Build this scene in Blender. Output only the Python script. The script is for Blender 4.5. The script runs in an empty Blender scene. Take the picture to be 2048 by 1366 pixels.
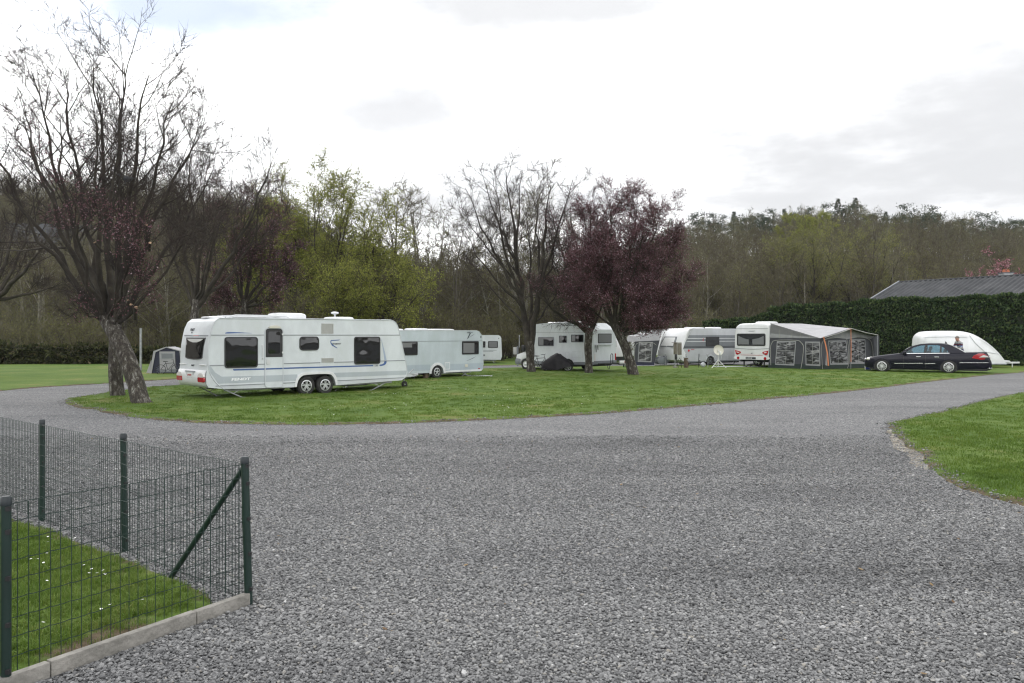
import bpy, bmesh, math, random
import numpy as np
from mathutils import Vector, Matrix, noise as mnoise
from mathutils.geometry import delaunay_2d_cdt

R = math.radians
scene = bpy.context.scene
C = scene.collection

# ------------------------------------------------------------------ camera
# eye 2.0 m above the gravel, looking along +Y, 28 mm lens
EYE = 2.0
cam = bpy.data.cameras.new('camera')
cam.lens = 28.125
cam.sensor_width = 36.0
cam.shift_y = -13.0 / 2048.0
cam.clip_end = 3000
camo = bpy.data.objects.new('camera', cam)
camo.location = (0, 0, EYE)
camo.rotation_euler = (R(90), 0, 0)
C.objects.link(camo)
scene.camera = camo

# ------------------------------------------------------------------ world: bright broken overcast
SUN_EL, SUN_AZ = R(48), R(-20)
world = bpy.data.worlds.new('World')
scene.world = world
world.use_nodes = True
wn, wl = world.node_tree.nodes, world.node_tree.links
wn.clear()
def nd(nodes, t, **kw):
    n = nodes.new(t)
    for k, v in kw.items():
        if k.startswith('i_'):
            n.inputs[int(k[2:])].default_value = v
        else:
            setattr(n, k, v)
    return n
w_out = nd(wn, 'ShaderNodeOutputWorld')
w_bg = nd(wn, 'ShaderNodeBackground')
w_bg.inputs['Strength'].default_value = 0.1
w_sky = nd(wn, 'ShaderNodeTexSky', sky_type='NISHITA', sun_disc=False, sun_elevation=SUN_EL, sun_rotation=SUN_AZ)
w_sky.air_density = 1.0
w_tc = nd(wn, 'ShaderNodeTexCoord')
w_sep = nd(wn, 'ShaderNodeSeparateXYZ')
wl.new(w_tc.outputs['Generated'], w_sep.inputs[0])
w_mx = nd(wn, 'ShaderNodeMath', operation='MAXIMUM', i_1=0.0)
wl.new(w_sep.outputs['Z'], w_mx.inputs[0])
w_ad = nd(wn, 'ShaderNodeMath', operation='ADD', i_1=0.16)
wl.new(w_mx.outputs[0], w_ad.inputs[0])
w_dx = nd(wn, 'ShaderNodeMath', operation='DIVIDE')
w_dy = nd(wn, 'ShaderNodeMath', operation='DIVIDE')
wl.new(w_sep.outputs['X'], w_dx.inputs[0]); wl.new(w_ad.outputs[0], w_dx.inputs[1])
wl.new(w_sep.outputs['Y'], w_dy.inputs[0]); wl.new(w_ad.outputs[0], w_dy.inputs[1])
w_cmb = nd(wn, 'ShaderNodeCombineXYZ')
wl.new(w_dx.outputs[0], w_cmb.inputs[0]); wl.new(w_dy.outputs[0], w_cmb.inputs[1])
def w_noise(scale, detail, rough, off):
    mp = nd(wn, 'ShaderNodeMapping'); mp.inputs['Location'].default_value = off
    wl.new(w_cmb.outputs[0], mp.inputs[0])
    n = nd(wn, 'ShaderNodeTexNoise')
    n.inputs['Scale'].default_value = scale; n.inputs['Detail'].default_value = detail
    n.inputs['Roughness'].default_value = rough
    wl.new(mp.outputs[0], n.inputs['Vector'])
    return n
# cloud banks: soft lobes in the cloud plane, frayed by noise; greyer bases low on the right and overhead, one thin blue gap
w_n1 = w_noise(0.9, 6.0, 0.55, (3.1, 1.7, 0.4))
w_n3 = w_noise(1.9, 7.0, 0.6, (9.1, 2.7, 1.4))
def cplane(px, py):
    d = Vector(((px - 1024) / 1600, 1.0, (670 - py) / 1600)).normalized()
    return d.x / (d.z + .16), d.y / (d.z + .16)
def lobe(px, py, rx, ry, fray=0.9):
    """0 outside .. 1 in the middle"""
    cx, cy = cplane(px, py)
    mp = nd(wn, 'ShaderNodeMapping'); mp.inputs['Location'].default_value = (-cx / rx, -cy / ry, 0); mp.inputs['Scale'].default_value = (1 / rx, 1 / ry, 1)
    wl.new(w_cmb.outputs[0], mp.inputs[0])
    ln = nd(wn, 'ShaderNodeVectorMath', operation='LENGTH'); wl.new(mp.outputs[0], ln.inputs[0])
    a = nd(wn, 'ShaderNodeMath', operation='MULTIPLY_ADD', i_1=fray * 2); wl.new(w_n3.outputs['Fac'], a.inputs[0]); wl.new(ln.outputs['Value'], a.inputs[2])
    mr = nd(wn, 'ShaderNodeMapRange'); mr.interpolation_type = 'SMOOTHSTEP'
    mr.inputs['From Min'].default_value = fray + 0.15; mr.inputs['From Max'].default_value = fray + 1.5; mr.inputs['To Min'].default_value = 1; mr.inputs['To Max'].default_value = 0
    wl.new(a.outputs[0], mr.inputs['Value'])
    return mr.outputs[0]
w_r1 = nd(wn, 'ShaderNodeValToRGB')
e = w_r1.color_ramp.elements
e[0].position = 0.36; e[0].color = (11.0, 11.2, 11.6, 1)
e[1].position = 0.58; e[1].color = (20.5, 20.5, 20.5, 1)
wl.new(w_n1.outputs['Fac'], w_r1.inputs[0])
cur = w_r1.outputs[0]
for (px, py, rx, ry, fr, k) in ((1850, 345, 1.3, .72, 1.0, 1.0), (1580, 400, .85, .44, .9, .95), (2250, 210, 1.0, .5, .9, .95), (1180, -5, .50, .22, 1.2, .93), (800, 230, .40, .26, 1.3, .85), (860, 410, .8, .4, 1.0, .88)):
    lb = lobe(px, py, rx, ry, fr)
    sc = nd(wn, 'ShaderNodeMath', operation='MULTIPLY', i_1=k); wl.new(lb, sc.inputs[0])
    mx = nd(wn, 'ShaderNodeMixRGB'); mx.inputs[2].default_value = (7.2, 7.3, 7.5, 1)
    wl.new(sc.outputs[0], mx.inputs[0]); wl.new(cur, mx.inputs[1]); cur = mx.outputs[0]
lb = lobe(330, 20, .36, .20, .8)
sc = nd(wn, 'ShaderNodeMath', operation='MULTIPLY', i_1=.9); wl.new(lb, sc.inputs[0])
w_mix = nd(wn, 'ShaderNodeMixRGB')
wl.new(sc.outputs[0], w_mix.inputs[0]); wl.new(cur, w_mix.inputs[1]); wl.new(w_sky.outputs[0], w_mix.inputs[2])
wl.new(w_mix.outputs[0], w_bg.inputs['Color'])
wl.new(w_bg.outputs[0], w_out.inputs['Surface'])

# ------------------------------------------------------------------ sun behind thin cloud, ahead of the camera
sun = bpy.data.lights.new('sun', 'SUN')
sun.energy = 1.1
sun.angle = R(18)
sun.color = (1.0, 0.96, 0.9)
suno = bpy.data.objects.new('sun', sun)
sd = Vector((math.sin(SUN_AZ) * math.cos(SUN_EL), math.cos(SUN_AZ) * math.cos(SUN_EL), math.sin(SUN_EL)))
suno.rotation_euler = (-sd).to_track_quat('-Z', 'Y').to_euler()
suno.location = (0, 0, 60)
C.objects.link(suno)

vs = scene.view_settings
vs.view_transform = 'Standard'
vs.look = 'None'
vs.exposure = 0.2
vs.gamma = 1.0
vs.use_curve_mapping = False
scene.cycles.use_denoising = True
scene.cycles.filter_width = 1.2
scene.cycles.max_bounces = 6
scene.cycles.diffuse_bounces = 3
scene.cycles.glossy_bounces = 3
scene.cycles.transmission_bounces = 6
scene.cycles.transparent_max_bounces = 12
scene.cycles.caustics_reflective = False
scene.cycles.caustics_refractive = False

# ------------------------------------------------------------------ materials
MATS = {}
def principled(name, col, rough=0.6, metal=0.0, coat=0.0, spec=0.5):
    m = bpy.data.materials.new(name); m.use_nodes = True
    b = m.node_tree.nodes['Principled BSDF']
    b.inputs['Base Color'].default_value = (*col, 1)
    b.inputs['Roughness'].default_value = rough
    b.inputs['Metallic'].default_value = metal
    b.inputs['Coat Weight'].default_value = coat
    b.inputs['Specular IOR Level'].default_value = spec
    MATS[name] = m
    return m, m.node_tree.nodes, m.node_tree.links, b

def ramp(nodes, stops):
    r = nodes.new('ShaderNodeValToRGB')
    el = r.color_ramp.elements
    while len(el) > 1:
        el.remove(el[-1])
    el[0].position = stops[0][0]; el[0].color = (*stops[0][1], 1)
    for p, c in stops[1:]:
        k = el.new(p); k.color = (*c, 1)
    return r

def noisy(name, stops, scale=4.0, detail=5.0, rough=0.6, metal=0.0, bump=0.0, bscale=None, coat=0.0, spec=0.5,
          stretch=(1, 1, 1), rand=0.0, nrough=0.6):
    """principled material whose colour wanders between the stops; rand shifts it per object"""
    m, n, l, b = principled(name, (0.5, 0.5, 0.5), rough, metal, coat, spec)
    tc = n.new('ShaderNodeTexCoord')
    mp = n.new('ShaderNodeMapping'); mp.inputs['Scale'].default_value = stretch
    l.new(tc.outputs['Object'], mp.inputs[0])
    t = n.new('ShaderNodeTexNoise')
    t.inputs['Scale'].default_value = scale; t.inputs['Detail'].default_value = detail
    t.inputs['Roughness'].default_value = nrough
    l.new(mp.outputs[0], t.inputs['Vector'])
    src = t.outputs['Fac']
    if rand:
        oi = n.new('ShaderNodeObjectInfo')
        ma = n.new('ShaderNodeMath'); ma.operation = 'MULTIPLY_ADD'
        ma.inputs[1].default_value = rand; ma.inputs[2].default_value = -rand / 2
        l.new(oi.outputs['Random'], ma.inputs[0])
        ad = n.new('ShaderNodeMath'); ad.operation = 'ADD'
        l.new(src, ad.inputs[0]); l.new(ma.outputs[0], ad.inputs[1])
        src = ad.outputs[0]
    r = ramp(n, stops)
    l.new(src, r.inputs[0]); l.new(r.outputs[0], b.inputs['Base Color'])
    if bump:
        t2 = n.new('ShaderNodeTexNoise')
        t2.inputs['Scale'].default_value = bscale or scale * 3; t2.inputs['Detail'].default_value = 4
        l.new(mp.outputs[0], t2.inputs['Vector'])
        bp = n.new('ShaderNodeBump'); bp.inputs['Strength'].default_value = bump; bp.inputs['Distance'].default_value = 0.05
        l.new(t2.outputs['Fac'], bp.inputs['Height']); l.new(bp.outputs[0], b.inputs['Normal'])
    return m

# ------------------------------------------------------------------ object helpers
def tag(o, label=None, cat=None, group=None, kind=None):
    if label: o['label'] = label
    if cat: o['category'] = cat
    if group: o['group'] = group
    if kind: o['kind'] = kind
    return o

def empty(name, loc, rz=0.0, label=None, cat=None, group=None):
    o = bpy.data.objects.new(name, None)
    o.empty_display_size = 0.2
    o.location = loc; o.rotation_euler = (0, 0, rz)
    C.objects.link(o)
    return tag(o, label, cat, group)

def link(name, mesh, parent=None):
    o = bpy.data.objects.new(name, mesh)
    C.objects.link(o)
    if parent: o.parent = parent
    return o

def copy_tree(o, parent=None):
    c = o.copy(); C.objects.link(c); c.parent = parent
    for ch in o.children:
        copy_tree(ch, c)
    return c

class MB:
    """collects shapes and links them as one mesh object"""
    def __init__(self):
        self.v = []; self.f = []; self.m = []; self.mi = 0
    def add(self, vs, fs):
        o = len(self.v)
        self.v += [tuple(p) for p in vs]
        self.f += [tuple(i + o for i in f) for f in fs]
        self.m += [self.mi] * len(fs)
        return self
    def box(self, x0, x1, y0, y1, z0, z1):
        v = [(x, y, z) for x in (x0, x1) for y in (y0, y1) for z in (z0, z1)]
        return self.add(v, [(0, 1, 3, 2), (4, 6, 7, 5), (0, 4, 5, 1), (2, 3, 7, 6), (0, 2, 6, 4), (1, 5, 7, 3)])
    def bar(self, a, b, w, h=None, up=(0, 0, 1)):
        """square bar from a to b"""
        h = h or w
        a = Vector(a); b = Vector(b); d = (b - a).normalized()
        s = d.cross(Vector(up))
        if s.length < 1e-4: s = d.cross(Vector((0, 1, 0)))
        s.normalize(); t = s.cross(d)
        v = []
        for p in (a, b):
            for i, j in ((-1, -1), (1, -1), (1, 1), (-1, 1)):
                v.append(p + s * (i * w / 2) + t * (j * h / 2))
        return self.add(v, [(3, 2, 1, 0), (4, 5, 6, 7), (0, 1, 5, 4), (1, 2, 6, 5), (2, 3, 7, 6), (3, 0, 4, 7)])
    def tube(self, pts, rad, n=8, cap=True):
        pts = [Vector(p) for p in pts]
        if not hasattr(rad, '__len__'): rad = [rad] * len(pts)
        d0 = (pts[1] - pts[0]).normalized()
        s = d0.cross(Vector((0.13, 0.31, 0.94)))
        if s.length < 1e-3: s = d0.cross(Vector((1, 0, 0)))
        s.normalize()
        v = []
        for i, p in enumerate(pts):
            d = (pts[min(i + 1, len(pts) - 1)] - pts[max(i - 1, 0)]).normalized()
            s = (s - d * s.dot(d)).normalized(); t = d.cross(s)
            for k in range(n):
                a = 2 * math.pi * k / n
                v.append(p + (s * math.cos(a) + t * math.sin(a)) * rad[i])
        f = []
        for i in range(len(pts) - 1):
            for k in range(n):
                a, b_ = i * n + k, i * n + (k + 1) % n
                f.append((a, b_, b_ + n, a + n))
        if cap:
            f.append(tuple(range(n - 1, -1, -1)))
            f.append(tuple(range((len(pts) - 1) * n, len(pts) * n)))
        return self.add(v, f)
    def prism(self, poly, y0, y1, axis='y'):
        """polygon of (a, b) pairs extruded; axis y: (x,z) in plan; axis z: (x,y); axis x: (y,z)"""
        n = len(poly)
        def P(a, b, t):
            return (a, t, b) if axis == 'y' else ((a, b, t) if axis == 'z' else (t, a, b))
        v = [P(a, b, y0) for a, b in poly] + [P(a, b, y1) for a, b in poly]
        f = [tuple(range(n)), tuple(range(2 * n - 1, n - 1, -1))]
        f += [(i, i + n, (i + 1) % n + n, (i + 1) % n) for i in range(n)]
        return self.add(v, f)
    def ring(self, outer, inner, y0, y1, axis='y'):
        """flat frame between two outlines with the same number of points"""
        n = len(outer)
        def P(a, b, t):
            return (a, t, b) if axis == 'y' else ((a, b, t) if axis == 'z' else (t, a, b))
        v = [P(*p, y0) for p in outer] + [P(*p, y0) for p in inner] + [P(*p, y1) for p in outer] + [P(*p, y1) for p in inner]
        f = []
        for i in range(n):
            j = (i + 1) % n
            f += [(i, j, j + n, i + n), (2 * n + i, 3 * n + i, 3 * n + j, 2 * n + j), (i, 2 * n + i, 2 * n + j, j), (n + i, n + j, 3 * n + j, 3 * n + i)]
        return self.add(v, f)
    def lathe(self, prof, n=24, c=(0, 0, 0), axis='y'):
        """profile of (radius, along) revolved"""
        v = []
        for r_, h in prof:
            for k in range(n):
                a = 2 * math.pi * k / n
                p = (r_ * math.cos(a), h, r_ * math.sin(a)) if axis == 'y' else ((r_ * math.cos(a), r_ * math.sin(a), h) if axis == 'z' else (h, r_ * math.cos(a), r_ * math.sin(a)))
                v.append((p[0] + c[0], p[1] + c[1], p[2] + c[2]))
        f = []
        for i in range(len(prof) - 1):
            for k in range(n):
                a, b_ = i * n + k, i * n + (k + 1) % n
                f.append((a, b_, b_ + n, a + n))
        return self.add(v, f)
    def ball(self, c, r, n=12, m=8):
        if not hasattr(r, '__len__'): r = (r, r, r)
        v = []
        for i in range(m + 1):
            t = math.pi * i / m
            for k in range(n):
                a = 2 * math.pi * k / n
                v.append((c[0] + r[0] * math.sin(t) * math.cos(a), c[1] + r[1] * math.sin(t) * math.sin(a), c[2] + r[2] * math.cos(t)))
        f = [(i * n + k, (i + 1) * n + k, (i + 1) * n + (k + 1) % n, i * n + (k + 1) % n) for i in range(m) for k in range(n)]
        return self.add(v, f)
    def mesh(self, name, mats, smooth=False, bevel=0.0, bseg=2, angle=30):
        me = bpy.data.meshes.new(name)
        me.from_pydata(self.v, [], self.f)
        if not isinstance(mats, (list, tuple)): mats = [mats]
        for m in mats: me.materials.append(MATS[m] if isinstance(m, str) else m)
        if len(mats) > 1: me.polygons.foreach_set('material_index', self.m)
        bm = bmesh.new(); bm.from_mesh(me)
        bmesh.ops.remove_doubles(bm, verts=bm.verts, dist=1e-5)
        bmesh.ops.recalc_face_normals(bm, faces=bm.faces)
        if bevel:
            es = [e for e in bm.edges if len(e.link_faces) == 2 and e.calc_face_angle(0) > R(40)]
            bmesh.ops.bevel(bm, geom=es, offset=bevel, segments=bseg, profile=0.5, affect='EDGES', clamp_overlap=True)
        bm.to_mesh(me); bm.free()
        if smooth or bevel:
            me.polygons.foreach_set('use_smooth', [True] * len(me.polygons))
            me.set_sharp_from_angle(angle=R(angle))
        me.update()
        return me
    def build(self, name, mats, parent=None, **kw):
        return link(name, self.mesh(name, mats, **kw), parent)

def rrect(x0, x1, z0, z1, r, n=5):
    """rounded rectangle outline"""
    p = []
    for cx, cz, a0 in ((x1 - r, z1 - r, 0), (x0 + r, z1 - r, 90), (x0 + r, z0 + r, 180), (x1 - r, z0 + r, 270)):
        for k in range(n + 1):
            a = R(a0 + 90 * k / n)
            p.append((cx + r * math.cos(a), cz + r * math.sin(a)))
    return p

def smooth_poly(pts, n=4, closed=True):
    """Catmull-Rom through the points"""
    out = []; N = len(pts)
    rng = range(N) if closed else range(N - 1)
    for i in rng:
        if closed:
            p0, p1, p2, p3 = pts[i - 1], pts[i], pts[(i + 1) % N], pts[(i + 2) % N]
        else:
            p0, p1, p2, p3 = pts[max(i - 1, 0)], pts[i], pts[i + 1], pts[min(i + 2, N - 1)]
        for k in range(n):
            t = k / n
            out.append(tuple(0.5 * (2 * b + (-a + c) * t + (2 * a - 5 * b + 4 * c - d) * t * t + (-a + 3 * b - 3 * c + d) * t ** 3)
                             for a, b, c, d in zip(p0, p1, p2, p3)))
    if not closed: out.append(tuple(pts[-1]))
    return out

def text(body, size, loc, rot, mat, parent, shear=0.0, bold=0.0, align='LEFT', sx=1.0):
    cu = bpy.data.curves.new('lettering', 'FONT')
    cu.body = body; cu.size = size; cu.extrude = 0.002; cu.shear = shear; cu.offset = bold; cu.align_x = align
    cu.materials.append(MATS[mat])
    tmp = bpy.data.objects.new('lettering_curve', cu)
    me = tmp.to_mesh().copy()
    tmp.to_mesh_clear(); bpy.data.objects.remove(tmp)
    o = bpy.data.objects.new('lettering', me)
    o.location = loc; o.rotation_euler = rot; o.scale = (sx, 1, 1)
    C.objects.link(o); o.parent = parent
    return o

def gp(px, py):
    """survey of the photograph: a point on the flat ground"""
    Y = 1600.0 * EYE / (py - 670.0)
    return ((px - 1024.0) * Y / 1600.0, Y)

# scatter of small instanced pieces (gravel, grass): one object
def raw_mesh(name, verts, faces, mat, smooth=False):
    me = bpy.data.meshes.new(name); me.from_pydata(verts, [], faces)
    me.materials.append(MATS[mat])
    if smooth: me.polygons.foreach_set('use_smooth', [True] * len(me.polygons))
    me.update()
    return me

def scatter(name, pts, rots, scl, srcs, label, cat):
    """srcs: mesh objects; each point takes one of them"""
    n = len(pts)
    me = bpy.data.meshes.new(name)
    me.vertices.add(n)
    me.vertices.foreach_set('co', np.asarray(pts, np.float32).ravel())
    a = me.attributes.new('rot', 'FLOAT_VECTOR', 'POINT'); a.data.foreach_set('vector', np.asarray(rots, np.float32).ravel())
    a = me.attributes.new('scl', 'FLOAT_VECTOR', 'POINT'); a.data.foreach_set('vector', np.asarray(scl, np.float32).ravel())
    a = me.attributes.new('idx', 'INT', 'POINT'); a.data.foreach_set('value', np.random.default_rng(5).integers(0, len(srcs), n).astype(np.int32))
    o = link(name, me)
    tag(o, label, cat, kind='stuff')
    ng = bpy.data.node_groups.new(name + '_nodes', 'GeometryNodeTree')
    ng.interface.new_socket('Geometry', in_out='INPUT', socket_type='NodeSocketGeometry')
    ng.interface.new_socket('Geometry', in_out='OUTPUT', socket_type='NodeSocketGeometry')
    N, L = ng.nodes, ng.links
    gi = N.new('NodeGroupInput'); go = N.new('NodeGroupOutput')
    def attr(nm, t):
        k = N.new('GeometryNodeInputNamedAttribute'); k.data_type = t; k.inputs['Name'].default_value = nm
        return k.outputs['Attribute']
    ra, sa, ia = attr('rot', 'FLOAT_VECTOR'), attr('scl', 'FLOAT_VECTOR'), attr('idx', 'INT')
    e2r = N.new('FunctionNodeEulerToRotation'); L.new(ra, e2r.inputs[0])
    jn = N.new('GeometryNodeJoinGeometry')
    for i, s in enumerate(srcs):
        cmp = N.new('FunctionNodeCompare'); cmp.data_type = 'INT'; cmp.operation = 'EQUAL'
        L.new(ia, cmp.inputs[2]); cmp.inputs[3].default_value = i
        ss = s if isinstance(s, (list, tuple)) else [s]
        jj = N.new('GeometryNodeJoinGeometry')
        for q in ss:
            oi = N.new('GeometryNodeObjectInfo'); oi.inputs['Object'].default_value = q; oi.transform_space = 'ORIGINAL'
            L.new(oi.outputs['Geometry'], jj.inputs[0])
        ip = N.new('GeometryNodeInstanceOnPoints')
        L.new(gi.outputs[0], ip.inputs['Points']); L.new(cmp.outputs[0], ip.inputs['Selection'])
        L.new(jj.outputs[0], ip.inputs['Instance']); L.new(e2r.outputs[0], ip.inputs['Rotation']); L.new(sa, ip.inputs['Scale'])
        L.new(ip.outputs[0], jn.inputs[0])
    L.new(jn.outputs[0], go.inputs[0])
    md = o.modifiers.new('scatter', 'NODES'); md.node_group = ng
    return o
# ================================================================== THE SETTING
def lerp_table(a, tab):
    return float(np.interp(a, [t[0] for t in tab], [t[1] for t in tab]))
LEFT_T = [(-1.2, 27), (-0.64, 26), (-0.45, 25), (-0.3, 20), (-0.2, 11), (-0.1, 6), (0.05, 5), (0.12, 9), (0.2, 19), (0.28, 22), (0.42, 24), (0.55, 22), (0.64, 20), (1.2, 20)]
def sstep(t):
    t = min(max(t, 0.0), 1.0); return t * t * (3 - 2 * t)
def terrain(x, y):
    if y < 78: return 0.0
    a = x / y
    far = 170 + 50 * sstep((a + 0.1) / 0.4)
    h = lerp_table(a, LEFT_T) * sstep((y - 78) / (far - 78))
    return h + 1.2 * mnoise.noise(Vector((x * 0.03, y * 0.03, 0))) * sstep((y - 80) / 30)

noisy('forest_floor', [(0.25, (0.022, 0.017, 0.010)), (0.5, (0.042, 0.033, 0.018)), (0.75, (0.05, 0.048, 0.02))], scale=0.35, detail=9, rough=0.95, bump=0.6, bscale=2.0)

# ground: one sheet to the horizon, flat in the camp and rising into wooded hills behind it
xs = np.unique(np.concatenate([np.linspace(-600, -260, 8), np.linspace(-260, 260, 105), np.linspace(260, 600, 8)]))
ys = np.unique(np.concatenate([np.linspace(-300, 70, 12), np.linspace(70, 260, 64), np.linspace(260, 600, 10)]))
gv = [(x, y, terrain(x, y) - 0.06) for y in ys for x in xs]
nx = len(xs)
gf = [(j * nx + i, j * nx + i + 1, (j + 1) * nx + i + 1, (j + 1) * nx + i) for j in range(len(ys) - 1) for i in range(nx - 1)]
ground = link('ground', raw_mesh('ground', gv, gf, 'forest_floor', True))
tag(ground, 'flat campsite ground rising into brown wooded hills behind', kind='structure')

# --- gravel
def track_tint(n, l, pos, col):
    """paler compacted wheel bands and darker loose heaps across the road, the same on the sheet and on the stones"""
    mpb = n.new('ShaderNodeMapping'); mpb.inputs['Rotation'].default_value = (0, 0, R(-24)); mpb.inputs['Scale'].default_value = (0.16, 0.62, 1)
    l.new(pos, mpb.inputs[0])
    big = n.new('ShaderNodeTexNoise'); big.inputs['Scale'].default_value = 1.0; big.inputs['Detail'].default_value = 5; big.inputs['Roughness'].default_value = 0.62; big.inputs['Distortion'].default_value = .5
    l.new(mpb.outputs[0], big.inputs['Vector'])
    r3 = ramp(n, [(0.28, (0.70, 0.70, 0.70)), (0.44, (0.93, 0.93, 0.93)), (0.58, (1.05, 1.05, 1.04)), (0.72, (1.22, 1.21, 1.20))]); l.new(big.outputs['Fac'], r3.inputs[0])
    mm = n.new('ShaderNodeMixRGB'); mm.blend_type = 'MULTIPLY'; mm.inputs[0].default_value = 1; l.new(col, mm.inputs[1]); l.new(r3.outputs[0], mm.inputs[2])
    return mm.outputs[0]
m, n, l, b = principled('gravel', (0.2, 0.2, 0.2), 0.85, spec=0.3)
tc = n.new('ShaderNodeTexCoord')
vo = n.new('ShaderNodeTexVoronoi'); vo.inputs['Scale'].default_value = 38.0; vo.inputs['Randomness'].default_value = 1.0
l.new(tc.outputs['Object'], vo.inputs['Vector'])
sc_ = n.new('ShaderNodeSeparateColor'); l.new(vo.outputs['Color'], sc_.inputs[0])
r1 = ramp(n, [(0.0, (0.110, 0.111, 0.115)), (0.45, (0.178, 0.179, 0.184)), (0.8, (0.232, 0.233, 0.237)), (0.96, (0.31, 0.31, 0.31)), (1.0, (0.42, 0.42, 0.41))])
l.new(sc_.outputs[0], r1.inputs[0])
# darker joints between the stones
r2 = ramp(n, [(0.0, (1, 1, 1)), (0.45, (0.95, 0.95, 0.95)), (0.75, (0.35, 0.35, 0.36))])
l.new(vo.outputs['Distance'], r2.inputs[0])
mA = n.new('ShaderNodeMixRGB'); mA.blend_type = 'MULTIPLY'; mA.inputs[0].default_value = 1; l.new(r1.outputs[0], mA.inputs[1]); l.new(r2.outputs[0], mA.inputs[2])
l.new(track_tint(n, l, tc.outputs['Object'], mA.outputs[0]), b.inputs['Base Color'])
bp = n.new('ShaderNodeBump'); bp.inputs['Strength'].default_value = 0.9; bp.inputs['Distance'].default_value = 0.02; bp.invert = True
l.new(vo.outputs['Distance'], bp.inputs['Height']); l.new(bp.outputs[0], b.inputs['Normal'])
gr = MB(); gr.add([(-80, -8, 0), (80, -8, 0), (80, 66, 0), (-80, 66, 0)], [(0, 1, 2, 3)])
gravel = gr.build('gravel_road', 'gravel')
tag(gravel, 'wide grey gravel road forking around the lawns', kind='structure')

# loose stones lying on the road near the camera
m, n, l, b = principled('stone', (0.2, 0.2, 0.2), 0.8, spec=0.35)
oi = n.new('ShaderNodeObjectInfo')
r1 = ramp(n, [(0.0, (0.068, 0.069, 0.071)), (0.35, (0.132, 0.133, 0.136)), (0.75, (0.195, 0.196, 0.198)), (0.95, (0.255, 0.255, 0.256)), (0.985, (0.24, 0.225, 0.20)), (0.995, (0.30, 0.30, 0.30)), (1.0, (0.45, 0.45, 0.45))])
l.new(oi.outputs['Random'], r1.inputs[0])
tc = n.new('ShaderNodeTexCoord'); tn = n.new('ShaderNodeTexNoise'); tn.inputs['Scale'].default_value = 1.6
l.new(tc.outputs['Object'], tn.inputs['Vector'])
r2 = ramp(n, [(0.3, (0.8, 0.8, 0.8)), (0.7, (1.2, 1.2, 1.2))]); l.new(tn.outputs['Fac'], r2.inputs[0])
mA = n.new('ShaderNodeMixRGB'); mA.blend_type = 'MULTIPLY'; mA.inputs[0].default_value = 1; l.new(r1.outputs[0], mA.inputs[1]); l.new(r2.outputs[0], mA.inputs[2])
geo = n.new('ShaderNodeNewGeometry'); mB = track_tint(n, l, geo.outputs['Position'], mA.outputs[0])
l.new(mB, b.inputs['Base Color'])
def stone_src(seed):
    rng = random.Random(seed)
    bm = bmesh.new(); bmesh.ops.create_icosphere(bm, subdivisions=1, radius=1.0)
    sx, sy, sz = rng.uniform(.85, 1.25), rng.uniform(.6, .85), rng.uniform(.42, .62)
    for v in bm.verts:
        k = rng.uniform(0.82, 1.12)
        v.co = Vector((v.co.x * sx * k, v.co.y * sy * k, v.co.z * sz * k))
    me = bpy.data.meshes.new('stone'); bm.to_mesh(me); bm.free(); me.materials.append(MATS['stone'])
    return bpy.data.objects.new('stone_shape', me)
stones = [stone_src(k) for k in range(6)]

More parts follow.
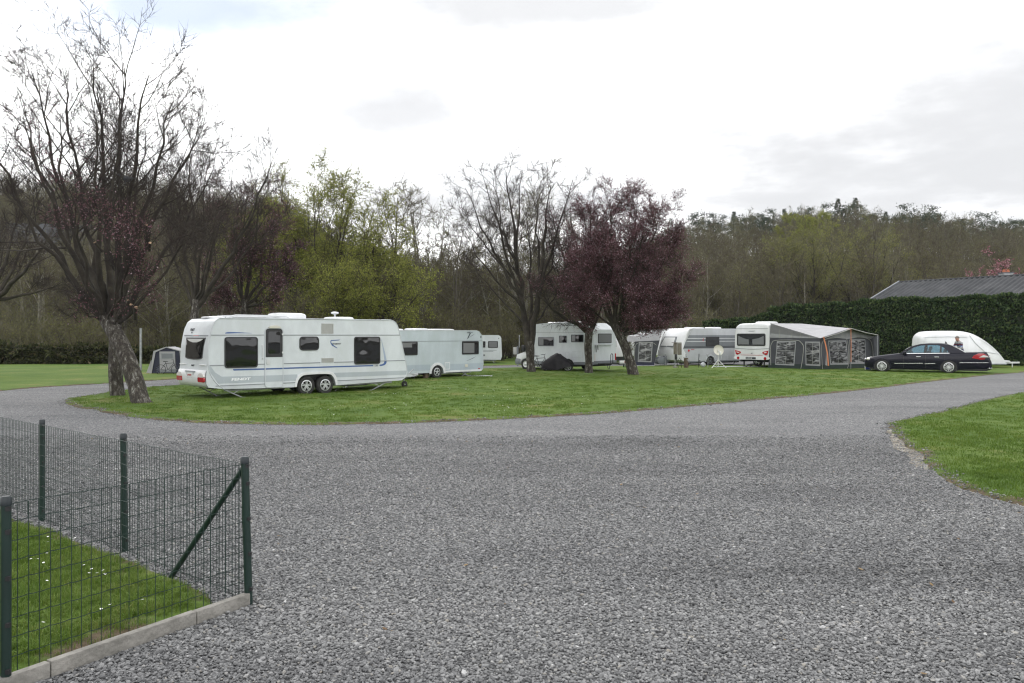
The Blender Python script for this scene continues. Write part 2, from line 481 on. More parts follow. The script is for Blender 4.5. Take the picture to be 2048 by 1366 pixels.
# --- lawns
def lawn_material(name, k=1.0):
    m, n, l, b = principled(name, (0.05, 0.1, 0.02), 0.9, spec=0.2)
    tc = n.new('ShaderNodeTexCoord')
    def nz(s, d, r=0.6):
        t = n.new('ShaderNodeTexNoise'); t.inputs['Scale'].default_value = s; t.inputs['Detail'].default_value = d; t.inputs['Roughness'].default_value = r
        l.new(tc.outputs['Object'], t.inputs['Vector']); return t
    a = nz(0.35, 6, 0.65)
    r1 = ramp(n, [(0.28, (0.050, 0.096, 0.015)), (0.45, (0.070, 0.120, 0.018)), (0.56, (0.090, 0.138, 0.024)), (0.66, (0.135, 0.150, 0.040)), (0.76, (0.185, 0.155, 0.075))])
    l.new(a.outputs['Fac'], r1.inputs[0])
    f = nz(14, 6, 0.75)
    r2 = ramp(n, [(0.25, (0.68, 0.68, 0.64)), (0.5, (1, 1, 1)), (0.75, (1.3, 1.27, 1.2))]); l.new(f.outputs['Fac'], r2.inputs[0])
    mx = n.new('ShaderNodeMixRGB'); mx.blend_type = 'MULTIPLY'; mx.inputs[0].default_value = 1
    l.new(r1.outputs[0], mx.inputs[1]); l.new(r2.outputs[0], mx.inputs[2])
    # worn reddish soil and dead grass along the road edge
    at = n.new('ShaderNodeAttribute'); at.attribute_name = 'edge'
    c = nz(1.6, 5, 0.7)
    sm = n.new('ShaderNodeMath'); sm.operation = 'MULTIPLY_ADD'; sm.inputs[1].default_value = -1.5; sm.inputs[2].default_value = 0.74
    l.new(c.outputs['Fac'], sm.inputs[0])
    ad = n.new('ShaderNodeMath'); ad.operation = 'ADD'; l.new(at.outputs['Fac'], ad.inputs[0]); l.new(sm.outputs[0], ad.inputs[1])
    r3 = ramp(n, [(0.0, (1, 1, 1)), (0.07, (0.6, 0.6, 0.6)), (0.20, (0, 0, 0))]); l.new(ad.outputs[0], r3.inputs[0])
    soil = ramp(n, [(0.35, (0.060, 0.047, 0.030)), (0.6, (0.120, 0.092, 0.058)), (0.75, (0.17, 0.15, 0.11))]); l.new(nz(5, 4).outputs['Fac'], soil.inputs[0])
    m2 = n.new('ShaderNodeMixRGB'); l.new(r3.outputs[0], m2.inputs[0]); l.new(mx.outputs[0], m2.inputs[1]); l.new(soil.outputs[0], m2.inputs[2])
    l.new(m2.outputs[0], b.inputs['Base Color'])
    bp = n.new('ShaderNodeBump'); bp.inputs['Strength'].default_value = 0.8; bp.inputs['Distance'].default_value = 0.04
    l.new(nz(22, 4, 0.7).outputs['Fac'], bp.inputs['Height']); l.new(bp.outputs[0], b.inputs['Normal'])
lawn_material('lawn')

def lawn(name, outline, z, step, label, wob=0.13, seed=1):
    """outline in metres; returns object, outline"""
    rng = random.Random(seed)
    pts = []
    for i, p in enumerate(outline):            # densify and fray
        q = outline[(i + 1) % len(outline)]
        d = math.dist(p, q); dist = max(3.0, (p[1] + q[1]) / 2)
        k = max(1, min(60, int(d / (0.012 * dist + 0.02)))) if dist < 60 else 1
        for j in range(k):
            t = j / k
            x, y = p[0] + (q[0] - p[0]) * t, p[1] + (q[1] - p[1]) * t
            w = wob * (mnoise.noise(Vector((x * 1.3, y * 1.3, seed))) + 0.7 * mnoise.noise(Vector((x * 4.5, y * 4.5, seed + 3))))
            pts.append((x + w, y + w * 0.8))
    B = np.array(pts)
    def inside(P):
        x, y = P[:, 0][:, None], P[:, 1][:, None]
        x0, y0 = B[:, 0][None], B[:, 1][None]; x1, y1 = np.roll(B[:, 0], -1)[None], np.roll(B[:, 1], -1)[None]
        c = ((y0 > y) != (y1 > y)) & (x < (x1 - x0) * (y - y0) / (y1 - y0 + 1e-12) + x0)
        return (c.sum(1) % 2) == 1
    def dist_edge(P):
        d0 = B; d1 = np.roll(B, -1, 0); e = d1 - d0
        L2 = (e ** 2).sum(1) + 1e-9
        t = np.clip(((P[:, None] - d0[None]) * e[None]).sum(2) / L2[None], 0, 1)
        pr = d0[None] + t[:, :, None] * e[None]
        return np.sqrt(((P[:, None] - pr) ** 2).sum(2)).min(1)
    gx = np.arange(B[:, 0].min(), B[:, 0].max(), step); gy = np.arange(B[:, 1].min(), B[:, 1].max(), step)
    G = np.array([(x + rng.uniform(-.2, .2) * step, y + rng.uniform(-.2, .2) * step) for x in gx for y in gy])
    # a denser band along the near edge
    ring = []
    for i in range(len(B)):
        a, c = B[i - 1], B[(i + 1) % len(B)]
        t = c - a; L = math.hypot(*t) + 1e-9; nrm = np.array([-t[1], t[0]]) / L
        for off in (0.06, 0.18, 0.4, 0.8):
            for s in (1, -1): ring.append(B[i] + nrm * off * s)
    P = np.vstack([G, np.array(ring)])
    P = P[inside(P)]
    D = dist_edge(P)
    keep = D > 0.03
    P, D = P[keep], D[keep]
    nb = len(B)
    allp = [Vector(p) for p in B] + [Vector(p) for p in P]
    vv, ee, ff, ov, oe, of = delaunay_2d_cdt(allp, [(i, (i + 1) % nb) for i in range(nb)], [], 1, 1e-4)
    VV = np.array([tuple(v) for v in vv]); DD = dist_edge(VV)
    verts = []
    for p, d in zip(VV, DD):
        hgt = z * min(1, d / 0.07) + 0.004 + 0.02 * mnoise.noise(Vector((p[0] * .5, p[1] * .5, 1.0))) * min(1, d / 1.0)
        verts.append((p[0], p[1], hgt))
    me = raw_mesh(name, verts, [tuple(f) for f in ff], 'lawn', True)
    at = me.attributes.new('edge', 'FLOAT', 'POINT'); at.data.foreach_set('value', DD.astype(np.float32))
    o = link(name, me); tag(o, label, kind='structure')
    return o, inside, dist_edge, B

near_edge = [(127, 804), (150, 813), (180, 819), (220, 827), (260, 834), (320, 840), (400, 846), (480, 848.5), (560, 850), (640, 850), (720, 849), (810, 847), (900, 843), (1000, 839), (1100, 834), (1200, 828), (1300, 820), (1380, 813), (1460, 806), (1530, 799), (1600, 793), (1680, 785), (1760, 776), (1830, 767), (1900, 759), (1985, 749.5), (2060, 744), (2250, 736)]
far_edge = [(2250, 724), (1800, 727), (1500, 731), (1300, 732), (1150, 733.5), (1036, 735.5), (966, 737.5), (800, 745), (600, 755), (450, 764), (360, 771), (297, 775), (215, 785.5), (164, 794), (138, 799)]
c_out = [gp(*p) for p in near_edge + far_edge]
lawn_c = lawn('lawn', c_out, 0.035, 1.2, 'long central lawn with the caravans and trees standing on it', seed=2)
r_px = [(2250, 760), (2120, 772), (2048, 785), (2000, 794), (1960, 803), (1920, 814), (1880, 825), (1835, 834), (1800, 842), (1777, 847), (1776, 856), (1786, 868), (1805, 888), (1822, 900), (1846, 912), (1856, 933), (1872, 949), (1900, 966), (1960, 991), (2000, 1003), (2048, 1016), (2150, 1040), (2500, 1100)]
r_out = [gp(*p) for p in r_px] + [(40, 14), (40, 30)]
lawn_r = lawn('lawn', r_out, 0.035, 0.7, 'grass verge with worn sandy edge on the right of the fork', seed=5)
f_px = [(-400, 815), (-200, 797), (0, 782), (82, 775), (215, 767), (360, 758), (600, 745), (800, 737), (1000, 731.3), (1100, 729.3), (1300, 726), (1450, 722)]
f_out = [gp(*p) for p in f_px] + [(20, 78), (-75, 78)]
lawn_f = lawn('lawn', f_out, 0.03, 2.5, 'strip of grass beyond the looping road below the wood', seed=7)
# lower-left garden inside the wire fence
CORNER, POST_B, POST_C = Vector((-1.955, 5.95)), Vector((-3.56, 7.36)), Vector((-5.04, 8.58))
NEARP = Vector((-2.84, 4.49))
dirA = (POST_C - CORNER).normalized(); dirB = (NEARP - CORNER).normalized()
gA = [CORNER + dirB * 0.10 + dirA * 0.12, CORNER + dirB * 4.2 + Vector((0.10, 0)), Vector((-12, 2.2)), Vector((-12, 14.0)), CORNER + dirA * 12 + Vector((-0.2, -0.15))]
g_out = [tuple(p) for p in [CORNER + dirA * 0.35 + dirB * 0.12, CORNER + dirB * 0.22 + dirA * 0.06, CORNER + dirB * 4.2 + Vector((-0.04, 0)), Vector((-12, 2.0)), Vector((-14, 15.0)), CORNER + dirA * 9 + Vector((-0.12, -0.14)), POST_C + Vector((-0.08, -0.16)), POST_B + Vector((-0.05, -0.12))]]
lawn_g = lawn('lawn', g_out, 0.05, 0.4, 'small grass garden behind the green wire fence', wob=0.04, seed=9)

# worn sandy patch where wheels cut the corner of the verge
noisy('sand', [(0.34, (0.07, 0.058, 0.04)), (0.47, (0.15, 0.13, 0.10)), (0.56, (0.25, 0.23, 0.19)), (0.7, (0.31, 0.295, 0.26))], scale=3.2, detail=8, rough=.95, bump=.4, bscale=20)
sp_ = smooth_poly([gp(*p) for p in ((1772, 862), (1782, 861), (1800, 878), (1818, 886), (1840, 905), (1862, 926), (1860, 940), (1845, 938), (1822, 922), (1800, 902), (1782, 882))], 4)
sp_ = [(x + .16 * mnoise.noise(Vector((x * 3, y * 3, 2))) + .08 * mnoise.noise(Vector((x * 11, y * 11, 2))), y + .22 * mnoise.noise(Vector((x * 3, y * 3, 7))) + .1 * mnoise.noise(Vector((x * 11, y * 11, 7)))) for x, y in sp_]
k = MB(); k.add([(x, y, .009) for x, y in sp_], [tuple(range(len(sp_)))]); tag(k.build('bare_soil', 'sand'), 'worn sandy patch at the edge of the right verge', kind='structure')

# --- grass blades standing on the lawns near enough to be seen
m, n, l, b = principled('blade', (0.06, 0.12, 0.02), 0.7, spec=0.25)
oi = n.new('ShaderNodeObjectInfo')
geo = n.new('ShaderNodeNewGeometry'); tn = n.new('ShaderNodeTexNoise'); tn.inputs['Scale'].default_value = 0.5; tn.inputs['Detail'].default_value = 4
l.new(geo.outputs['Position'], tn.inputs['Vector'])
ad = n.new('ShaderNodeMath'); ad.operation = 'MULTIPLY_ADD'; ad.inputs[1].default_value = 0.36; l.new(oi.outputs['Random'], ad.inputs[0]); 
sb = n.new('ShaderNodeMath'); sb.operation = 'ADD'; sb.inputs[1].default_value = -0.22; l.new(tn.outputs['Fac'], sb.inputs[0]); l.new(sb.outputs[0], ad.inputs[2])
r1 = ramp(n, [(0.1, (0.056, 0.102, 0.014)), (0.4, (0.092, 0.156, 0.022)), (0.65, (0.130, 0.190, 0.032)), (0.82, (0.185, 0.196, 0.060)), (0.95, (0.24, 0.20, 0.10))])
l.new(ad.outputs[0], r1.inputs[0]); l.new(r1.outputs[0], b.inputs['Base Color'])
tr = n.new('ShaderNodeBsdfTranslucent'); l.new(r1.outputs[0], tr.inputs['Color'])
ms = n.new('ShaderNodeMixShader'); ms.inputs[0].default_value = 0.3
l.new(b.outputs[0], ms.inputs[1]); l.new(tr.outputs[0], ms.inputs[2]); l.new(ms.outputs[0], n['Material Output'].inputs['Surface'])
def tuft_src(seed, nbl, rad, h, w):
    rng = random.Random(seed); v = []; f = []
    for k in range(nbl):
        a = rng.uniform(0, 6.283); r_ = rad * math.sqrt(rng.random())
        x, y = r_ * math.cos(a), r_ * math.sin(a)
        ln = h * rng.uniform(0.5, 1.1); th = rng.uniform(0, 6.283); lean = rng.uniform(0.15, 0.9)
        dx, dy = math.cos(th), math.sin(th); ww = w * rng.uniform(.7, 1.2)
        o = len(v)
        px_, py_ = -dy * ww / 2, dx * ww / 2
        mx_, my_, mz_ = x + dx * ln * lean * .35, y + dy * ln * lean * .35, ln * 0.6
        tx_, ty_, tz_ = x + dx * ln * lean * .95, y + dy * ln * lean * .95, ln * (1 - lean * .35)
        v += [(x - px_, y - py_, -0.01), (x + px_, y + py_, -0.01), (mx_ + px_ * .8, my_ + py_ * .8, mz_), (mx_ - px_ * .8, my_ - py_ * .8, mz_), (tx_, ty_, tz_)]
        f += [(o, o + 1, o + 2, o + 3), (o + 3, o + 2, o + 4)]
    return bpy.data.objects.new('tuft_shape', raw_mesh('tuft', v, f, 'blade'))
tufts = [tuft_src(30 + k, 26, 0.06, 0.075, 0.0045) for k in range(4)]
tufts_far = [tuft_src(60 + k, 34, 0.18, 0.048, 0.010) for k in range(4)]
def grass_on(name, lw, dens_fn, srcs, box, label, seed, smin=.7, smax=1.25, zoff=0.03, edge=0.02, maxn=60000):
    rng = np.random.default_rng(seed)
    x0, x1, y0, y1, dmax = box
    N = int((x1 - x0) * (y1 - y0) * dmax)
    P = np.column_stack([rng.uniform(x0, x1, N), rng.uniform(y0, y1, N)])
    # only what the photograph could plausibly see
    P = P[np.abs(P[:, 0]) < 0.72 * P[:, 1] + 1.0]
    P = P[rng.random(len(P)) < dens_fn(P) / dmax]
    P = P[lw[1](P)]
    if len(P) > 20000:
        D = np.concatenate([lw[2](q) for q in np.array_split(P, len(P) // 4000 + 1)])
    else:
        D = lw[2](P)
    keep = (D > edge) & (rng.random(len(P)) < np.clip(D / 0.25, 0.25, 1))
    P, D = P[keep], D[keep]
    P = P[:maxn]; D = D[:maxn]
    n_ = len(P)
    pts = np.column_stack([P, np.minimum(1, D / 0.07) * zoff])
    rots = np.column_stack([rng.uniform(-.15, .15, n_), rng.uniform(-.15, .15, n_), rng.uniform(0, 6.28, n_)])
    s = rng.uniform(smin, smax, n_) * np.clip(0.5 + D / 0.5, .5, 1)
    return scatter(name, pts, rots, np.column_stack([s, s, s * rng.uniform(.7, 1.2, n_)]), srcs, label, 'grass')
grass_on('grass', lawn_g, lambda P: np.full(len(P), 420.0), tufts, (-7.5, -1.5, 4.0, 11.5, 420), 'short green grass blades in the fenced garden', 3, zoff=0.045)
grass_on('grass', lawn_r, lambda P: np.clip(2600 / P[:, 1] ** 1.5, 16, 95), tufts_far, (4, 20, 8.5, 30, 95), 'short green grass blades on the verge by the fork', 4)
grass_on('grass', lawn_c, lambda P: np.clip(3200 / P[:, 1] ** 1.6, 8, 30), tufts_far, (-20, 24, 17, 46, 30), 'short green grass blades on the central lawn', 6, zoff=0.03)

# stones
rng = np.random.default_rng(11)
N = 980000
Y = np.sqrt(rng.uniform(3.9 ** 2, 16 ** 2, N)); X = rng.uniform(-1, 1, N) * (0.68 * Y + 0.9)
P = np.column_stack([X, Y])
P = P[rng.random(len(P)) < np.clip((16.2 - P[:, 1]) / 8.5, 0, 1)]
P = P[~lawn_g[1](P)]; P = P[~lawn_r[1](P)]
# keep the kerb clear
rel = P - np.array(CORNER); nb_ = np.array([-dirB[1], dirB[0]])
side_ = rel @ nb_; al_ = rel @ np.array(dirB)
P = P[~((al_ > -0.05) & (np.abs(side_) < 0.045))]
# stones kicked over the lawn edges
ex_ = []
for lw in (lawn_c, lawn_r):
    Bp = lw[3]; Bp = Bp[(Bp[:, 1] < 27) & (np.abs(Bp[:, 0]) < .7 * Bp[:, 1] + 1)]
    for q in range(26):
        ex_.append(Bp + rng.normal(0, .10, Bp.shape) + rng.normal(0, .05, Bp.shape))
ex_ = np.vstack(ex_); ex_ = ex_[rng.random(len(ex_)) < .8]
n0_ = len(P); P = np.vstack([P, ex_])
n_ = len(P)
sz = np.clip(rng.lognormal(math.log(0.0106), 0.30, n_), 0.006, 0.026)
zz_ = sz * 0.25 + rng.uniform(-0.003, 0.008, n_)
for lw in (lawn_c, lawn_r):
    q_ = ex_[:, :]; ins = lw[1](q_); dd = np.minimum(1, lw[2](q_) / .07) * .04; zz_[n0_:] += np.where(ins, dd, 0)
sz[n0_:] *= 1.25
pts = np.column_stack([P, zz_])
rots = np.column_stack([rng.uniform(-.5, .5, n_), rng.uniform(-.5, .5, n_), rng.uniform(0, 6.28, n_)])
scatter('gravel', pts, rots, np.column_stack([sz, sz, sz]), stones, 'loose grey gravel stones covering the road in front', 'gravel')
print('stones', n_)
# a few dead leaves blown onto the road
noisy('dead_leaf', [(0.3, (0.10, 0.06, 0.03)), (0.7, (0.22, 0.15, 0.07))], scale=3, rough=.9, rand=.6)
lf = bpy.data.objects.new('leaf_shape', raw_mesh('leaf', [(-1, 0, 0), (-.3, .42, .12), (.5, .34, .05), (1.1, 0, .2), (.5, -.34, .1), (-.3, -.42, .05)], [(0, 1, 2, 3), (0, 3, 4, 5)], 'dead_leaf'))
N = 150; Y = np.sqrt(rng.uniform(16, 18 ** 2, N)); P = np.column_stack([rng.uniform(-.65, .65, N) * Y, Y]); P = P[~lawn_g[1](P) & ~lawn_r[1](P) & ~lawn_c[1](P)]; n_ = len(P)
s_ = rng.uniform(.012, .03, n_)
scatter('fallen_leaves', np.column_stack([P, np.full(n_, .016)]), np.column_stack([rng.uniform(-.3, .3, n_), rng.uniform(-.3, .3, n_), rng.uniform(0, 6.28, n_)]), np.column_stack([s_, s_, s_]), [lf], 'scattered dead leaves lying on the gravel', 'leaves')
# ================================================================== TREES
noisy('bark', [(0.36, (0.012, 0.010, 0.008)), (0.47, (0.035, 0.029, 0.023)), (0.55, (0.075, 0.066, 0.054)), (0.60, (0.20, 0.195, 0.175)), (0.68, (0.34, 0.335, 0.31))], scale=9, detail=9, rough=0.95, bump=1.6, bscale=11, stretch=(1, 1, 0.4), nrough=0.8)
noisy('limb', [(0.3, (0.016, 0.013, 0.010)), (0.6, (0.042, 0.035, 0.026)), (0.8, (0.075, 0.068, 0.046))], scale=3, detail=5, rough=0.95)
noisy('twig', [(0.3, (0.020, 0.015, 0.013)), (0.7, (0.048, 0.036, 0.029))], scale=2, detail=2, rough=0.95, rand=0.3)
noisy('pale_wood', [(0.3, (0.40, 0.25, 0.15)), (0.7, (0.50, 0.35, 0.23))], scale=20, rough=0.8)
def island_leaf(name, stops, trans=0.35, rough=0.7, rand=0.0):
    m, n, l, b = principled(name, (0.1, 0.1, 0.1), rough, spec=0.25)
    g = n.new('ShaderNodeNewGeometry')
    src = g.outputs['Random Per Island']
    if rand:
        oi = n.new('ShaderNodeObjectInfo')
        a = n.new('ShaderNodeMath'); a.operation = 'MULTIPLY_ADD'; a.inputs[1].default_value = rand; a.inputs[2].default_value = 0
        l.new(oi.outputs['Random'], a.inputs[0])
        s = n.new('ShaderNodeMath'); s.operation = 'MULTIPLY_ADD'; s.inputs[1].default_value = 1 - rand
        l.new(src, s.inputs[0]); l.new(a.outputs[0], s.inputs[2]); src = s.outputs[0]
    r = ramp(n, stops); l.new(src, r.inputs[0]); l.new(r.outputs[0], b.inputs['Base Color'])
    if trans:
        t = n.new('ShaderNodeBsdfTranslucent'); l.new(r.outputs[0], t.inputs['Color'])
        ms = n.new('ShaderNodeMixShader'); ms.inputs[0].default_value = trans
        l.new(b.outputs[0], ms.inputs[1]); l.new(t.outputs[0], ms.inputs[2]); l.new(ms.outputs[0], n['Material Output'].inputs['Surface'])
island_leaf('plum_leaf', [(0.0, (0.075, 0.032, 0.038)), (0.5, (0.145, 0.064, 0.078)), (0.85, (0.21, 0.108, 0.13)), (0.95, (0.31, 0.20, 0.23)), (1.0, (0.42, 0.32, 0.35))], 0.3)
island_leaf('willow_leaf', [(0.0, (0.13, 0.155, 0.026)), (0.5, (0.23, 0.255, 0.046)), (1.0, (0.34, 0.355, 0.085))], 0.45)
island_leaf('pink_leaf', [(0.0, (0.20, 0.075, 0.09)), (0.6, (0.32, 0.15, 0.17)), (1.0, (0.48, 0.30, 0.32))], 0.3)
island_leaf('wood_twig', [(0.0, (0.050, 0.042, 0.031)), (0.4, (0.088, 0.075, 0.052)), (0.75, (0.120, 0.111, 0.064)), (1.0, (0.17, 0.158, 0.115))], 0.0, 0.95, rand=0.6)
island_leaf('wood_bud', [(0.0, (0.10, 0.105, 0.03)), (0.6, (0.15, 0.155, 0.045)), (1.0, (0.21, 0.215, 0.075))], 0.3, 0.9, rand=0.5)
island_leaf('needle', [(0.0, (0.024, 0.036, 0.022)), (0.6, (0.048, 0.066, 0.040)), (1.0, (0.085, 0.10, 0.062))], 0.1, 0.85, rand=0.4)
noisy('wood_trunk', [(0.3, (0.055, 0.048, 0.036)), (0.55, (0.12, 0.11, 0.082)), (0.75, (0.22, 0.21, 0.17))], scale=2.2, detail=4, rough=0.95, rand=0.5)

class Plant:
    def __init__(self, seed):
        self.rng = random.Random(seed)
        self.wood = MB()           # trunk and limbs
        self.tv = []; self.tf = []; self.tm = []     # twigs, leaves
    def rv(self):
        g = self.rng.gauss
        return Vector((g(0, 1), g(0, 1), g(0, 1)))
    def sliver(self, p, d, L, w, mi=0):
        s = d.cross(self.rv())
        if s.length < 1e-4: return
        s.normalize(); s *= w * 0.5
        o = len(self.tv)
        q = p + d * L
        self.tv += [p - s, p + s, q]
        self.tf.append((o, o + 1, o + 2)); self.tm.append(mi)
    def leaf(self, p, s, mi=1):
        a = self.rv().normalized(); b_ = a.cross(self.rv())
        if b_.length < 1e-4: return
        b_.normalize()
        o = len(self.tv)
        self.tv += [p - a * s * .5, p + b_ * s * .32, p + a * s * .5, p - b_ * s * .32]
        self.tf.append((o, o + 1, o + 2, o + 3)); self.tm.append(mi)
    def thin(self, pts, rad, mi=0):
        """three-sided branch in the crown"""
        o = len(self.tv); n = 3
        d = (pts[-1] - pts[0])
        s = d.cross(Vector((.3, .2, .9)))
        if s.length < 1e-4: s = Vector((1, 0, 0))
        s.normalize(); t = d.normalized().cross(s)
        for p, r_ in zip(pts, rad):
            for k in range(3):
                a = 2.0944 * k
                self.tv.append(p + (s * math.cos(a) + t * math.sin(a)) * r_)
        for i in range(len(pts) - 1):
            for k in range(3):
                a, b_ = o + i * 3 + k, o + i * 3 + (k + 1) % 3
                self.tf.append((a, b_, b_ + 3, a + 3)); self.tm.append(mi)
    def path(self, p, d, L, n, wig, trop, droop=0.0):
        pts = [p.copy()]
        for i in range(n):
            d = (d + self.rv() * wig + Vector((0, 0, trop - droop * i / n))).normalized()
            p = p + d * (L / n); pts.append(p.copy())
        return pts
    def children(self, pts, r, lev, P):
        """sprout the next level along a polyline whose base radius is r"""
        rng = self.rng
        n = P['n'][lev]; n = rng.randint(max(1, int(n * .8)), int(n * 1.2) + 1) if n >= 1 else 0
        tot = sum((pts[i + 1] - pts[i]).length for i in range(len(pts) - 1))
        for j in range(n):
            t = P['start'][lev] + (1 - P['start'][lev]) * (j + rng.random()) / n
            t = min(t, .999)
            x = t * (len(pts) - 1); i = int(x); fr = x - i
            p = pts[i].lerp(pts[i + 1], fr); d = (pts[i + 1] - pts[i]).normalized()
            ax = d.cross(self.rv()); ax.normalize()
            ang = R(rng.uniform(*P['ang'][lev]))
            nd_ = d * math.cos(ang) + ax * math.sin(ang)
            L = tot * P['ratio'][lev] * rng.uniform(.6, 1.15) * (1.15 - 0.55 * t)
            L = max(L, P.get('minL', 0.25))
            rr = min(r * (1 - t * 0.75) * 0.62, L * P.get('thick', 0.016))
            self.branch(p, nd_, L, max(rr, P['rmin']), lev + 1, P)
    def branch(self, p, d, L, r, lev, P):
        pts = self.path(p, d, L, P['segs'][lev], P['wig'][lev], P['trop'][lev], P.get('droop', 0))
        n = len(pts)
        rad = [max(r * (1 - .8 * i / (n - 1)), P['rmin'] * .6) for i in range(n)]
        if lev <= P['woodlev'] and r > 0.02:
            self.wood.tube(pts, rad, 5 if r > .05 else 4, cap=False)
        else:
            self.thin(pts, rad)
        if lev < P['max']:
            self.children(pts, r, lev, P)
        self.twigs(pts, lev, P)
    def twigs(self, pts, lev, P):
        rng = self.rng
        k = P['tw'][lev]
        if not k: return
        m = len(pts) - 1
        for j in range(k):
            x = rng.uniform(0.15, 1) * m; i = min(int(x), m - 1)
            p = pts[i].lerp(pts[i + 1], x - i); d = (pts[i + 1] - pts[i]).normalized()
            td = (d + self.rv() * P.get('twspread', .45) + Vector((0, 0, P.get('twup', .15)))).normalized()
            L = P['twL'] * rng.uniform(.5, 1.3)
            self.sliver(p, td, L, P['tww'] * rng.uniform(.7, 1.3))
            for q in range(P.get('tw2', 0)):
                pp = p + td * L * rng.uniform(.3, .95)
                self.sliver(pp, (td + self.rv() * .5).normalized(), L * .5, P['tww'] * .8)
            nl = P.get('leaf', 0)
            if nl and P.get('leafok', lambda p: True)(p):
                for q in range(int(nl) + (rng.random() < nl - int(nl))):
                    pp = p + td * L * rng.uniform(.1, 1) + self.rv() * .03
                    self.leaf(pp, P['leafs'] * rng.uniform(.6, 1.3))
    def finish(self, name, loc, label, cat, group=None, mats=('twig',), wood='limb', wmats=None):
        """the plant stands at loc; its shapes were laid out in world metres round the origin"""
        root = empty(name, loc, 0, label, cat, group)
        self.wood.build('trunk', wmats or wood, root, smooth=True, angle=60)
        me = bpy.data.meshes.new('crown')
        me.from_pydata([tuple(v) for v in self.tv], [], self.tf)
        for m in mats: me.materials.append(MATS[m])
        if len(mats) > 1: me.polygons.foreach_set('material_index', self.tm)
        me.update()
        link('crown', me, root)
        return root

def Wp(px, py, Y):
    """survey: a point seen at (px, py) at distance Y"""
    return Vector(((px - 1024.0) * Y / 1600.0, Y, EYE - (py - 670.0) * Y / 1600.0))

def rough_trunk(T, pts, rad, n=14, seed=0, flare=1.5, lump=0.10):
    """gnarled trunk with root flare and ridged bark"""
    sp = smooth_poly([tuple(p) for p in pts], 5, closed=False)
    rs = np.interp(np.linspace(0, 1, len(sp)), np.linspace(0, 1, len(rad)), rad)
    v = []; f = []
    s = Vector((1, 0, 0))
    for i, p in enumerate(sp):
        p = Vector(p); a_, b_ = Vector(sp[max(i - 1, 0)]), Vector(sp[min(i + 1, len(sp) - 1)])
        d = (b_ - a_).normalized(); s = (s - d * s.dot(d)).normalized(); t = d.cross(s)
        for k in range(n):
            a = 2 * math.pi * k / n
            q = p + (s * math.cos(a) + t * math.sin(a)) * rs[i]
            nn = mnoise.noise(Vector((q.x * 3.2, q.y * 3.2, q.z * 1.1 + seed)))
            nn += 0.5 * mnoise.noise(Vector((q.x * 9, q.y * 9, q.z * 3 + seed)))
            fl = 1 + (flare - 1) * math.exp(-i * 0.9) * (0.55 + 0.45 * math.sin(a * 4 + seed))
            v.append(p + (s * math.cos(a) + t * math.sin(a)) * rs[i] * (1 + lump * 1.6 * nn) * fl)
    for i in range(len(sp) - 1):
        for k in range(n):
            a, b_ = i * n + k, i * n + (k + 1) % n
            f.append((a, b_, b_ + n, a + n))
    f.append(tuple(range((len(sp) - 1) * n, len(sp) * n)))
    T.wood.mi = 0
    T.wood.add(v, f)
    T.wood.mi = 1

def hero(name, seed, base_px, Y, trunk_px, trunk_r, limbs, P, label, cat='tree', leafmats=('twig',), base_y=None, extra=None, limb_r=0.10, jitter=1.0, flare=1.5):
    """trunk and main limbs are laid along the photographed lines, the rest grows from them"""
    T = Plant(seed)
    base = Wp(base_px[0], base_px[1], Y); base.z = 0
    tp = [Wp(a, b_, Y + dy) - base for a, b_, dy in trunk_px]
    tp[0].z = -0.08
    rough_trunk(T, tp, [q * .9 for q in trunk_r], seed=seed, flare=1 + (flare - 1) * .55)
    for lb in limbs:
        sx, sy, ex, ey, rr = lb[:5]; dy = lb[5] if len(lb) > 5 else T.rng.uniform(-1.6, 1.6) * jitter
        a = Wp(sx, sy, Y + trunk_px[-1][2]) - base; b_ = Wp(ex, ey, Y + dy) - base
        d = b_ - a; L = d.length; n = max(6, int(L / 0.7))
        # arches: start a little steeper outwards, straighten up
        mid = a.lerp(b_, 0.45) + Vector((d.x * .10, d.y * .18, -abs(d.x) * 0.10)) + T.rv() * L * .022
        pts = []
        for i in range(n + 1):
            t = i / n
            p = a * (1 - t) ** 2 + mid * 2 * t * (1 - t) + b_ * t * t
            pts.append(p + T.rv() * (0.075 if 0 < i < n else 0) * min(1, L / 4))
        rad = [max(rr * 1.2 * (1 - .9 * i / n), P['rmin']) for i in range(n + 1)]
        T.wood.tube(pts, rad, 7 if rr > .07 else 5, cap=False)
        T.children(pts, rr, 0, P)
        T.twigs(pts[n // 2:], 1, P)
    if extra: extra(T, base)
    return T.finish(name, base, label, cat, mats=leafmats, wmats=['bark', 'limb'] + (['pale_wood'] if extra else []))

MAPLE = dict(n=[8, 5, 3], start=[.22, .2, .2], ratio=[.42, .45, .5], ang=[(22, 48), (25, 50), (25, 55)], segs=[5, 5, 4, 3], wig=[.06, .07, .08, .09], trop=[.04, .05, .05, .05],
             rmin=.0055, woodlev=1, max=3, tw=[0, 3, 4, 5], twL=.5, tww=.008, twspread=.32, thick=.010, minL=.35)
PLUM = dict(n=[9, 6, 4], start=[.15, .15, .15], ratio=[.36, .45, .5], ang=[(20, 55), (25, 60), (25, 60)], segs=[5, 4, 3, 3], wig=[.10, .12, .14, .14], trop=[.06, .06, .05, .05],
            rmin=.006, woodlev=1, max=3, tw=[0, 3, 4, 7], twL=.38, tww=.010, thick=.012, minL=.3, leaf=1.2, leafs=.05)

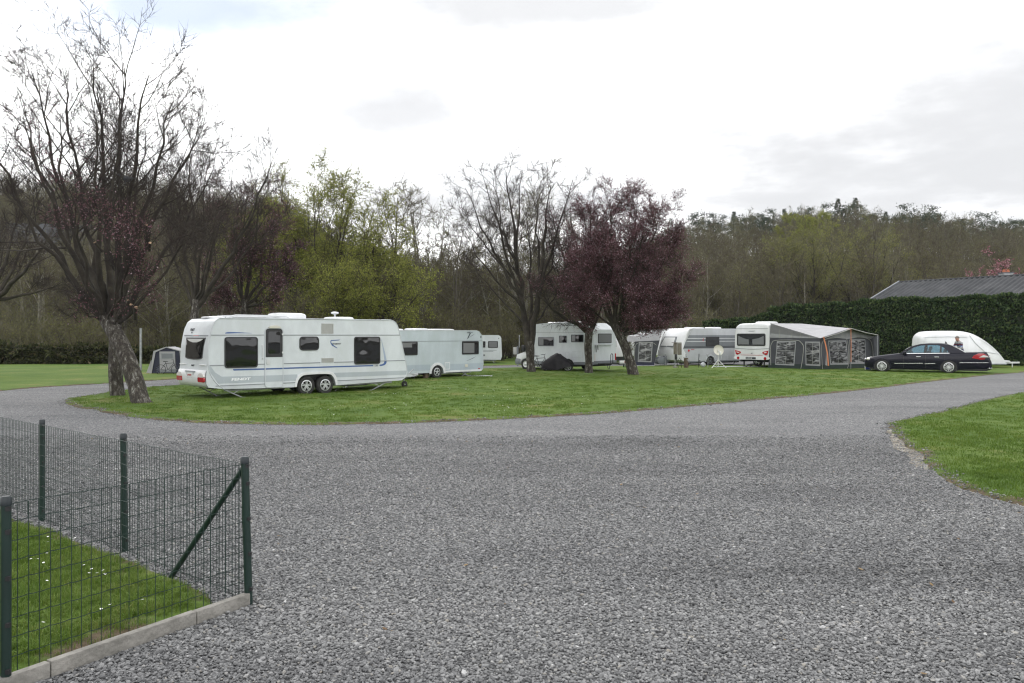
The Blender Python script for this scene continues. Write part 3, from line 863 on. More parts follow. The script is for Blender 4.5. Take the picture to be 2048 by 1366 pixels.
def cut_ends(spots):
    def fn(T, base):
        """fresh pale saw cuts on pruned stubs"""
        for (px, py, Y, dx, ln, r_) in spots:
            T.wood.mi = 1
            p = Wp(px, py, Y) - base
            d = Vector((dx, -.55, .55)).normalized()
            T.wood.tube([p - d * ln, p], r_, 7, cap=False)
            T.wood.mi = 2
            T.wood.tube([p - d * .002, p + d * .012], [r_, r_ * .97], 7)
            T.wood.mi = 1
    return fn

# --- the pair at the bend: an upright bare tree and a leaning plum in front of it
hero('bare_tree', 3, (235, 793), 26.0, [(236, 795, 0), (232, 760, 0), (231, 715, 0), (233, 680, 0.05), (228, 640, .1)], [.26, .235, .24, .25, .20],
     [(222, 650, 62, 142, 0.105, 1.0), (222, 650, 126, 142, 0.095, 2.2), (222, 650, 186, 129, 0.110, -0.8), (232, 650, 247, 125, 0.120, 1.4), (232, 650, 298, 150, 0.115, -0.9), (232, 650, 346, 202, 0.110, 1.6), (232, 650, 397, 258, 0.105, -0.5), (232, 650, 426, 340, 0.090, 1.0), (232, 650, 414, 417, 0.065, -1.0), (222, 650, 36, 185, 0.090, 1.8), (232, 650, 290, 262, 0.075, 2.4)],
     dict(MAPLE, n=[13, 6, 3], start=[.34, .15, .15], ratio=[.40, .46, .48], wig=[.09, .11, .13, .14], tww=.011, twL=.45, tw=[0, 3, 4, 6], rmin=.0066, twspread=.5, thick=.010, ang=[(24, 55), (26, 58), (28, 62)]), 'tall bare tree with upright grey trunk at the road bend', leafmats=('twig',), flare=1.35,
     extra=cut_ends([(257, 600, 25.6, .2, .5, .04), (262, 609, 25.5, .1, .4, .05)]))
def plum_patch(p):
    # blossom only on some sprays
    return mnoise.noise(Vector((p.x * .5 + 3, p.y * .5, p.z * .5))) + (0.0 if p.z < 6.5 else 0.04) > 0.12
hero('plum_tree', 8, (285, 808), 23.2, [(284, 811, 0), (272, 770, .1), (258, 725, .2), (240, 685, .35), (218, 650, .5), (208, 632, .6)], [.31, .27, .26, .25, .23, .19],
     [(208, 640, -51, 253, 0.090, -0.8), (208, 640, -11, 325, 0.080, -1.2), (208, 640, 48, 244, 0.100, -0.6), (208, 640, 120, 235, 0.095, 0.8), (208, 640, 192, 244, 0.100, -0.5), (218, 640, 237, 235, 0.095, 0.3), (208, 640, 138, 379, 0.075, -1.4), (218, 640, 282, 451, 0.060, -1.0), (200, 640, 150, 600, .03, -1.2), (225, 655, 275, 565, .03, -1.0), (215, 645, 240, 500, .035, -1.2)],
     dict(PLUM, leafok=plum_patch, leaf=1.3, leafs=.05, n=[7, 4, 3], start=[.42, .18, .15], ratio=[.36, .44, .48], wig=[.10, .12, .14, .14], tww=.009, rmin=.006, twspread=.5, thick=.010, ang=[(25, 60), (28, 62), (28, 65)]), 'thick gnarled leaning plum tree with scattered pink blossom beside the largest caravan', leafmats=('twig', 'plum_leaf'),
     extra=cut_ends([(272, 615, 22.6, .3, .5, .05), (190, 485, 22.5, -.2, .35, .04), (300, 486, 22.5, .3, .3, .04), (293, 450, 22.8, .2, .35, .04)]))

# --- behind the largest caravan
hero('bare_tree', 13, (392, 756), 37.0, [(392, 759, 0), (390, 720, 0), (384, 680, 0), (388, 640, 0), (392, 600, .2)], [.26, .23, .22, .21, .18],
     [(390, 620, 545, 320, .11, -1), (400, 600, 520, 380, .07, 1.4), (392, 610, 465, 340, .09, 1), (390, 605, 415, 330, .08, -.5), (388, 605, 350, 350, .08, .6), (385, 610, 325, 430, .07, 1), (395, 610, 545, 410, .07, 1.5), (392, 600, 380, 280, .08, 1), (390, 600, 440, 430, .055, -2)],
     dict(MAPLE, tww=.012), 'bare forked tree behind the rear end of the largest caravan', leafmats=('twig',))
hero('plum_tree', 15, (484, 752), 40.0, [(484, 754, 0), (482, 700, 0), (486, 640, 0), (490, 600, .2)], [.2, .17, .16, .14],
     [(490, 610, 430, 420, .08), (488, 610, 470, 390, .08), (490, 605, 520, 390, .08), (492, 605, 560, 430, .08), (492, 610, 578, 500, .07), (488, 612, 410, 520, .06), (494, 615, 560, 580, .05), (488, 612, 440, 600, .045), (490, 600, 500, 470, .05)],
     dict(PLUM, leaf=1.1, leafs=.07, tww=.014, n=[8, 5, 4]), 'purple blossoming plum tree rising above the largest caravan roof', leafmats=('twig', 'plum_leaf'))
# --- three trees on the middle of the lawn
hero('bare_tree', 21, (1062, 745), 42.7, [(1063, 748, 0), (1061, 722, 0), (1060, 700, 0), (1059, 682, 0)], [.27, .235, .25, .25],
     [(1056, 690, 1012, 345, .16, .4), (1062, 690, 1102, 370, .16, -.4), (1046, 610, 930, 375, .09, 1), (1043, 590, 965, 350, .085, -1), (1036, 545, 985, 345, .07, .8), (1032, 520, 1045, 340, .07, -.8), (1070, 610, 1145, 360, .10, -.8), (1080, 550, 1075, 380, .07, 1.2), (1048, 620, 925, 455, .07, -1.2), (1066, 630, 1130, 430, .07, 1.4), (1052, 650, 940, 520, .055, 1.2), (1064, 650, 1140, 520, .05, .8), (1040, 570, 915, 410, .06, 2), (1036, 540, 1000, 420, .05, -1.8), (1060, 680, 1052, 420, .09, 1.5)],
     dict(MAPLE, tww=.0105, n=[8, 5, 3], start=[.3, .18, .15], ratio=[.36, .45, .48], wig=[.09, .11, .13, .14], twL=.5, rmin=.007, twspread=.5, thick=.010, ang=[(28, 60), (28, 60), (28, 62)]), 'tall bare tree standing in front of the motorhome cab')
hero('plum_tree', 24, (1178, 747), 41.6, [(1178, 750, 0), (1177, 720, 0), (1176, 690, 0), (1179, 655, 0)], [.26, .215, .21, .25],
     [(1172, 662, 1058, 568, .11, -1.2), (1174, 655, 1105, 440, .09, .6), (1178, 650, 1140, 410, .10, -.5), (1180, 650, 1180, 400, .09, .8), (1184, 655, 1215, 430, .09, -1), (1174, 655, 1098, 505, .08, 1.2), (1186, 658, 1235, 520, .065, .3), (1172, 660, 1110, 580, .055, .8), (1176, 650, 1120, 475, .065, -1.6), (1182, 650, 1165, 480, .065, 1.6)],
     dict(PLUM, tww=.011, leaf=0.8, leafs=.058, n=[8, 5, 4], leafok=lambda p: p.z > 4.2), 'middle plum tree with one long limb reaching out over the motorhome', leafmats=('twig', 'plum_leaf'))
hero('plum_tree', 29, (1268, 751), 39.5, [(1268, 754, 0), (1262, 730, 0), (1252, 700, 0), (1242, 675, 0), (1228, 648, .1)], [.31, .27, .255, .24, .22],
     [(1228, 652, 1180, 440, .10), (1230, 650, 1225, 410, .11), (1234, 650, 1275, 402, .11), (1238, 655, 1318, 430, .11), (1240, 660, 1348, 485, .10), (1242, 665, 1366, 545, .09), (1244, 670, 1342, 600, .08), (1246, 672, 1310, 640, .055), (1226, 650, 1170, 520, .08), (1234, 650, 1260, 480, .07, -2), (1238, 655, 1300, 520, .07, 2), (1224, 652, 1150, 570, .055), (1236, 655, 1290, 450, .07, -2.2), (1240, 660, 1300, 590, .055, -2), (1232, 650, 1215, 470, .07, 2.2)],
     dict(PLUM, tww=.012, leaf=2.5, leafs=.06, n=[14, 7, 4], ratio=[.40, .46, .5]), 'dense purple leaved plum tree with leaning trunk beside the grey awning', leafmats=('twig', 'plum_leaf'))

# --- forest kinds
def forest_tree(seed, h, spread, tws=5, stems=1, leaf=0.0):
    T = Plant(seed); rng = T.rng
    P = dict(n=[0, 4, 2], start=[.2, .2, .2], ratio=[.4, .42, .5], ang=[(25, 50), (25, 55), (25, 55)], segs=[6, 4, 3, 2], wig=[.05, .1, .13, .13], trop=[.05, .07, .06, .05],
             rmin=.010, woodlev=1, max=3, tw=[0, 3, tws, tws + 2], twL=.75, tww=.026, twspread=.5, thick=.013, minL=.5, leaf=leaf, leafs=.11)
    for s in range(stems):
        a = rng.uniform(0, 6.28); off = Vector((math.cos(a), math.sin(a), 0)) * (0 if stems == 1 else rng.uniform(.1, .5))
        hh = h * rng.uniform(.8, 1.0)
        d = (Vector((0, 0, 1)) + off * .35 + T.rv() * .04).normalized()
        r0 = hh * .011 + .03
        pts = T.path(off, d, hh * .95, 9, .045, .04)
        pts[0].z = -.6
        rad = [max(r0 * (1 - .88 * i / 9), .015) for i in range(10)]
        T.wood.tube(pts, rad, 6, cap=False)
        nb = int(15 / stems ** .5)
        for j in range(nb):
            t = .22 + .75 * (j + rng.random()) / nb
            x = t * 9; i = int(x); p = pts[i].lerp(pts[i + 1], x - i)
            az = rng.uniform(0, 6.28) ; el = R(rng.uniform(25, 60))
            dd = Vector((math.cos(az) * math.cos(el), math.sin(az) * math.cos(el), math.sin(el)))
            L = spread * rng.uniform(.6, 1.1) * (1.15 - .75 * abs(t - .45))
            T.branch(p, dd, L, max(.018, r0 * (1 - t) * .5), 1, P)
        T.twigs(pts[5:], 2, P)
    return T
def forest_proto(name, seed, h, spread, loc, label, cat, group, tws=5, stems=1, leaf=0.0, mats=('wood_twig', 'wood_bud'), wood='wood_trunk'):
    T = forest_tree(seed, h, spread, tws, stems, leaf)
    print(name, len(T.tf), len(T.wood.f))
    return T.finish(name, loc, label, cat, group, mats=mats, wood=wood)

def shrub_proto(name, seed, h, w, loc, label, group, mats=('wood_twig', 'wood_bud'), leaf=0.4):
    T = Plant(seed); rng = T.rng
    P = dict(n=[5, 4, 2], start=[.2, .2, .2], ratio=[.5, .5, .5], ang=[(18, 45), (25, 55), (25, 55)], segs=[5, 4, 3, 2], wig=[.08, .12, .14, .14], trop=[.03, .03, .02, .02],
             rmin=.007, woodlev=0, max=2, tw=[3, 5, 6, 5], twL=.55, tww=.020, twspread=.6, thick=.015, minL=.3, leaf=leaf, leafs=.09)
    for j in range(9):
        a = rng.uniform(0, 6.28); q = rng.uniform(.1, .95)
        d = Vector((math.cos(a) * q * w / h, math.sin(a) * q * w / h, 1)).normalized()
        T.branch(Vector((math.cos(a) * .15, math.sin(a) * .15, -.15)), d, h * rng.uniform(.75, 1.05), .035, 0, P)
    return T.finish(name, loc, label, 'shrub', group, mats=mats, wood='limb')

# willows with fresh yellow-green leaves
def willow(name, seed, px, Y, top_py, w, label, leaf=1.0, leafs=.16, group=None):
    T = Plant(seed); rng = T.rng
    base = Vector(((px - 1024) * Y / 1600, Y, terrain((px - 1024) * Y / 1600, Y) if Y > 78 else 0))
    h = EYE - (top_py - 670) * Y / 1600 - base.z
    P = dict(n=[7, 5, 3], start=[.25, .2, .15], ratio=[.45, .5, .5], ang=[(20, 50), (25, 55), (25, 60)], segs=[6, 5, 4, 3], wig=[.09, .11, .13, .14], trop=[.05, .04, .02, .0],
             rmin=.012, woodlev=1, max=3, tw=[0, 2, 4, 6], twL=.7, tww=.022, twspread=.6, twup=0.0, thick=.014, minL=.5, leaf=leaf * 3.6, leafs=leafs * .56,
             leafok=lambda p: mnoise.noise(Vector((p.x * .35 + seed, p.y * .35, p.z * .35))) > -0.36)
    tp = T.path(Vector((0, 0, -.3)), Vector((rng.uniform(-.15, .15), 0, 1)), h * .22, 4, .06, .05)
    T.wood.tube(tp, [.42, .36, .32, .30, .26], 8, cap=False)
    nl = 9
    for j in range(nl):
        az = 6.283 * (j + rng.random() * .6) / nl
        ex = Vector((math.cos(az) * w * rng.uniform(.35, .95), math.sin(az) * w * .6 * rng.uniform(.3, 1), h * rng.uniform(.62, 1.0)))
        if j % 3 == 0: ex = Vector((math.cos(az) * w * .3, math.sin(az) * w * .3, h * .98))
        a = tp[-1]; d = ex - a; n = 7
        mid = a.lerp(ex, .5) + Vector((d.x * .15, d.y * .15, -abs(d.x) * .05))
        pts = [a * (1 - t) ** 2 + mid * 2 * t * (1 - t) + ex * t * t + T.rv() * .08 for t in [i / n for i in range(n + 1)]]
        rr = rng.uniform(.10, .17)
        T.wood.tube(pts, [max(rr * (1 - .85 * i / n), .02) for i in range(n + 1)], 6, cap=False)
        T.children(pts, rr, 0, P)
    print(name, len(T.tf))
    return T.finish(name, base, label, 'tree', group, mats=('wood_twig', 'willow_leaf'), wood='limb')
willow('willow_tree', 41, 655, 58, 380, 5.6, 'tallest yellow green willow above the largest caravan roof', leaf=1.5)
willow('willow_tree', 42, 575, 60, 440, 4.4, 'yellow green willow between the plum and the tallest willow', leaf=1.8)
willow('willow_tree', 43, 748, 57, 470, 5.4, 'broad yellow green willow behind the front of the largest caravan', leaf=1.9)
willow('willow_tree', 44, 700, 52, 565, 5.0, 'low bushy willow showing just above the largest caravan', leaf=1.6)
willow('willow_tree', 45, 540, 66, 385, 3.2, 'thin greenish willow in the gap left of the tallest willow', leaf=.45)
willow('willow_tree', 46, 1630, 88, 488, 5.5, 'olive green willow on the slope left of the barn roof', leaf=.8, leafs=.13)
willow('willow_tree', 47, 1745, 90, 480, 6.0, 'broad olive green willow nearest the barn roof gable', leaf=.9, leafs=.13)
willow('willow_tree', 48, 1560, 95, 500, 4.5, 'leftmost olive green willow on the slope behind the hedge', leaf=.6, leafs=.13)
willow('willow_tree', 49, 1608, 150, 448, 6.0, 'round bright green tree high on the right hill', leaf=2.6, leafs=.28)

# the wood behind the camp: individual trees along its front, one mass on the hills
FG = 'bare trees along the front of the wood'
FL = 'bare leafless tree in the wood behind the caravans'
protos = []
spots = []
rng = random.Random(77)
for k in range(118):
    px = -90 + 1690 * (k + rng.uniform(-.4, .4)) / 118
    if 505 < px < 800 and k % 2: continue
    Y = rng.uniform(62, 84)
    if px > 1240: Y = rng.uniform(76, 96)
    spots.append((px, Y))
for k in range(7):
    px, Y = spots[k * 13 + 2]
    protos.append(forest_proto('wood_tree', 100 + k, [13.5, 12, 11, 12.5, 10, 14, 9.5][k], [4.0, 3.4, 3.2, 3.6, 3.4, 3.8, 3.0][k], ((px - 1024) * Y / 1600, Y, 0), FL, 'tree', FG, tws=5, stems=[1, 2, 1, 3, 2, 1, 3][k], leaf=[.15, .5, .0, .4, .6, .1, .5][k]))
taken = {k * 13 + 2 for k in range(7)}
ZONES = [(-200, 'on the far left'), (300, 'behind the small blue tent'), (520, 'behind the largest caravan'), (800, 'behind the pale blue caravan'), (985, 'behind the tall middle tree'), (1150, 'behind the plum trees'), (1330, 'behind the white nosed caravan'), (1480, 'behind the hedge end')]
KLOOK = ['bare tree with one tall straight stem', 'bare tree with two stems', 'slim bare tree with one stem', 'bare tree with three stems', 'short bare tree with two stems', 'tallest kind of bare one stemmed tree', 'short bushy bare tree with three stems']
def zone(px): return [z for a, z in ZONES if px >= a][-1]
for k in range(7):
    px = spots[k * 13 + 2][0]; tag(protos[k], KLOOK[k] + ' in the wood ' + zone(px), None, 'bare trees of the wood ' + zone(px))
for i, (px, Y) in enumerate(spots):
    if i in taken: continue
    kk = rng.randrange(7)
    o = copy_tree(protos[kk])
    tag(o, KLOOK[kk] + ' in the wood ' + zone(px), None, 'bare trees of the wood ' + zone(px))
    x = (px - 1024) * Y / 1600
    s = rng.uniform(.72, 1.02)
    if px > 1250: s *= .92
    elif 780 < px < 1120: s *= 1.22
    o.location = (x, Y, terrain(x, Y)); o.scale = (s, s, s * rng.uniform(.92, 1.08)); o.rotation_euler = (0, 0, rng.uniform(0, 6.28))
# shrubs at the foot of the wood
SG = 'bare shrubs at the foot of the wood'
shr = []
for k in range(4):
    px = [590, 1240, 905, 150][k]; Y = [49, 64, 60, 55][k]
    shr.append(shrub_proto('shrub', 200 + k, [4.2, 3.4, 4.0, 3.0][k], [3.4, 2.6, 2.2, 2.4][k], ((px - 1024) * Y / 1600, Y, 0),
                           ['dark many stemmed bare shrub above the largest caravan roof', 'bare brown shrub behind the grey awning', 'bare upright shrub behind the pale blue caravan', 'bare brushy shrub at the wood edge behind the road bend'][k], None, leaf=[.1, .5, .5, .7][k]))
for k in range(120):
    px = -80 + 1640 * (k + rng.uniform(-.4, .4)) / 120
    Y = rng.uniform(57, 74) if px < 1250 else rng.uniform(70, 84)
    o = copy_tree(shr[rng.randrange(1, 4)])
    x = (px - 1024) * Y / 1600; s = rng.uniform(.6, 1.15)
    o.location = (x, Y, terrain(x, Y)); o.scale = (s, s, s * rng.uniform(.8, 1.2)); o.rotation_euler = (0, 0, rng.uniform(0, 6.28))
    tag(o, 'bare shrub at the foot of the wood ' + zone(px), None, 'bare shrubs of the wood ' + zone(px))
# large bare tree cut by the left edge of the view, a pale one behind the awnings
hero('bare_tree', 55, (-40, 760), 41.0, [(-40, 765, 0), (-38, 700, 0), (-30, 640, 0), (-15, 595, 0)], [.42, .36, .33, .26],
     [(-15, 600, 100, 470, .13, -.5), (-18, 605, 40, 400, .12, 1), (-15, 600, 130, 560, .08, .5), (-20, 605, -60, 380, .12, 0), (-15, 600, 10, 480, .09, 1.5), (-12, 598, 80, 400, .09, 1)],
     dict(MAPLE, tww=.018, n=[8, 5, 4]), 'bare tree with a thick slanting limb cut by the left edge')

# hills: thousands of trees that read as one mass
rngn = np.random.default_rng(21)
src_pairs = [[c for c in p.children] for p in protos]
N = 3600
Y = np.sqrt(rngn.uniform(82 ** 2, 238 ** 2, N)); A = rngn.uniform(-.78, .78, N)
ok = (A < .17) | (Y < 186 + 14 * rngn.random(N)); Y, A = Y[ok], A[ok]; N = len(Y); X = A * Y
pts = np.array([(x, y, terrain(x, y)) for x, y in zip(X, Y)])
sc_ = rngn.uniform(.6, .98, N)
scatter('hillside_wood', pts, np.column_stack([rngn.uniform(-.05, .05, N), rngn.uniform(-.05, .05, N), rngn.uniform(0, 6.28, N)]), np.column_stack([sc_, sc_, sc_ * rngn.uniform(.85, 1.05, N)]), src_pairs, 'brown leafless wood covering the hills behind the camp', 'wood')

# the trees on the other side of the road, behind the viewpoint: they show in windows and paint
N = 70
X = rngn.uniform(-60, 60, N); Y = rngn.uniform(-48, -20, N)
sc_ = rngn.uniform(.6, 1.0, N)
scatter('woodland_behind', np.column_stack([X, Y, np.zeros(N)]), np.column_stack([np.zeros(N), np.zeros(N), rngn.uniform(0, 6.28, N)]), np.column_stack([sc_, sc_, sc_]), src_pairs, 'bare wood behind the viewpoint', 'wood')

# conifers on the right skyline
def pine(seed, h, kind):
    T = Plant(seed); rng = T.rng
    pts = T.path(Vector((0, 0, -.6)), Vector((0, 0, 1)), h, 7, .02, .02)
    T.wood.tube(pts, [h * .013 * (1 - .8 * i / 7) + .03 for i in range(8)], 6, cap=False)
    if kind == 'pine':
        for j in range(30):
            t = rng.uniform(.5, 1.0) if j > 5 else rng.uniform(.25, .5)
            az = rng.uniform(0, 6.28); L = h * .23 * (1.25 - .75 * t) * rng.uniform(.4, 1.1)
            c = Vector((math.cos(az) * L, math.sin(az) * L, h * t + L * .15))
            T.thin([Vector((0, 0, h * t - L * .1)), c], [.05, .02])
            rx = h * .075 * rng.uniform(.7, 1.3)
            for q in range(44):
                p = c + Vector((rng.gauss(0, .55) * rx, rng.gauss(0, .55) * rx, rng.gauss(0, .32) * rx))
                T.sliver(p, (T.rv() + Vector((0, 0, .4))).normalized(), .55, .16, 1)
    else:
        for j in range(60):
            t = j / 60; z = h * (.10 + .9 * t); L0 = h * .20 * (1 - t) + .15
            for q in range(5):
                az = rng.uniform(0, 6.28); L = L0 * rng.uniform(.7, 1.1)
                d = Vector((math.cos(az), math.sin(az), -.18)); c = Vector((0, 0, z))
                T.thin([c, c + d * L], [.03, .01])
                for r_ in range(5):
                    p = c + d * L * rng.uniform(.25, 1)
                    T.sliver(p, (d + T.rv() * .5).normalized(), .6, .2, 1)
    return T
CG = 'conifers on the skyline of the right hill'
cps = []
rng = random.Random(5)
kinds = ['pine', 'pine', 'spruce', 'pine']
cspots = []
for k in range(150):
    a = .17 + .53 * (k + rng.uniform(-.5, .5)) / 150
    if a < .28 and rng.random() < .35: continue
    Y = rng.uniform(192, 226); cspots.append((a * Y, Y))
for k in range(4):
    x, y = cspots[k * 9 + 1]
    T = pine(300 + k, [13.5, 12, 14.5, 12.8][k], kinds[k])
    cps.append(T.finish({'pine': 'pine_tree', 'spruce': 'spruce_tree'}[kinds[k]], (x, y, terrain(x, y)), ('dark pointed spruce' if kinds[k] == 'spruce' else 'dark pine') + ' on the crest of the right hill above the bright green tree', 'tree', 'conifers on the ridge above the bright green tree', mats=('wood_twig', 'needle'), wood='wood_trunk'))
tk = {k * 9 + 1 for k in range(4)}
for i, (x, y) in enumerate(cspots):
    if i in tk: continue
    kk = rng.choice([0, 0, 1, 1, 3, 3, 2])
    o = copy_tree(cps[kk]); s = rng.uniform(.66, .98)
    cz = 'above the bright green tree' if x / y < .40 else ('above the olive willows' if x / y < .50 else 'above the barn roof')
    tag(o, ('dark pointed spruce' if kk == 2 else 'dark pine') + ' on the crest of the right hill ' + cz, None, 'conifers on the ridge ' + cz)
    o.location = (x, y, terrain(x, y) - .2); o.scale = (s, s, s); o.rotation_euler = (0, 0, rng.uniform(0, 6.28))
# ================================================================== CARAVANS AND VEHICLES
# local frames: x along the side facing the road (left to right in view), y away from it, z up
def dirty(name, col, rough=0.35, coat=0.25, amt=0.10, scale=1.3):
    c2 = tuple(c * (1 - amt) for c in col); c3 = (col[0] * (1 - amt * 1.6), col[1] * (1 - amt * 1.5), col[2] * (1 - amt * 1.9))
    noisy(name, [(0.28, c3), (0.45, c2), (0.6, col)], scale=scale, detail=7, rough=rough, coat=coat, stretch=(1, 1, .55), nrough=.62)
dirty('white_skin', (0.585, 0.62, 0.64))
dirty('white_shell', (0.69, 0.70, 0.71))
dirty('blue_white_skin', (0.47, 0.53, 0.56))
dirty('grey_band', (0.40, 0.44, 0.47))
dirty('light_grey', (0.52, 0.545, 0.57))
dirty('silver_skin', (0.44, 0.455, 0.475))
dirty('mid_grey', (0.17, 0.185, 0.20))
dirty('dark_grey', (0.075, 0.082, 0.092))
dirty('cream', (0.60, 0.58, 0.50), .4)
dirty('vent_beige', (0.42, 0.42, 0.40), .5)
m, n, l, b = principled('glass', (0.006, 0.007, 0.008), 0.03, spec=0.75)
tc = n.new('ShaderNodeTexCoord'); tn = n.new('ShaderNodeTexNoise'); tn.inputs['Scale'].default_value = 1.6; tn.inputs['Detail'].default_value = 1; l.new(tc.outputs['Object'], tn.inputs['Vector'])
bp = n.new('ShaderNodeBump'); bp.inputs['Strength'].default_value = .12; bp.inputs['Distance'].default_value = .1; l.new(tn.outputs['Fac'], bp.inputs['Height']); l.new(bp.outputs[0], b.inputs['Normal'])
principled('car_glass', (0.02, 0.035, 0.045), 0.03, spec=0.8)
noisy('black_plastic', [(0.3, (0.012, 0.012, 0.013)), (0.7, (0.022, 0.022, 0.024))], scale=6, rough=0.45)
noisy('rubber', [(0.3, (0.014, 0.014, 0.014)), (0.7, (0.032, 0.031, 0.030))], scale=9, rough=0.85)
principled('alloy', (0.62, 0.63, 0.64), 0.28, 0.75)
principled('chrome', (0.75, 0.76, 0.78), 0.15, 0.9)
noisy('galvanised', [(0.3, (0.24, 0.25, 0.26)), (0.7, (0.42, 0.43, 0.44))], scale=8, rough=0.45, metal=0.6)
principled('red_lens', (0.36, 0.012, 0.018), 0.12, coat=0.8)
principled('clear_lens', (0.62, 0.60, 0.58), 0.15, coat=0.8)
principled('orange_lens', (0.55, 0.16, 0.04), 0.2, coat=0.6)
principled('blue_stripe', (0.045, 0.095, 0.26), 0.35, coat=0.3)
principled('grey_blue_fade', (0.30, 0.36, 0.46), 0.4)
principled('ink', (0.03, 0.035, 0.045), 0.4)
principled('ink_grey', (0.16, 0.18, 0.21), 0.4)
principled('ink_white', (0.78, 0.79, 0.80), 0.4)
principled('ink_red', (0.42, 0.02, 0.03), 0.4)
principled('plate_white', (0.66, 0.67, 0.66), 0.4)
principled('seam', (0.22, 0.235, 0.25), 0.5)
principled('curtain', (0.55, 0.55, 0.54), 0.8)
noisy('dim_interior', [(0.3, (0.03, 0.03, 0.03)), (0.7, (0.09, 0.085, 0.08))], scale=3, rough=.8)

def spoke_rim(w, rr, cy, n, style):
    """w: MB; alloy rim facing -y at plane cy"""
    w.lathe([(rr * .99, cy + .04), (rr, cy), (rr * .86, cy - .004), (rr * .84, cy + .03)], 24, axis='y')
    for k in range(n):
        a = 2 * math.pi * k / n + .3
        if style == 'five':
            for s in (-1, 1):
                a2 = a + s * .16
                w.bar((rr * .12 * math.cos(a2 + s * .5), cy + .006, rr * .12 * math.sin(a2 + s * .5)), (rr * .9 * math.cos(a2), cy + .004, rr * .9 * math.sin(a2)), rr * .13, .025, up=(0, 1, 0))
        else:
            w.bar((rr * .1 * math.cos(a), cy + .006, rr * .1 * math.sin(a)), (rr * .9 * math.cos(a), cy + .004, rr * .9 * math.sin(a)), rr * (.20 if style == 'star' else .10), .025, up=(0, 1, 0))
    w.lathe([(0.001, cy - .008), (rr * .17, cy - .006), (rr * .24, cy + .01)], 14, axis='y')

WHEEL_CACHE = {}
def wheel(parent, x, y, r, width=.2, rim=.62, n=5, style='five', face=-1, rimmat='alloy'):
    key = (r, width, rim, n, style, rimmat)
    if key not in WHEEL_CACHE:
        t = MB(); rr = r * rim
        t.lathe([(rr, 0.03), (rr + .01, .0), (r * .88, -.004), (r * .97, .018), (r, .05), (r, width - .05), (r * .97, width - .018), (r * .88, width), (rr, width), (rr, .05)], 28, axis='y')
        t.lathe([(0.001, .06), (rr, .06)], 28, axis='y')
        tm = t.mesh('tyre', 'rubber', smooth=True, angle=40)
        w = MB()
        if style == 'cap':
            w.lathe([(0.001, -.012), (rr * .3, -.012), (rr * .55, .012), (rr * .9, .0), (rr, .02)], 24, axis='y')
            for k in range(8):
                a = k * .785; w.box(rr * .62 * math.cos(a) - .018, rr * .62 * math.cos(a) + .018, -.004, .02, rr * .62 * math.sin(a) - .018, rr * .62 * math.sin(a) + .018)
        else:
            spoke_rim(w, rr, .0, n, style)
        WHEEL_CACHE[key] = (tm, w.mesh('rim', rimmat, smooth=True, angle=35))
    tm, rm = WHEEL_CACHE[key]
    o = link('wheel', tm, parent); o.location = (x, y, r - .005)
    if face > 0: o.rotation_euler = (0, 0, math.pi)
    q = link('rim', rm, o)
    return o

def side_window(parent, x0, x1, z0, z1, r=.06, y=0.0, fr=.035, curtain=None, name='window', inset=0.0, framemat='black_plastic'):
    f = MB(); o_ = rrect(x0, x1, z0, z1, r); i_ = rrect(x0 + fr, x1 - fr, z0 + fr, z1 - fr, max(.01, r - fr * .5))
    f.ring(o_, i_, y - .022, y + .01)
    w = f.build(name, framemat, parent, smooth=True)
    p = MB(); p.prism(rrect(x0 + fr * .7, x1 - fr * .7, z0 + fr * .7, z1 - fr * .7, max(.01, r - fr * .5)), y - .014, y + .004)
    p.build('pane', 'glass', w, smooth=True)
    if curtain:
        for a, b_, c, d in curtain:
            k = MB(); nn = 9
            # folded net curtain just behind the glass line
            pts = []
            for i in range(nn):
                t = i / (nn - 1); pts.append((a + (b_ - a) * t, y - .0165 - (.001 if i % 2 else 0)))
            v = [(px_, py_, c) for px_, py_ in pts] + [(px_, py_, d) for px_, py_ in pts]
            k.add(v, [(i, i + 1, i + 1 + nn, i + nn) for i in range(nn - 1)])
            k.build('blind', 'blind_glass', w)
    return w
# a pale blind seen through smoked acrylic
principled('blind_glass', (0.16, 0.165, 0.17), 0.08, spec=0.6)

def slab(parent, name, poly, mat, y0=-.004, y1=.002, smooth=False, bevel=0):
    m_ = MB(); m_.prism(poly, y0, y1); return m_.build(name, mat, parent, smooth=smooth, bevel=bevel)

def rect(x0, x1, z0, z1): return [(x0, z0), (x1, z0), (x1, z1), (x0, z1)]

class Face:
    """end face that follows the side profile: x as a function of z"""
    def __init__(self, tab, sign=-1): self.z = [t[0] for t in tab]; self.x = [t[1] for t in tab]; self.s = sign
    def at(self, z): return float(np.interp(z, self.z, self.x))
    def plate(self, parent, name, poly, mat, t=.006, back=.01, smooth=False):
        """poly of (y, z)"""
        n = len(poly); v = [(self.at(z) + self.s * t, y, z) for y, z in poly] + [(self.at(z) - self.s * back, y, z) for y, z in poly]
        m_ = MB(); m_.add(v, [tuple(range(n)), tuple(range(2 * n - 1, n - 1, -1))] + [(i, i + n, (i + 1) % n + n, (i + 1) % n) for i in range(n)])
        return m_.build(name, mat, parent, smooth=smooth)

def jack(parent, x0, z0, x1, y, name='corner_steady'):
    m_ = MB(); m_.bar((x0, y, z0), (x1, y, .03), .05, .03); m_.bar((x0 + (x1 - x0) * .5, y, .5 * z0), (x0 + (x1 - x0) * 1.05, y, z0), .03, .02)
    m_.box(x1 - .08, x1 + .08, y - .06, y + .06, 0.03, .05)
    return m_.build(name, 'galvanised', parent)

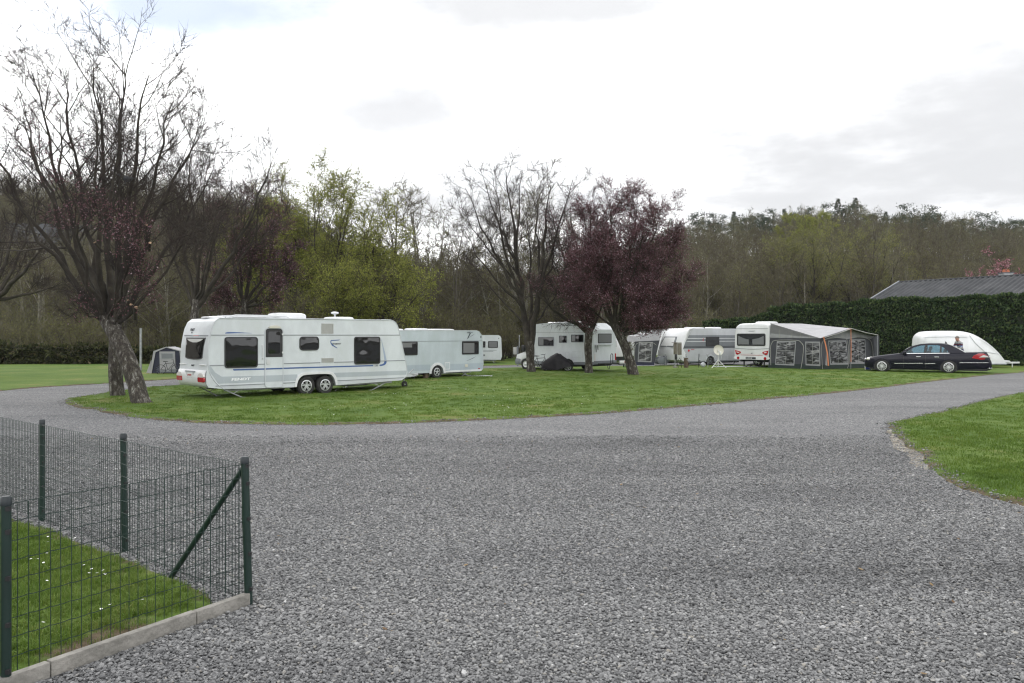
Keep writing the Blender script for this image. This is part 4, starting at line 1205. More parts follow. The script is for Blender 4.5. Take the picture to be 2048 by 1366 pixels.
def roof_hatch(parent, x0, x1, y0, y1, z, h, mat='white_shell', name='roof_light'):
    m_ = MB(); n = 7
    ox = rrect(x0, x1, y0, y1, min(.12, (x1 - x0) * .25))
    k = .75
    cx, cy = (x0 + x1) / 2, (y0 + y1) / 2
    rings = [(1, 0), (1, h * .55), (.93, h * .85), (k, h)]
    v = []; N = len(ox)
    for s, hh in rings: v += [(cx + (a - cx) * s, cy + (b_ - cy) * s, z + hh) for a, b_ in ox]
    f = [(i * N + j, i * N + (j + 1) % N, (i + 1) * N + (j + 1) % N, (i + 1) * N + j) for i in range(len(rings) - 1) for j in range(N)] + [tuple(range(3 * N, 4 * N))]
    m_.add(v, f); return m_.build(name, mat, parent, smooth=True)

def vent_grille(parent, x0, x1, z0, z1, mat='vent_beige'):
    m_ = MB(); m_.ring(rect(x0, x1, z0, z1), rect(x0 + .02, x1 - .02, z0 + .02, z1 - .02), -.014, .004)
    m_.box(x0 + .02, x1 - .02, -.002, .004, z0 + .02, z1 - .02)
    n = max(3, int((z1 - z0) / .035))
    for k in range(n):
        z = z0 + .02 + (z1 - z0 - .04) * (k + .5) / n
        m_.bar((x0 + .02, -.006, z), (x1 - .02, -.006, z), .018, .010)
    return m_.build('vent', mat, parent)

# ------------------------------------------------------------------ largest caravan: twin axle, nearest
mc = empty('caravan', (-8.958, 24.551, 0.0), math.atan2(.6882, .7255), 'largest white twin axle caravan with blue stripe, parked nearest the road', 'caravan')
rear_c = [(-.01, 2.518), (-.147, 2.421), (-.243, 2.23), (-.301, 2.003), (-.359, 1.663), (-.378, 1.38), (-.385, 1.1)]
prof = [(.10, .335), (-.10, .365), (-.36, .40), (-.425, .50), (-.435, .75), (-.41, .92)] + rear_c[::-1] + [(.3, 2.542), (3, 2.55), (6.1, 2.546), (6.356, 2.527), (6.47, 2.49), (6.549, 2.42), (6.61, 2.33), (6.678, 2.132), (6.83, 1.562), (6.983, .987), (7.027, .72), (7.015, .60), (6.961, .47), (6.85, .385), (6.743, .345), (4.07, .285), (4.03, .48), (3.93, .62), (3.74, .70), (2.92, .70), (2.69, .62), (2.58, .48), (2.54, .285)]
WM = 2.15
b_ = MB(); b_.prism(prof, 0, WM)
b_.build('body', 'white_skin', mc, smooth=True, angle=24)
RF = Face([(z, x) for x, z in sorted([(.10, .335), (-.36, .40), (-.425, .50), (-.435, .75), (-.41, .92)] + rear_c, key=lambda t: t[1])])
# edge trims following the end contours
trim = [(-.01, 2.52), (-.147, 2.424), (-.243, 2.233), (-.301, 2.006), (-.359, 1.663), (-.378, 1.38), (-.368, 1.096), (-.32, .849), (-.205, .637), (-.069, .479), (.107, .345)]
tp = smooth_poly(trim, 4, closed=False)
k = MB(); k.tube([(x, -.004, z) for x, z in tp] , .014, 6); k.build('edge_trim', 'light_grey', mc, smooth=True)
ft = smooth_poly([(5.9, 2.548), (6.2, 2.545), (6.356, 2.53), (6.549, 2.425), (6.678, 2.135), (6.83, 1.565), (6.983, .99), (7.03, .66), (6.965, .47), (6.75, .345)], 4, closed=False)
k = MB(); k.tube([(x, -.004, z) for x, z in ft], .014, 6); k.build('edge_trim', 'light_grey', mc, smooth=True)
# awning rail and belt seams
k = MB(); k.tube([(.0, -.008, 2.515), (3, -.008, 2.535), (6.2, -.008, 2.535)], .016, 6); k.build('awning_rail', 'light_grey', mc, smooth=True)
for a, c, z in ((-.285, 1.43, 1.998), (2.105, 6.70, 1.998), (-.33, .12, 1.07), (1.23, 1.45, 1.07), (2.12, 3.45, 1.07), (3.98, 4.75, 1.07), (5.87, 6.93, 1.07)):
    k = MB(); k.box(a, c, -.010, .0, z - .013, z + .013); k.build('seam', 'seam', mc)
for a, c in ((-.14, 1.47), (2.09, 2.55), (4.06, 6.95)):
    k = MB(); k.box(a, c, -.012, .0, .428, .452); k.build('seam', 'seam', mc)
# printed bands and stripes
slab(mc, 'grey_band', [(-.20, .725), (-.07, .48 + .03), (1.46, .50), (1.46, .705), (.05, .72), (-.16, .86), (-.29, 1.04), (-.36, 1.05), (-.31, .85)], 'grey_band', -.003, .002)
slab(mc, 'grey_band', rect(2.09, 2.60, .50, .705), 'grey_band', -.003, .002)
slab(mc, 'grey_band', [(3.98, .555), (6.99, .545), (7.01, .695), (3.96, .71)], 'grey_band', -.003, .002)
slab(mc, 'skirt_panel', [(.08, .352), (1.47, .345), (1.47, .415), (.0, .42)], 'light_grey', -.003, .002)
slab(mc, 'skirt_panel', [(4.08, .31), (6.72, .36), (6.9, .42), (4.05, .42)], 'light_grey', -.003, .002)
slab(mc, 'blue_stripe', [(.43, .895), (1.46, .892), (1.46, .938), (.40, .942)], 'blue_stripe', -.004, .002)
slab(mc, 'blue_stripe', [(2.09, .896), (5.56, .893), (5.56, .937), (2.09, .940)], 'blue_stripe', -.004, .002)
slab(mc, 'blue_stripe', smooth_poly([(5.84, .895), (5.98, .905), (6.09, .95), (6.13, 1.05), (6.04, 1.05), (6.01, .99), (5.94, .955), (5.84, .940)], 3), 'blue_stripe', -.004, .002)
slab(mc, 'fading_stripe', [(6.04, 1.09), (6.13, 1.09), (6.06, 1.38), (5.90, 1.86), (5.99, 1.40)], 'grey_blue_fade', -.004, .002)
slab(mc, 'blue_stripe', smooth_poly([(.17, 2.045), (.55, 2.055), (1.04, 2.056), (.6, 2.085), (.24, 2.090)], 3), 'blue_stripe', -.004, .002)
# windows and door
for x0, x1, z0, z1 in ((.135, 1.22, .975, 1.94), (2.676, 3.398, 1.487, 1.948), (4.77, 5.851, .972, 1.94)):
    side_window(mc, x0, x1, z0, z1, .09 if x1 - x0 > .9 else .12)
d_ = MB(); d_.prism(rrect(1.475, 2.075, .33, 2.21, .10), -.016, .004)
door = d_.build('door', 'white_skin', mc, smooth=True, bevel=0)
k = MB(); k.ring(rrect(1.455, 2.095, .31, 2.23, .115), rrect(1.478, 2.072, .333, 2.207, .10), -.022, .002); k.build('door_frame', 'light_grey', door, smooth=True)
up = [(1.485, 1.29), (2.065, 1.29)] + rrect(1.485, 2.065, 1.4, 2.20, .09)[:12]
slab(door, 'window', up, 'black_plastic', -.024, -.01)
slab(door, 'pane', rrect(1.57, 1.98, 1.40, 2.11, .06), 'glass', -.028, -.02)
k = MB(); k.prism(rrect(1.515, 1.625, 1.045, 1.235, .05), -.03, -.01); k.build('handle', 'alloy', door, smooth=True)
for z in (1.43, 2.02):
    k = MB(); k.box(2.04, 2.09, -.045, -.01, z - .03, z + .03); k.build('hinge', 'white_shell', door, bevel=.006)
slab(door, 'blue_stripe', rect(1.48, 2.07, .893, .938), 'blue_stripe', -.020, -.012)
slab(door, 'grey_band', rect(1.48, 2.07, .50, .705), 'grey_band', -.019, -.012)
k = MB(); k.tube([(1.373, 0, 1.236), (1.373, -.06, 1.26), (1.373, -.06, 1.66), (1.373, 0, 1.686)], .014, 8); k.build('grab_handle', 'white_shell', mc, smooth=True)
slab(mc, 'awning_lamp', smooth_poly([(1.6, 2.225), (1.98, 2.225), (1.93, 2.29), (1.79, 2.31), (1.65, 2.29)], 3), 'cream', -.06, .0, smooth=True)
vent_grille(mc, 3.49, 3.95, 2.046, 2.389); vent_grille(mc, 3.50, 3.957, 1.069, 1.22)
# emblem
slab(mc, 'emblem', [(3.84, 1.80), (3.87, 1.825), (4.22, 1.845), (4.16, 1.815), (3.90, 1.80), (3.865, 1.78), (3.87, 1.74), (3.95, 1.66), (4.12, 1.55), (4.08, 1.55), (3.90, 1.64), (3.84, 1.73)], 'blue_stripe', -.004, .002)
text('DIAMANT', .075, (3.90, -.004, 1.675), (R(90), 0, 0), 'ink', mc, .25, .001)
text('FENDT', .105, (.35, -.004, .585), (R(90), 0, 0), 'ink_white', mc, .1, .004, sx=1.9)
text('650', .085, (5.60, -.004, .885), (R(90), 0, 0), 'ink_grey', mc, .3, .003, sx=1.2)
text('FENDT', .12, (RF.at(2.13) - .012, 1.62, 2.13), (R(90) - .25, 0, R(-90)), 'ink', mc, 0, .002, sx=.9)
text('650', .06, (RF.at(2.07) - .012, 1.50, 2.06), (R(90) - .25, 0, R(-90)), 'ink', mc, 0, .001)
text('FENDT', .075, (RF.at(1.05) - .012, 1.21, 1.025), (R(90), 0, R(-90)), 'ink', mc, 0, .002)
# rear end
w_ = RF.plate(mc, 'rear_window', [(.30, 1.92), (.40, 1.29), (.55, 1.25), (1.05, 1.232), (1.55, 1.25), (1.72, 1.29), (1.79, 1.92)], 'black_plastic', .018)
RF.plate(w_, 'pane', [(.36, 1.88), (.45, 1.31), (.6, 1.275), (1.05, 1.26), (1.5, 1.275), (1.67, 1.31), (1.73, 1.88)], 'glass', .022)
RF.plate(w_, 'blind', [(.42, 1.88), (.6, 1.82), (.9, 1.77), (1.2, 1.77), (1.5, 1.81), (1.70, 1.88)], 'curtain', .0235)
for (a, c, z0, z1) in ((.15, 2.0, 1.963, 2.0),): RF.plate(mc, 'seam', rect(a, c, z0, z1), 'seam', .012)
RF.plate(mc, 'brake_light', rect(.85, 1.25, 1.972, 1.992), 'red_lens', .018)
bz = [(z, x - .03) for z, x in zip(RF.z, RF.x)]
k = MB(); NY = 12
v = []; zz_ = [.40, .44, .55, .70, .82, .89, .93]
for i in range(NY + 1):
    y = .01 + (WM - .02) * i / NY; bul = .045 * (1 - (2 * i / NY - 1) ** 4)
    for j, z in enumerate(zz_): v.append((RF.at(z) - (.03 if 0 < j < len(zz_) - 1 else -.01) - bul * math.sin(math.pi * j / (len(zz_) - 1)), y, z))
M_ = len(zz_)
k.add(v, [(i * M_ + j, (i + 1) * M_ + j, (i + 1) * M_ + j + 1, i * M_ + j + 1) for i in range(NY) for j in range(M_ - 1)])
k.build('bumper', 'white_shell', mc, smooth=True, angle=50)
for y0, y1 in ((.02, .46), (1.70, 2.13)):
    q = Face([(z, x - .075) for z, x in zip(RF.z, RF.x)])
    t_ = q.plate(mc, 'tail_light', rrect(y0, y1, .56, .705, .04), 'red_lens', .008, .06)
    q.plate(t_, 'clear_lens', smooth_poly([(y0 + .02, .71), (y1 - .02, .71), (y1 - .06, .80), ((y0 + y1) / 2, .83), (y0 + .06, .79)], 3), 'clear_lens', .006, .06)
q = Face([(z, x - .07) for z, x in zip(RF.z, RF.x)])
q.plate(mc, 'plate_recess', [(.72, .86), (.86, .66), (1.30, .66), (1.46, .86)], 'light_grey', .006, .03)
q.plate(mc, 'plate_lamp', rect(.72, 1.46, .855, .885), 'seam', .02, .03)
pl = q.plate(mc, 'number_plate', rect(.86, 1.26, .70, .82), 'plate_white', .012, .02)
text('Q-ABK-04', .075, (RF.at(.74) - .09, 1.23, .735), (R(90), 0, R(-90)), 'ink_red', pl, 0, .001, sx=.95)
for y in (.30, 1.85):
    k = MB(); k.tube([(RF.at(1.07), y - .22, 1.08), (RF.at(1.07) - .05, y - .18, 1.085), (RF.at(1.07) - .05, y + .18, 1.085), (RF.at(1.07), y + .22, 1.08)], .018, 7); k.build('grab_handle', 'white_shell', mc, smooth=True)
# wheels and arch
for x in (2.955, 3.66):
    wheel(mc, x, .02, .315, .2); wheel(mc, x, WM - .02, .315, .2, face=1)
ao = [(2.50, .29), (2.54, .50), (2.66, .68), (2.90, .76), (3.76, .76), (3.98, .67), (4.08, .50), (4.11, .29)]
ai = [(2.57, .29), (2.61, .47), (2.72, .61), (2.93, .68), (3.73, .68), (3.91, .60), (4.00, .46), (4.04, .29)]
k = MB(); k.ring(smooth_poly(ao, 3, False) , smooth_poly(ai, 3, False), -.03, .01); k.f = k.f[:-4]; k.m = k.m[:-4]
k.build('wheel_arch', 'white_shell', mc, smooth=True)
k = MB(); k.box(2.58, 4.02, .30, WM - .3, .25, .66); k.build('wheel_box', 'black_plastic', mc)
k = MB(); k.box(.3, 6.6, .35, .42, .24, .34); k.box(.3, 6.6, WM - .42, WM - .35, .24, .34); k.box(3.2, 3.4, .2, WM - .2, .22, .32); k.build('chassis', 'galvanised', mc)
# roof gear
k = MB(); k.tube([(.28, .22, 2.54), (.60, .24, 2.625), (2.30, .24, 2.625), (2.52, .22, 2.54)], .022, 7); k.bar((.30, .6, 2.60), (2.4, .6, 2.60), .05, .03); k.bar((.30, 1.3, 2.60), (2.4, 1.3, 2.60), .05, .03); k.bar((.62, .24, 2.62), (.62, 1.6, 2.62), .05, .03); k.bar((2.2, .24, 2.62), (2.2, 1.6, 2.62), .05, .03)
for xx in (.62, 2.2):
    for yy in (.6, 1.3): k.box(xx - .03, xx + .03, yy - .03, yy + .03, 2.53, 2.6)
k.build('roof_rack', 'white_shell', mc, smooth=True)
roof_hatch(mc, 2.12, 3.28, .55, 1.25, 2.54, .20, name='air_conditioner')
roof_hatch(mc, 4.35, 5.25, .7, 1.4, 2.545, .10)
roof_hatch(mc, -.02, .55, .8, 1.5, 2.53, .06)
k = MB(); k.tube([(4.55, .9, 2.62), (4.55, .9, 2.75)], .03, 8); k.ball((4.55, .9, 2.78), (.14, .14, .05), 12, 6); k.build('antenna', 'white_shell', mc, smooth=True)
# hitch
k = MB(); k.bar((6.4, .35, .38), (7.95, 1.07, .42), .07, .09); k.bar((6.4, 1.8, .38), (7.95, 1.07, .42), .07, .09); k.bar((7.8, 1.07, .44), (8.25, 1.07, .46), .08, .10); k.ball((8.27, 1.07, .46), (.07, .06, .06), 10, 6)
k.bar((7.9, 1.07, .5), (8.12, 1.07, .68), .03, .03); k.build('drawbar', 'galvanised', mc)
slab(mc, 'drawbar_cover', [(6.95, .40), (7.9, .42), (7.75, .50), (7.2, .56), (6.95, .55)], 'light_grey', .72, 1.42)
k = MB(); k.tube([(7.55, .92, .75), (7.55, .92, .16)], .025, 8); k.bar((7.55, .84, .13), (7.55, 1.0, .13), .05, .03); k.build('jockey_post', 'galvanised', mc, smooth=True)
k = MB(); k.lathe([(.05, -.04), (.12, -.035), (.13, 0), (.12, .035), (.05, .04)], 16, (7.58, .92, .125), 'y'); k.build('jockey_wheel', 'rubber', mc, smooth=True)
k = MB(); k.tube([(7.45, 1.0, .95), (7.48, 1.0, .72), (7.50, 1.02, .42)], .022, 7); k.build('hand_brake', 'black_plastic', mc, smooth=True)
jack(mc, .12, .34, .78, .12); jack(mc, -.15, .36, .45, 1.2); jack(mc, 6.3, .34, 5.55, .12); jack(mc, 6.3, .34, 5.6, 1.95)
k = MB(); k.prism([(4.5, .30), (6.0, .33), (5.6, .20), (4.8, .19)], .5, 1.7); k.build('spare_carrier', 'black_plastic', mc)

# ------------------------------------------------------------------ pale blue-white caravan behind it
c2 = empty('caravan', (-3.4286, 36.571, 0), math.atan2(.7394, .6732), 'pale blue white single axle caravan just behind the front of the largest caravan', 'caravan')
W2 = 2.1
def arch_cut(xc, r, zb):
    return [(xc + r * math.cos(a), max(zb, .28 + r * math.sin(a))) for a in [R(t) for t in range(0, 181, 18)]]
prof = [(-3.15, .30), (-3.35, .55), (-3.2, 1.2), (-2.85, 1.8), (-2.55, 2.08), (-2.3, 2.19), (0, 2.215), (2.55, 2.215), (2.75, 2.16), (2.89, 2.02), (2.97, 1.7), (3.03, .55), (2.98, .33), (2.83, .25)] + arch_cut(.03, .37, .24)
b_ = MB(); b_.prism(prof, 0, W2); b_.build('body', 'blue_white_skin', c2, smooth=True, angle=24)
k = MB(); k.box(-2.6, 2.93, -.008, 0, 1.712, 1.732); k.build('seam', 'seam', c2)
k = MB(); k.tube([(-2.3, -.004, 2.195), (0, -.004, 2.212), (2.55, -.004, 2.212), (2.74, -.004, 2.16), (2.89, -.004, 2.01), (2.97, -.004, 1.7), (3.03, -.004, .55)], .013, 6); k.build('edge_trim', 'light_grey', c2, smooth=True)
slab(c2, 'grey_band', [(-3.2, .42), (-.42, .42), (-.42, .665), (-3.27, .67)], 'grey_blue_pale', -.003, .002) if 'grey_blue_pale' in MATS else None
dirty('blue_band', (0.38, 0.44, 0.49))
slab(c2, 'lower_band', [(-3.2, .40), (-.42, .40), (-.42, .665), (-3.27, .67)], 'blue_band', -.003, .002)
slab(c2, 'lower_band', [(.48, .36), (3.0, .36), (3.02, .645), (.48, .655)], 'blue_band', -.003, .002)
slab(c2, 'skirt_panel', rect(.45, 2.9, .27, .345), 'white_shell', -.012, .002)
side_window(c2, -2.35, -1.176, 1.103, 1.703, .05, curtain=[(-2.3, -1.5, 1.45, 1.66)])
side_window(c2, 1.583, 2.696, 1.08, 1.704, .05, curtain=[(1.66, 2.40, 1.15, 1.62)])
slab(c2, 'service_hatch', rrect(.47, .80, .40, .74, .02), 'white_shell', -.014, .0)
slab(c2, 'service_hatch', rrect(.51, .76, .44, .70, .02), 'blue_white_skin', -.018, -.01)
slab(c2, 'socket_cover', rrect(1.78, 1.96, .48, .62, .03), 'cream', -.02, 0)
slab(c2, 'side_marker', rect(2.66, 2.78, .36, .40), 'red_lens', -.015, 0)
slab(c2, 'swoosh', [(1.83, .76), (2.2, .87), (2.56, .985), (2.3, .87), (2.0, .79)], 'ink_grey', -.004, .002)
slab(c2, 'emblem', [(1.93, 1.80), (2.02, 1.86), (2.18, 2.10), (1.95, 2.115), (1.92, 2.095), (2.10, 2.08), (1.96, 1.88)], 'ink', -.004, .002)
slab(c2, 'emblem', [(2.03, 1.86), (2.25, 1.99), (2.45, 2.06), (2.28, 1.97)], 'ink_grey', -.004, .002)
text('LORD 41', .10, (1.90, -.004, 2.085), (R(90), 0, 0), 'ink', c2, .25, .001)
slab(c2, 'side_marker', rect(2.83, 2.87, 1.86, 1.95), 'black_plastic', -.02, 0)
wheel(c2, .03, .02, .315, .19, .60, 5, 'star'); wheel(c2, .03, W2 - .02, .315, .19, .60, 5, 'star', face=1)
ao = [(.03 + .50 * math.cos(R(t)), .24 + .50 * math.sin(R(t))) for t in range(0, 181, 15)]; ai = [(.03 + .385 * math.cos(R(t)), .24 + .385 * math.sin(R(t))) for t in range(0, 181, 15)]
k = MB(); k.ring(ao, ai, -.02, .01); k.f = k.f[:-4]; k.m = k.m[:-4]; k.build('wheel_arch', 'white_shell', c2, smooth=True)
k = MB(); k.box(-.4, .46, .28, W2 - .28, .2, .62); k.build('wheel_box', 'black_plastic', c2)
k = MB(); k.box(-2.8, 2.6, .4, .48, .18, .27); k.box(-2.8, 2.6, W2 - .48, W2 - .4, .18, .27); k.build('chassis', 'galvanised', c2)
roof_hatch(c2, -2.2, -1.5, .5, 1.3, 2.19, .09); roof_hatch(c2, -.82, .06, .6, 1.4, 2.21, .10); roof_hatch(c2, .18, 1.62, .5, 1.4, 2.21, .08)
jack(c2, 2.2, .27, 1.75, .2); jack(c2, 1.75, .27, 2.25, .28)
k = MB(); k.bar((-3.0, .5, .32), (-4.2, 1.05, .36), .07, .08); k.bar((-3.0, 1.6, .32), (-4.2, 1.05, .36), .07, .08); k.bar((-4.1, 1.05, .38), (-4.5, 1.05, .40), .08, .10); k.build('drawbar', 'galvanised', c2)
k = MB(); k.tube([(-3.7, .95, .8), (-3.7, .95, .1)], .024, 8); k.build('jockey_post', 'galvanised', c2, smooth=True)
k = MB(); k.tube([(-3.9, .9, .42), (-4.05, .9, .70), (-3.95, .85, .86), (-3.85, .9, .72), (-3.95, .92, .55), (-4.1, .95, .40)], .014, 6); k.build('cable', 'black_plastic', c2, smooth=True)

# ------------------------------------------------------------------ small white caravan far behind
c3 = empty('caravan', (-1.368, 56.14, 0), math.atan2(.12, 1), 'small white caravan far off beside the pale blue caravan', 'caravan')
prof = [(-3.2, .30), (-3.3, .6), (-3.0, 1.7), (-2.7, 1.95), (0, 2.0), (.42, 1.99), (.55, 1.92), (.62, 1.78), (.67, .5), (.58, .26)] + arch_cut(-1.2, .36, .22)
b_ = MB(); b_.prism(prof, 0, 2.0); b_.build('body', 'white_skin', c3, smooth=True, angle=24)
side_window(c3, -.31, .376, 1.097, 1.573, .04, curtain=[(-.26, .32, 1.14, 1.53)]); side_window(c3, -1.1, -.50, 1.12, 1.56, .04)
for z in (.93, .85): slab(c3, 'grey_stripe', rect(-1.6, .35 - (.95 - z) * 3, z - .012, z + .012), 'ink_grey', -.004, .002)
vent_grille(c3, -.68, -.53, .52, .64, 'mid_grey')
wheel(c3, -1.2, .02, .30, .18, .60, 5, 'star'); wheel(c3, -1.2, 1.98, .30, .18, .60, 5, 'star', face=1)
k = MB(); k.box(-3, .3, .3, .38, .16, .25); k.build('chassis', 'galvanised', c3)
jack(c3, -.05, .25, .15, .15); roof_hatch(c3, -1.6, -.9, .5, 1.3, 1.99, .08)
slab(c3, 'side_marker', rect(.42, .46, 1.72, 1.8), 'ink', -.01, 0)

# ------------------------------------------------------------------ motorhome
mh = empty('motorhome', (.52, 46.2, 0), math.atan2(-.6467, .7627), 'white motorhome with dark cab mirrors parked behind the middle trees', 'motorhome')
WH = 2.2
body = [(.88, .46), (.90, 1.35), (.90, 2.20), (.88, 2.45), (1.0, 2.60), (1.55, 2.66), (4.3, 2.67), (4.75, 2.60), (5.05, 2.30), (5.06, .50), (3.75, .48), (3.62, .62), (3.42, .70), (2.95, .70), (2.75, .62), (2.62, .48)]
b_ = MB(); b_.prism(body, 0, WH); b_.build('body', 'white_skin', mh, smooth=True, angle=24)
cabp = [(-.45, .30), (-.50, .55), (-.42, .86), (.12, 1.02), (.62, 1.62), (.95, 1.72), (.95, .30), (.62, .32), (.58, .48), (.46, .60), (.25, .66), (.02, .60), (-.10, .47), (-.14, .30)]
k = MB(); k.prism(cabp, .12, WH - .12); cab = k.build('cab', 'white_shell', mh, smooth=True, bevel=.03)
over = [(.90, 1.66), (.42, 1.86), (.28, 2.10), (.48, 2.36), (.95, 2.58)]
k = MB(); k.prism(over, .03, WH - .03); k.build('overcab', 'white_shell', mh, smooth=True, bevel=.04)
slab(cab, 'cab_window', [(.30, 1.07), (.88, 1.07), (.88, 1.58), (.66, 1.56)], 'glass', .108, .125)
k = MB(); v = [(.10, .2, 1.03), (.10, WH - .2, 1.03), (.60, WH - .22, 1.615), (.60, .22, 1.615)]; k.add(v + [(x - .02, y, z + .015) for x, y, z in v], [(0, 1, 2, 3), (7, 6, 5, 4), (0, 4, 5, 1), (1, 5, 6, 2), (2, 6, 7, 3), (3, 7, 4, 0)]); k.build('windscreen', 'glass', cab)
k = MB(); k.prism([(-.52, .30), (-.56, .55), (-.46, .66), (-.12, .62), (-.14, .30)], .10, WH - .10); k.build('bumper', 'mid_grey', cab, bevel=.03)
for y0 in (-.10, WH - .08):
    k = MB(); k.box(.10, .30, y0, y0 + .18, 1.04, 1.42); k.build('mirror', 'black_plastic', cab, bevel=.03)
for x0, x1, z0, z1 in ((1.267, 2.39, 1.376, 1.892), (2.746, 3.288, 1.563, 1.971), (3.572, 4.409, 1.60, 2.03)):
    side_window(mh, x0, x1, z0, z1, .04, fr=.03, curtain=[(x0 + .06, x0 + (x1 - x0) * .35, z0 + .05, z1 - .05)], framemat='mid_grey')
slab(mh, 'roof_seam', rect(.92, 5.0, 2.135, 2.15), 'seam', -.006, .0)
for x in (2.55, 3.43): slab(mh, 'seam', rect(x, x + .015, 1.3, 2.13), 'light_grey', -.005, 0)
for x0, x1, z0, z1 in ((3.19, 3.45, .69, 1.06), (3.62, 4.35, .75, 1.10)):
    k = MB(); k.ring(rrect(x0, x1, z0, z1, .03), rrect(x0 + .02, x1 - .02, z0 + .02, z1 - .02, .02), -.010, 0); k.build('service_hatch', 'light_grey', mh)
slab(mh, 'skirt_panel', [(.9, .36), (2.62, .36), (2.62, .52), (.9, .52)], 'mid_grey', -.012, .05); slab(mh, 'skirt_panel', [(3.76, .38), (5.06, .40), (5.06, .56), (3.76, .52)], 'mid_grey', -.012, .05)
for x in (.24, 3.19):
    wheel(mh, x, .10, .33, .2, .58, 8, 'cap'); wheel(mh, x, WH - .10, .33, .2, .58, 8, 'cap', face=1)
k = MB(); k.box(2.66, 3.72, .34, WH - .34, .25, .68); k.box(-.1, .58, .34, WH - .34, .25, .62); k.build('wheel_box', 'black_plastic', mh)
k = MB(); k.box(.9, 4.9, .3, WH - .3, .30, .47); k.build('underfloor', 'black_plastic', mh)
RH = Face([(.5, 5.06), (2.30, 5.05), (2.6, 4.75)], 1)
w_ = RH.plate(mh, 'rear_window', rrect(.42, 1.74, 1.56, 2.08, .05), 'black_plastic', .02)
RH.plate(w_, 'pane', rrect(.46, 1.70, 1.60, 2.04, .04), 'blind_glass', .026)
k = MB(); k.bar((5.13, .1, 1.47), (5.13, 1.75, 1.47), .05, .05)
for y in (.2, .6, 1.1, 1.6): k.bar((5.05, y, 1.47), (5.14, y, 1.45), .05, .06)
k.build('bike_rail', 'light_grey', mh)
for y in (.12, .30): 
    k = MB(); k.tube([(5.12, y, 1.45), (5.14, y, 1.2), (5.13, y + .02, .95 + y)], .02, 6); k.build('strap', 'black_plastic', mh)
for y in (.06, 2.08): RH.plate(mh, 'tail_light', rrect(y, y + .09, .58, .98, .02), 'red_lens' if y > 1 else 'clear_lens', .02)
RH.plate(mh, 'rear_bumper', rect(.02, WH - .02, .42, .60), 'mid_grey', .05)
k = MB()
k.bar((5.0, .7, .42), (5.75, .7, .42), .06); k.bar((5.0, 1.5, .42), (5.75, 1.5, .42), .06); k.bar((5.35, .05, .46), (5.35, 2.15, .46), .07, .05); k.bar((5.7, .05, .46), (5.7, 2.15, .46), .07, .05)
k.tube([(5.5, 1.0, .46), (5.5, 1.0, .92), (5.5, 1.06, .98), (5.5, 1.14, .98), (5.5, 1.2, .92), (5.5, 1.2, .46)], .022, 7)
k.tube([(5.45, .75, .46), (5.5, .70, .22), (5.5, .85, .16), (5.5, .92, .40)], .015, 6)
k.build('bike_carrier', 'black_plastic', mh, smooth=True)
k = MB(); k.box(5.72, 5.80, 1.45, 2.15, .44, .60); kk = k.build('light_board', 'plate_white', mh, bevel=.01)
slab2 = MB(); slab2.box(5.80, 5.815, 1.9, 2.13, .46, .58); slab2.build('tail_light', 'red_lens', kk); slab2 = MB(); slab2.box(5.68, 5.82, 1.42, 1.9, .38, .44); slab2.build('carrier_edge', 'black_plastic', kk)
roof_hatch(mh, 1.5, 2.2, .5, 1.4, 2.65, .09); roof_hatch(mh, 2.7, 3.7, .4, 1.2, 2.66, .10)
# ------------------------------------------------------------------ grey and white caravan with its nose towards the road
c5 = empty('caravan', (11.394, 51.5, 0), math.atan2(.5219, .853), 'white nosed caravan with grey striped side behind the satellite dish', 'caravan')
W5 = 2.2
prof = [(-.30, .22), (-.62, .40), (-.66, .80), (-.60, 1.02), (-.40, 1.55), (-.20, 2.10), (-.02, 2.33), (.30, 2.41), (4.0, 2.43), (5.2, 2.40), (5.4, 2.2), (5.5, .6), (5.35, .28)] + arch_cut(1.9, .38, .24)
b_ = MB(); b_.prism(prof, 0, W5); b_.build('body', 'silver_skin', c5, smooth=True, angle=24)
NF = Face([(.22, -.30), (.40, -.62), (.80, -.66), (1.02, -.60), (1.55, -.40), (2.10, -.20), (2.33, -.02), (2.41, .30)])
# white front moulding wraps the nose and the forward side
k = MB(); zs = [.24, .40, .60, .80, 1.02, 1.25, 1.55, 1.85, 2.10, 2.25, 2.33, 2.385, 2.42]; v = []; ny = 12
for i in range(ny + 1):
    y = -.012 + (W5 + .024) * i / ny; s = 2 * i / ny - 1; bul = .40 * (1 - abs(s) ** 2.4)
    for z in zs: v.append((NF.at(z) - bul * (1 - max(0, (z - 1.4) / 1.4)) - .012, y, z + (.02 if z > 2.3 else 0)))
m_ = len(zs)
k.add(v, [(i * m_ + j, (i + 1) * m_ + j, (i + 1) * m_ + j + 1, i * m_ + j + 1) for i in range(ny) for j in range(m_ - 1)])
sv = [(-.30, .24), (-.62, .40), (-.66, .80), (-.60, 1.02), (-.40, 1.55), (-.20, 2.10), (-.02, 2.33), (.30, 2.43), (.05, 2.40), (-.08, 2.12), (-.25, 1.6), (-.50, 1.12), (-.18, 1.12)]
k.build('nose', 'white_shell', c5, smooth=True, angle=50)
slab(c5, 'side_moulding', [(-.30, .24), (-.62, .40), (-.66, .80), (-.60, 1.02), (-.40, 1.55), (-.20, 2.10), (-.02, 2.33), (.30, 2.42), (.10, 2.42), (-.06, 2.0), (-.32, 1.55), (-.52, 1.12), (-.30, .80)], 'white_shell', -.008, .002)
q = Face([(z, NF.at(z) - .40 * (1 - max(0, (z - 1.4) / 1.4)) * .93 - .03) for z in zs])
w_ = q.plate(c5, 'front_window', [(.42, 1.24), (1.80, 1.24), (1.68, 1.90), (.55, 1.90)], 'mid_grey', .012, .06)
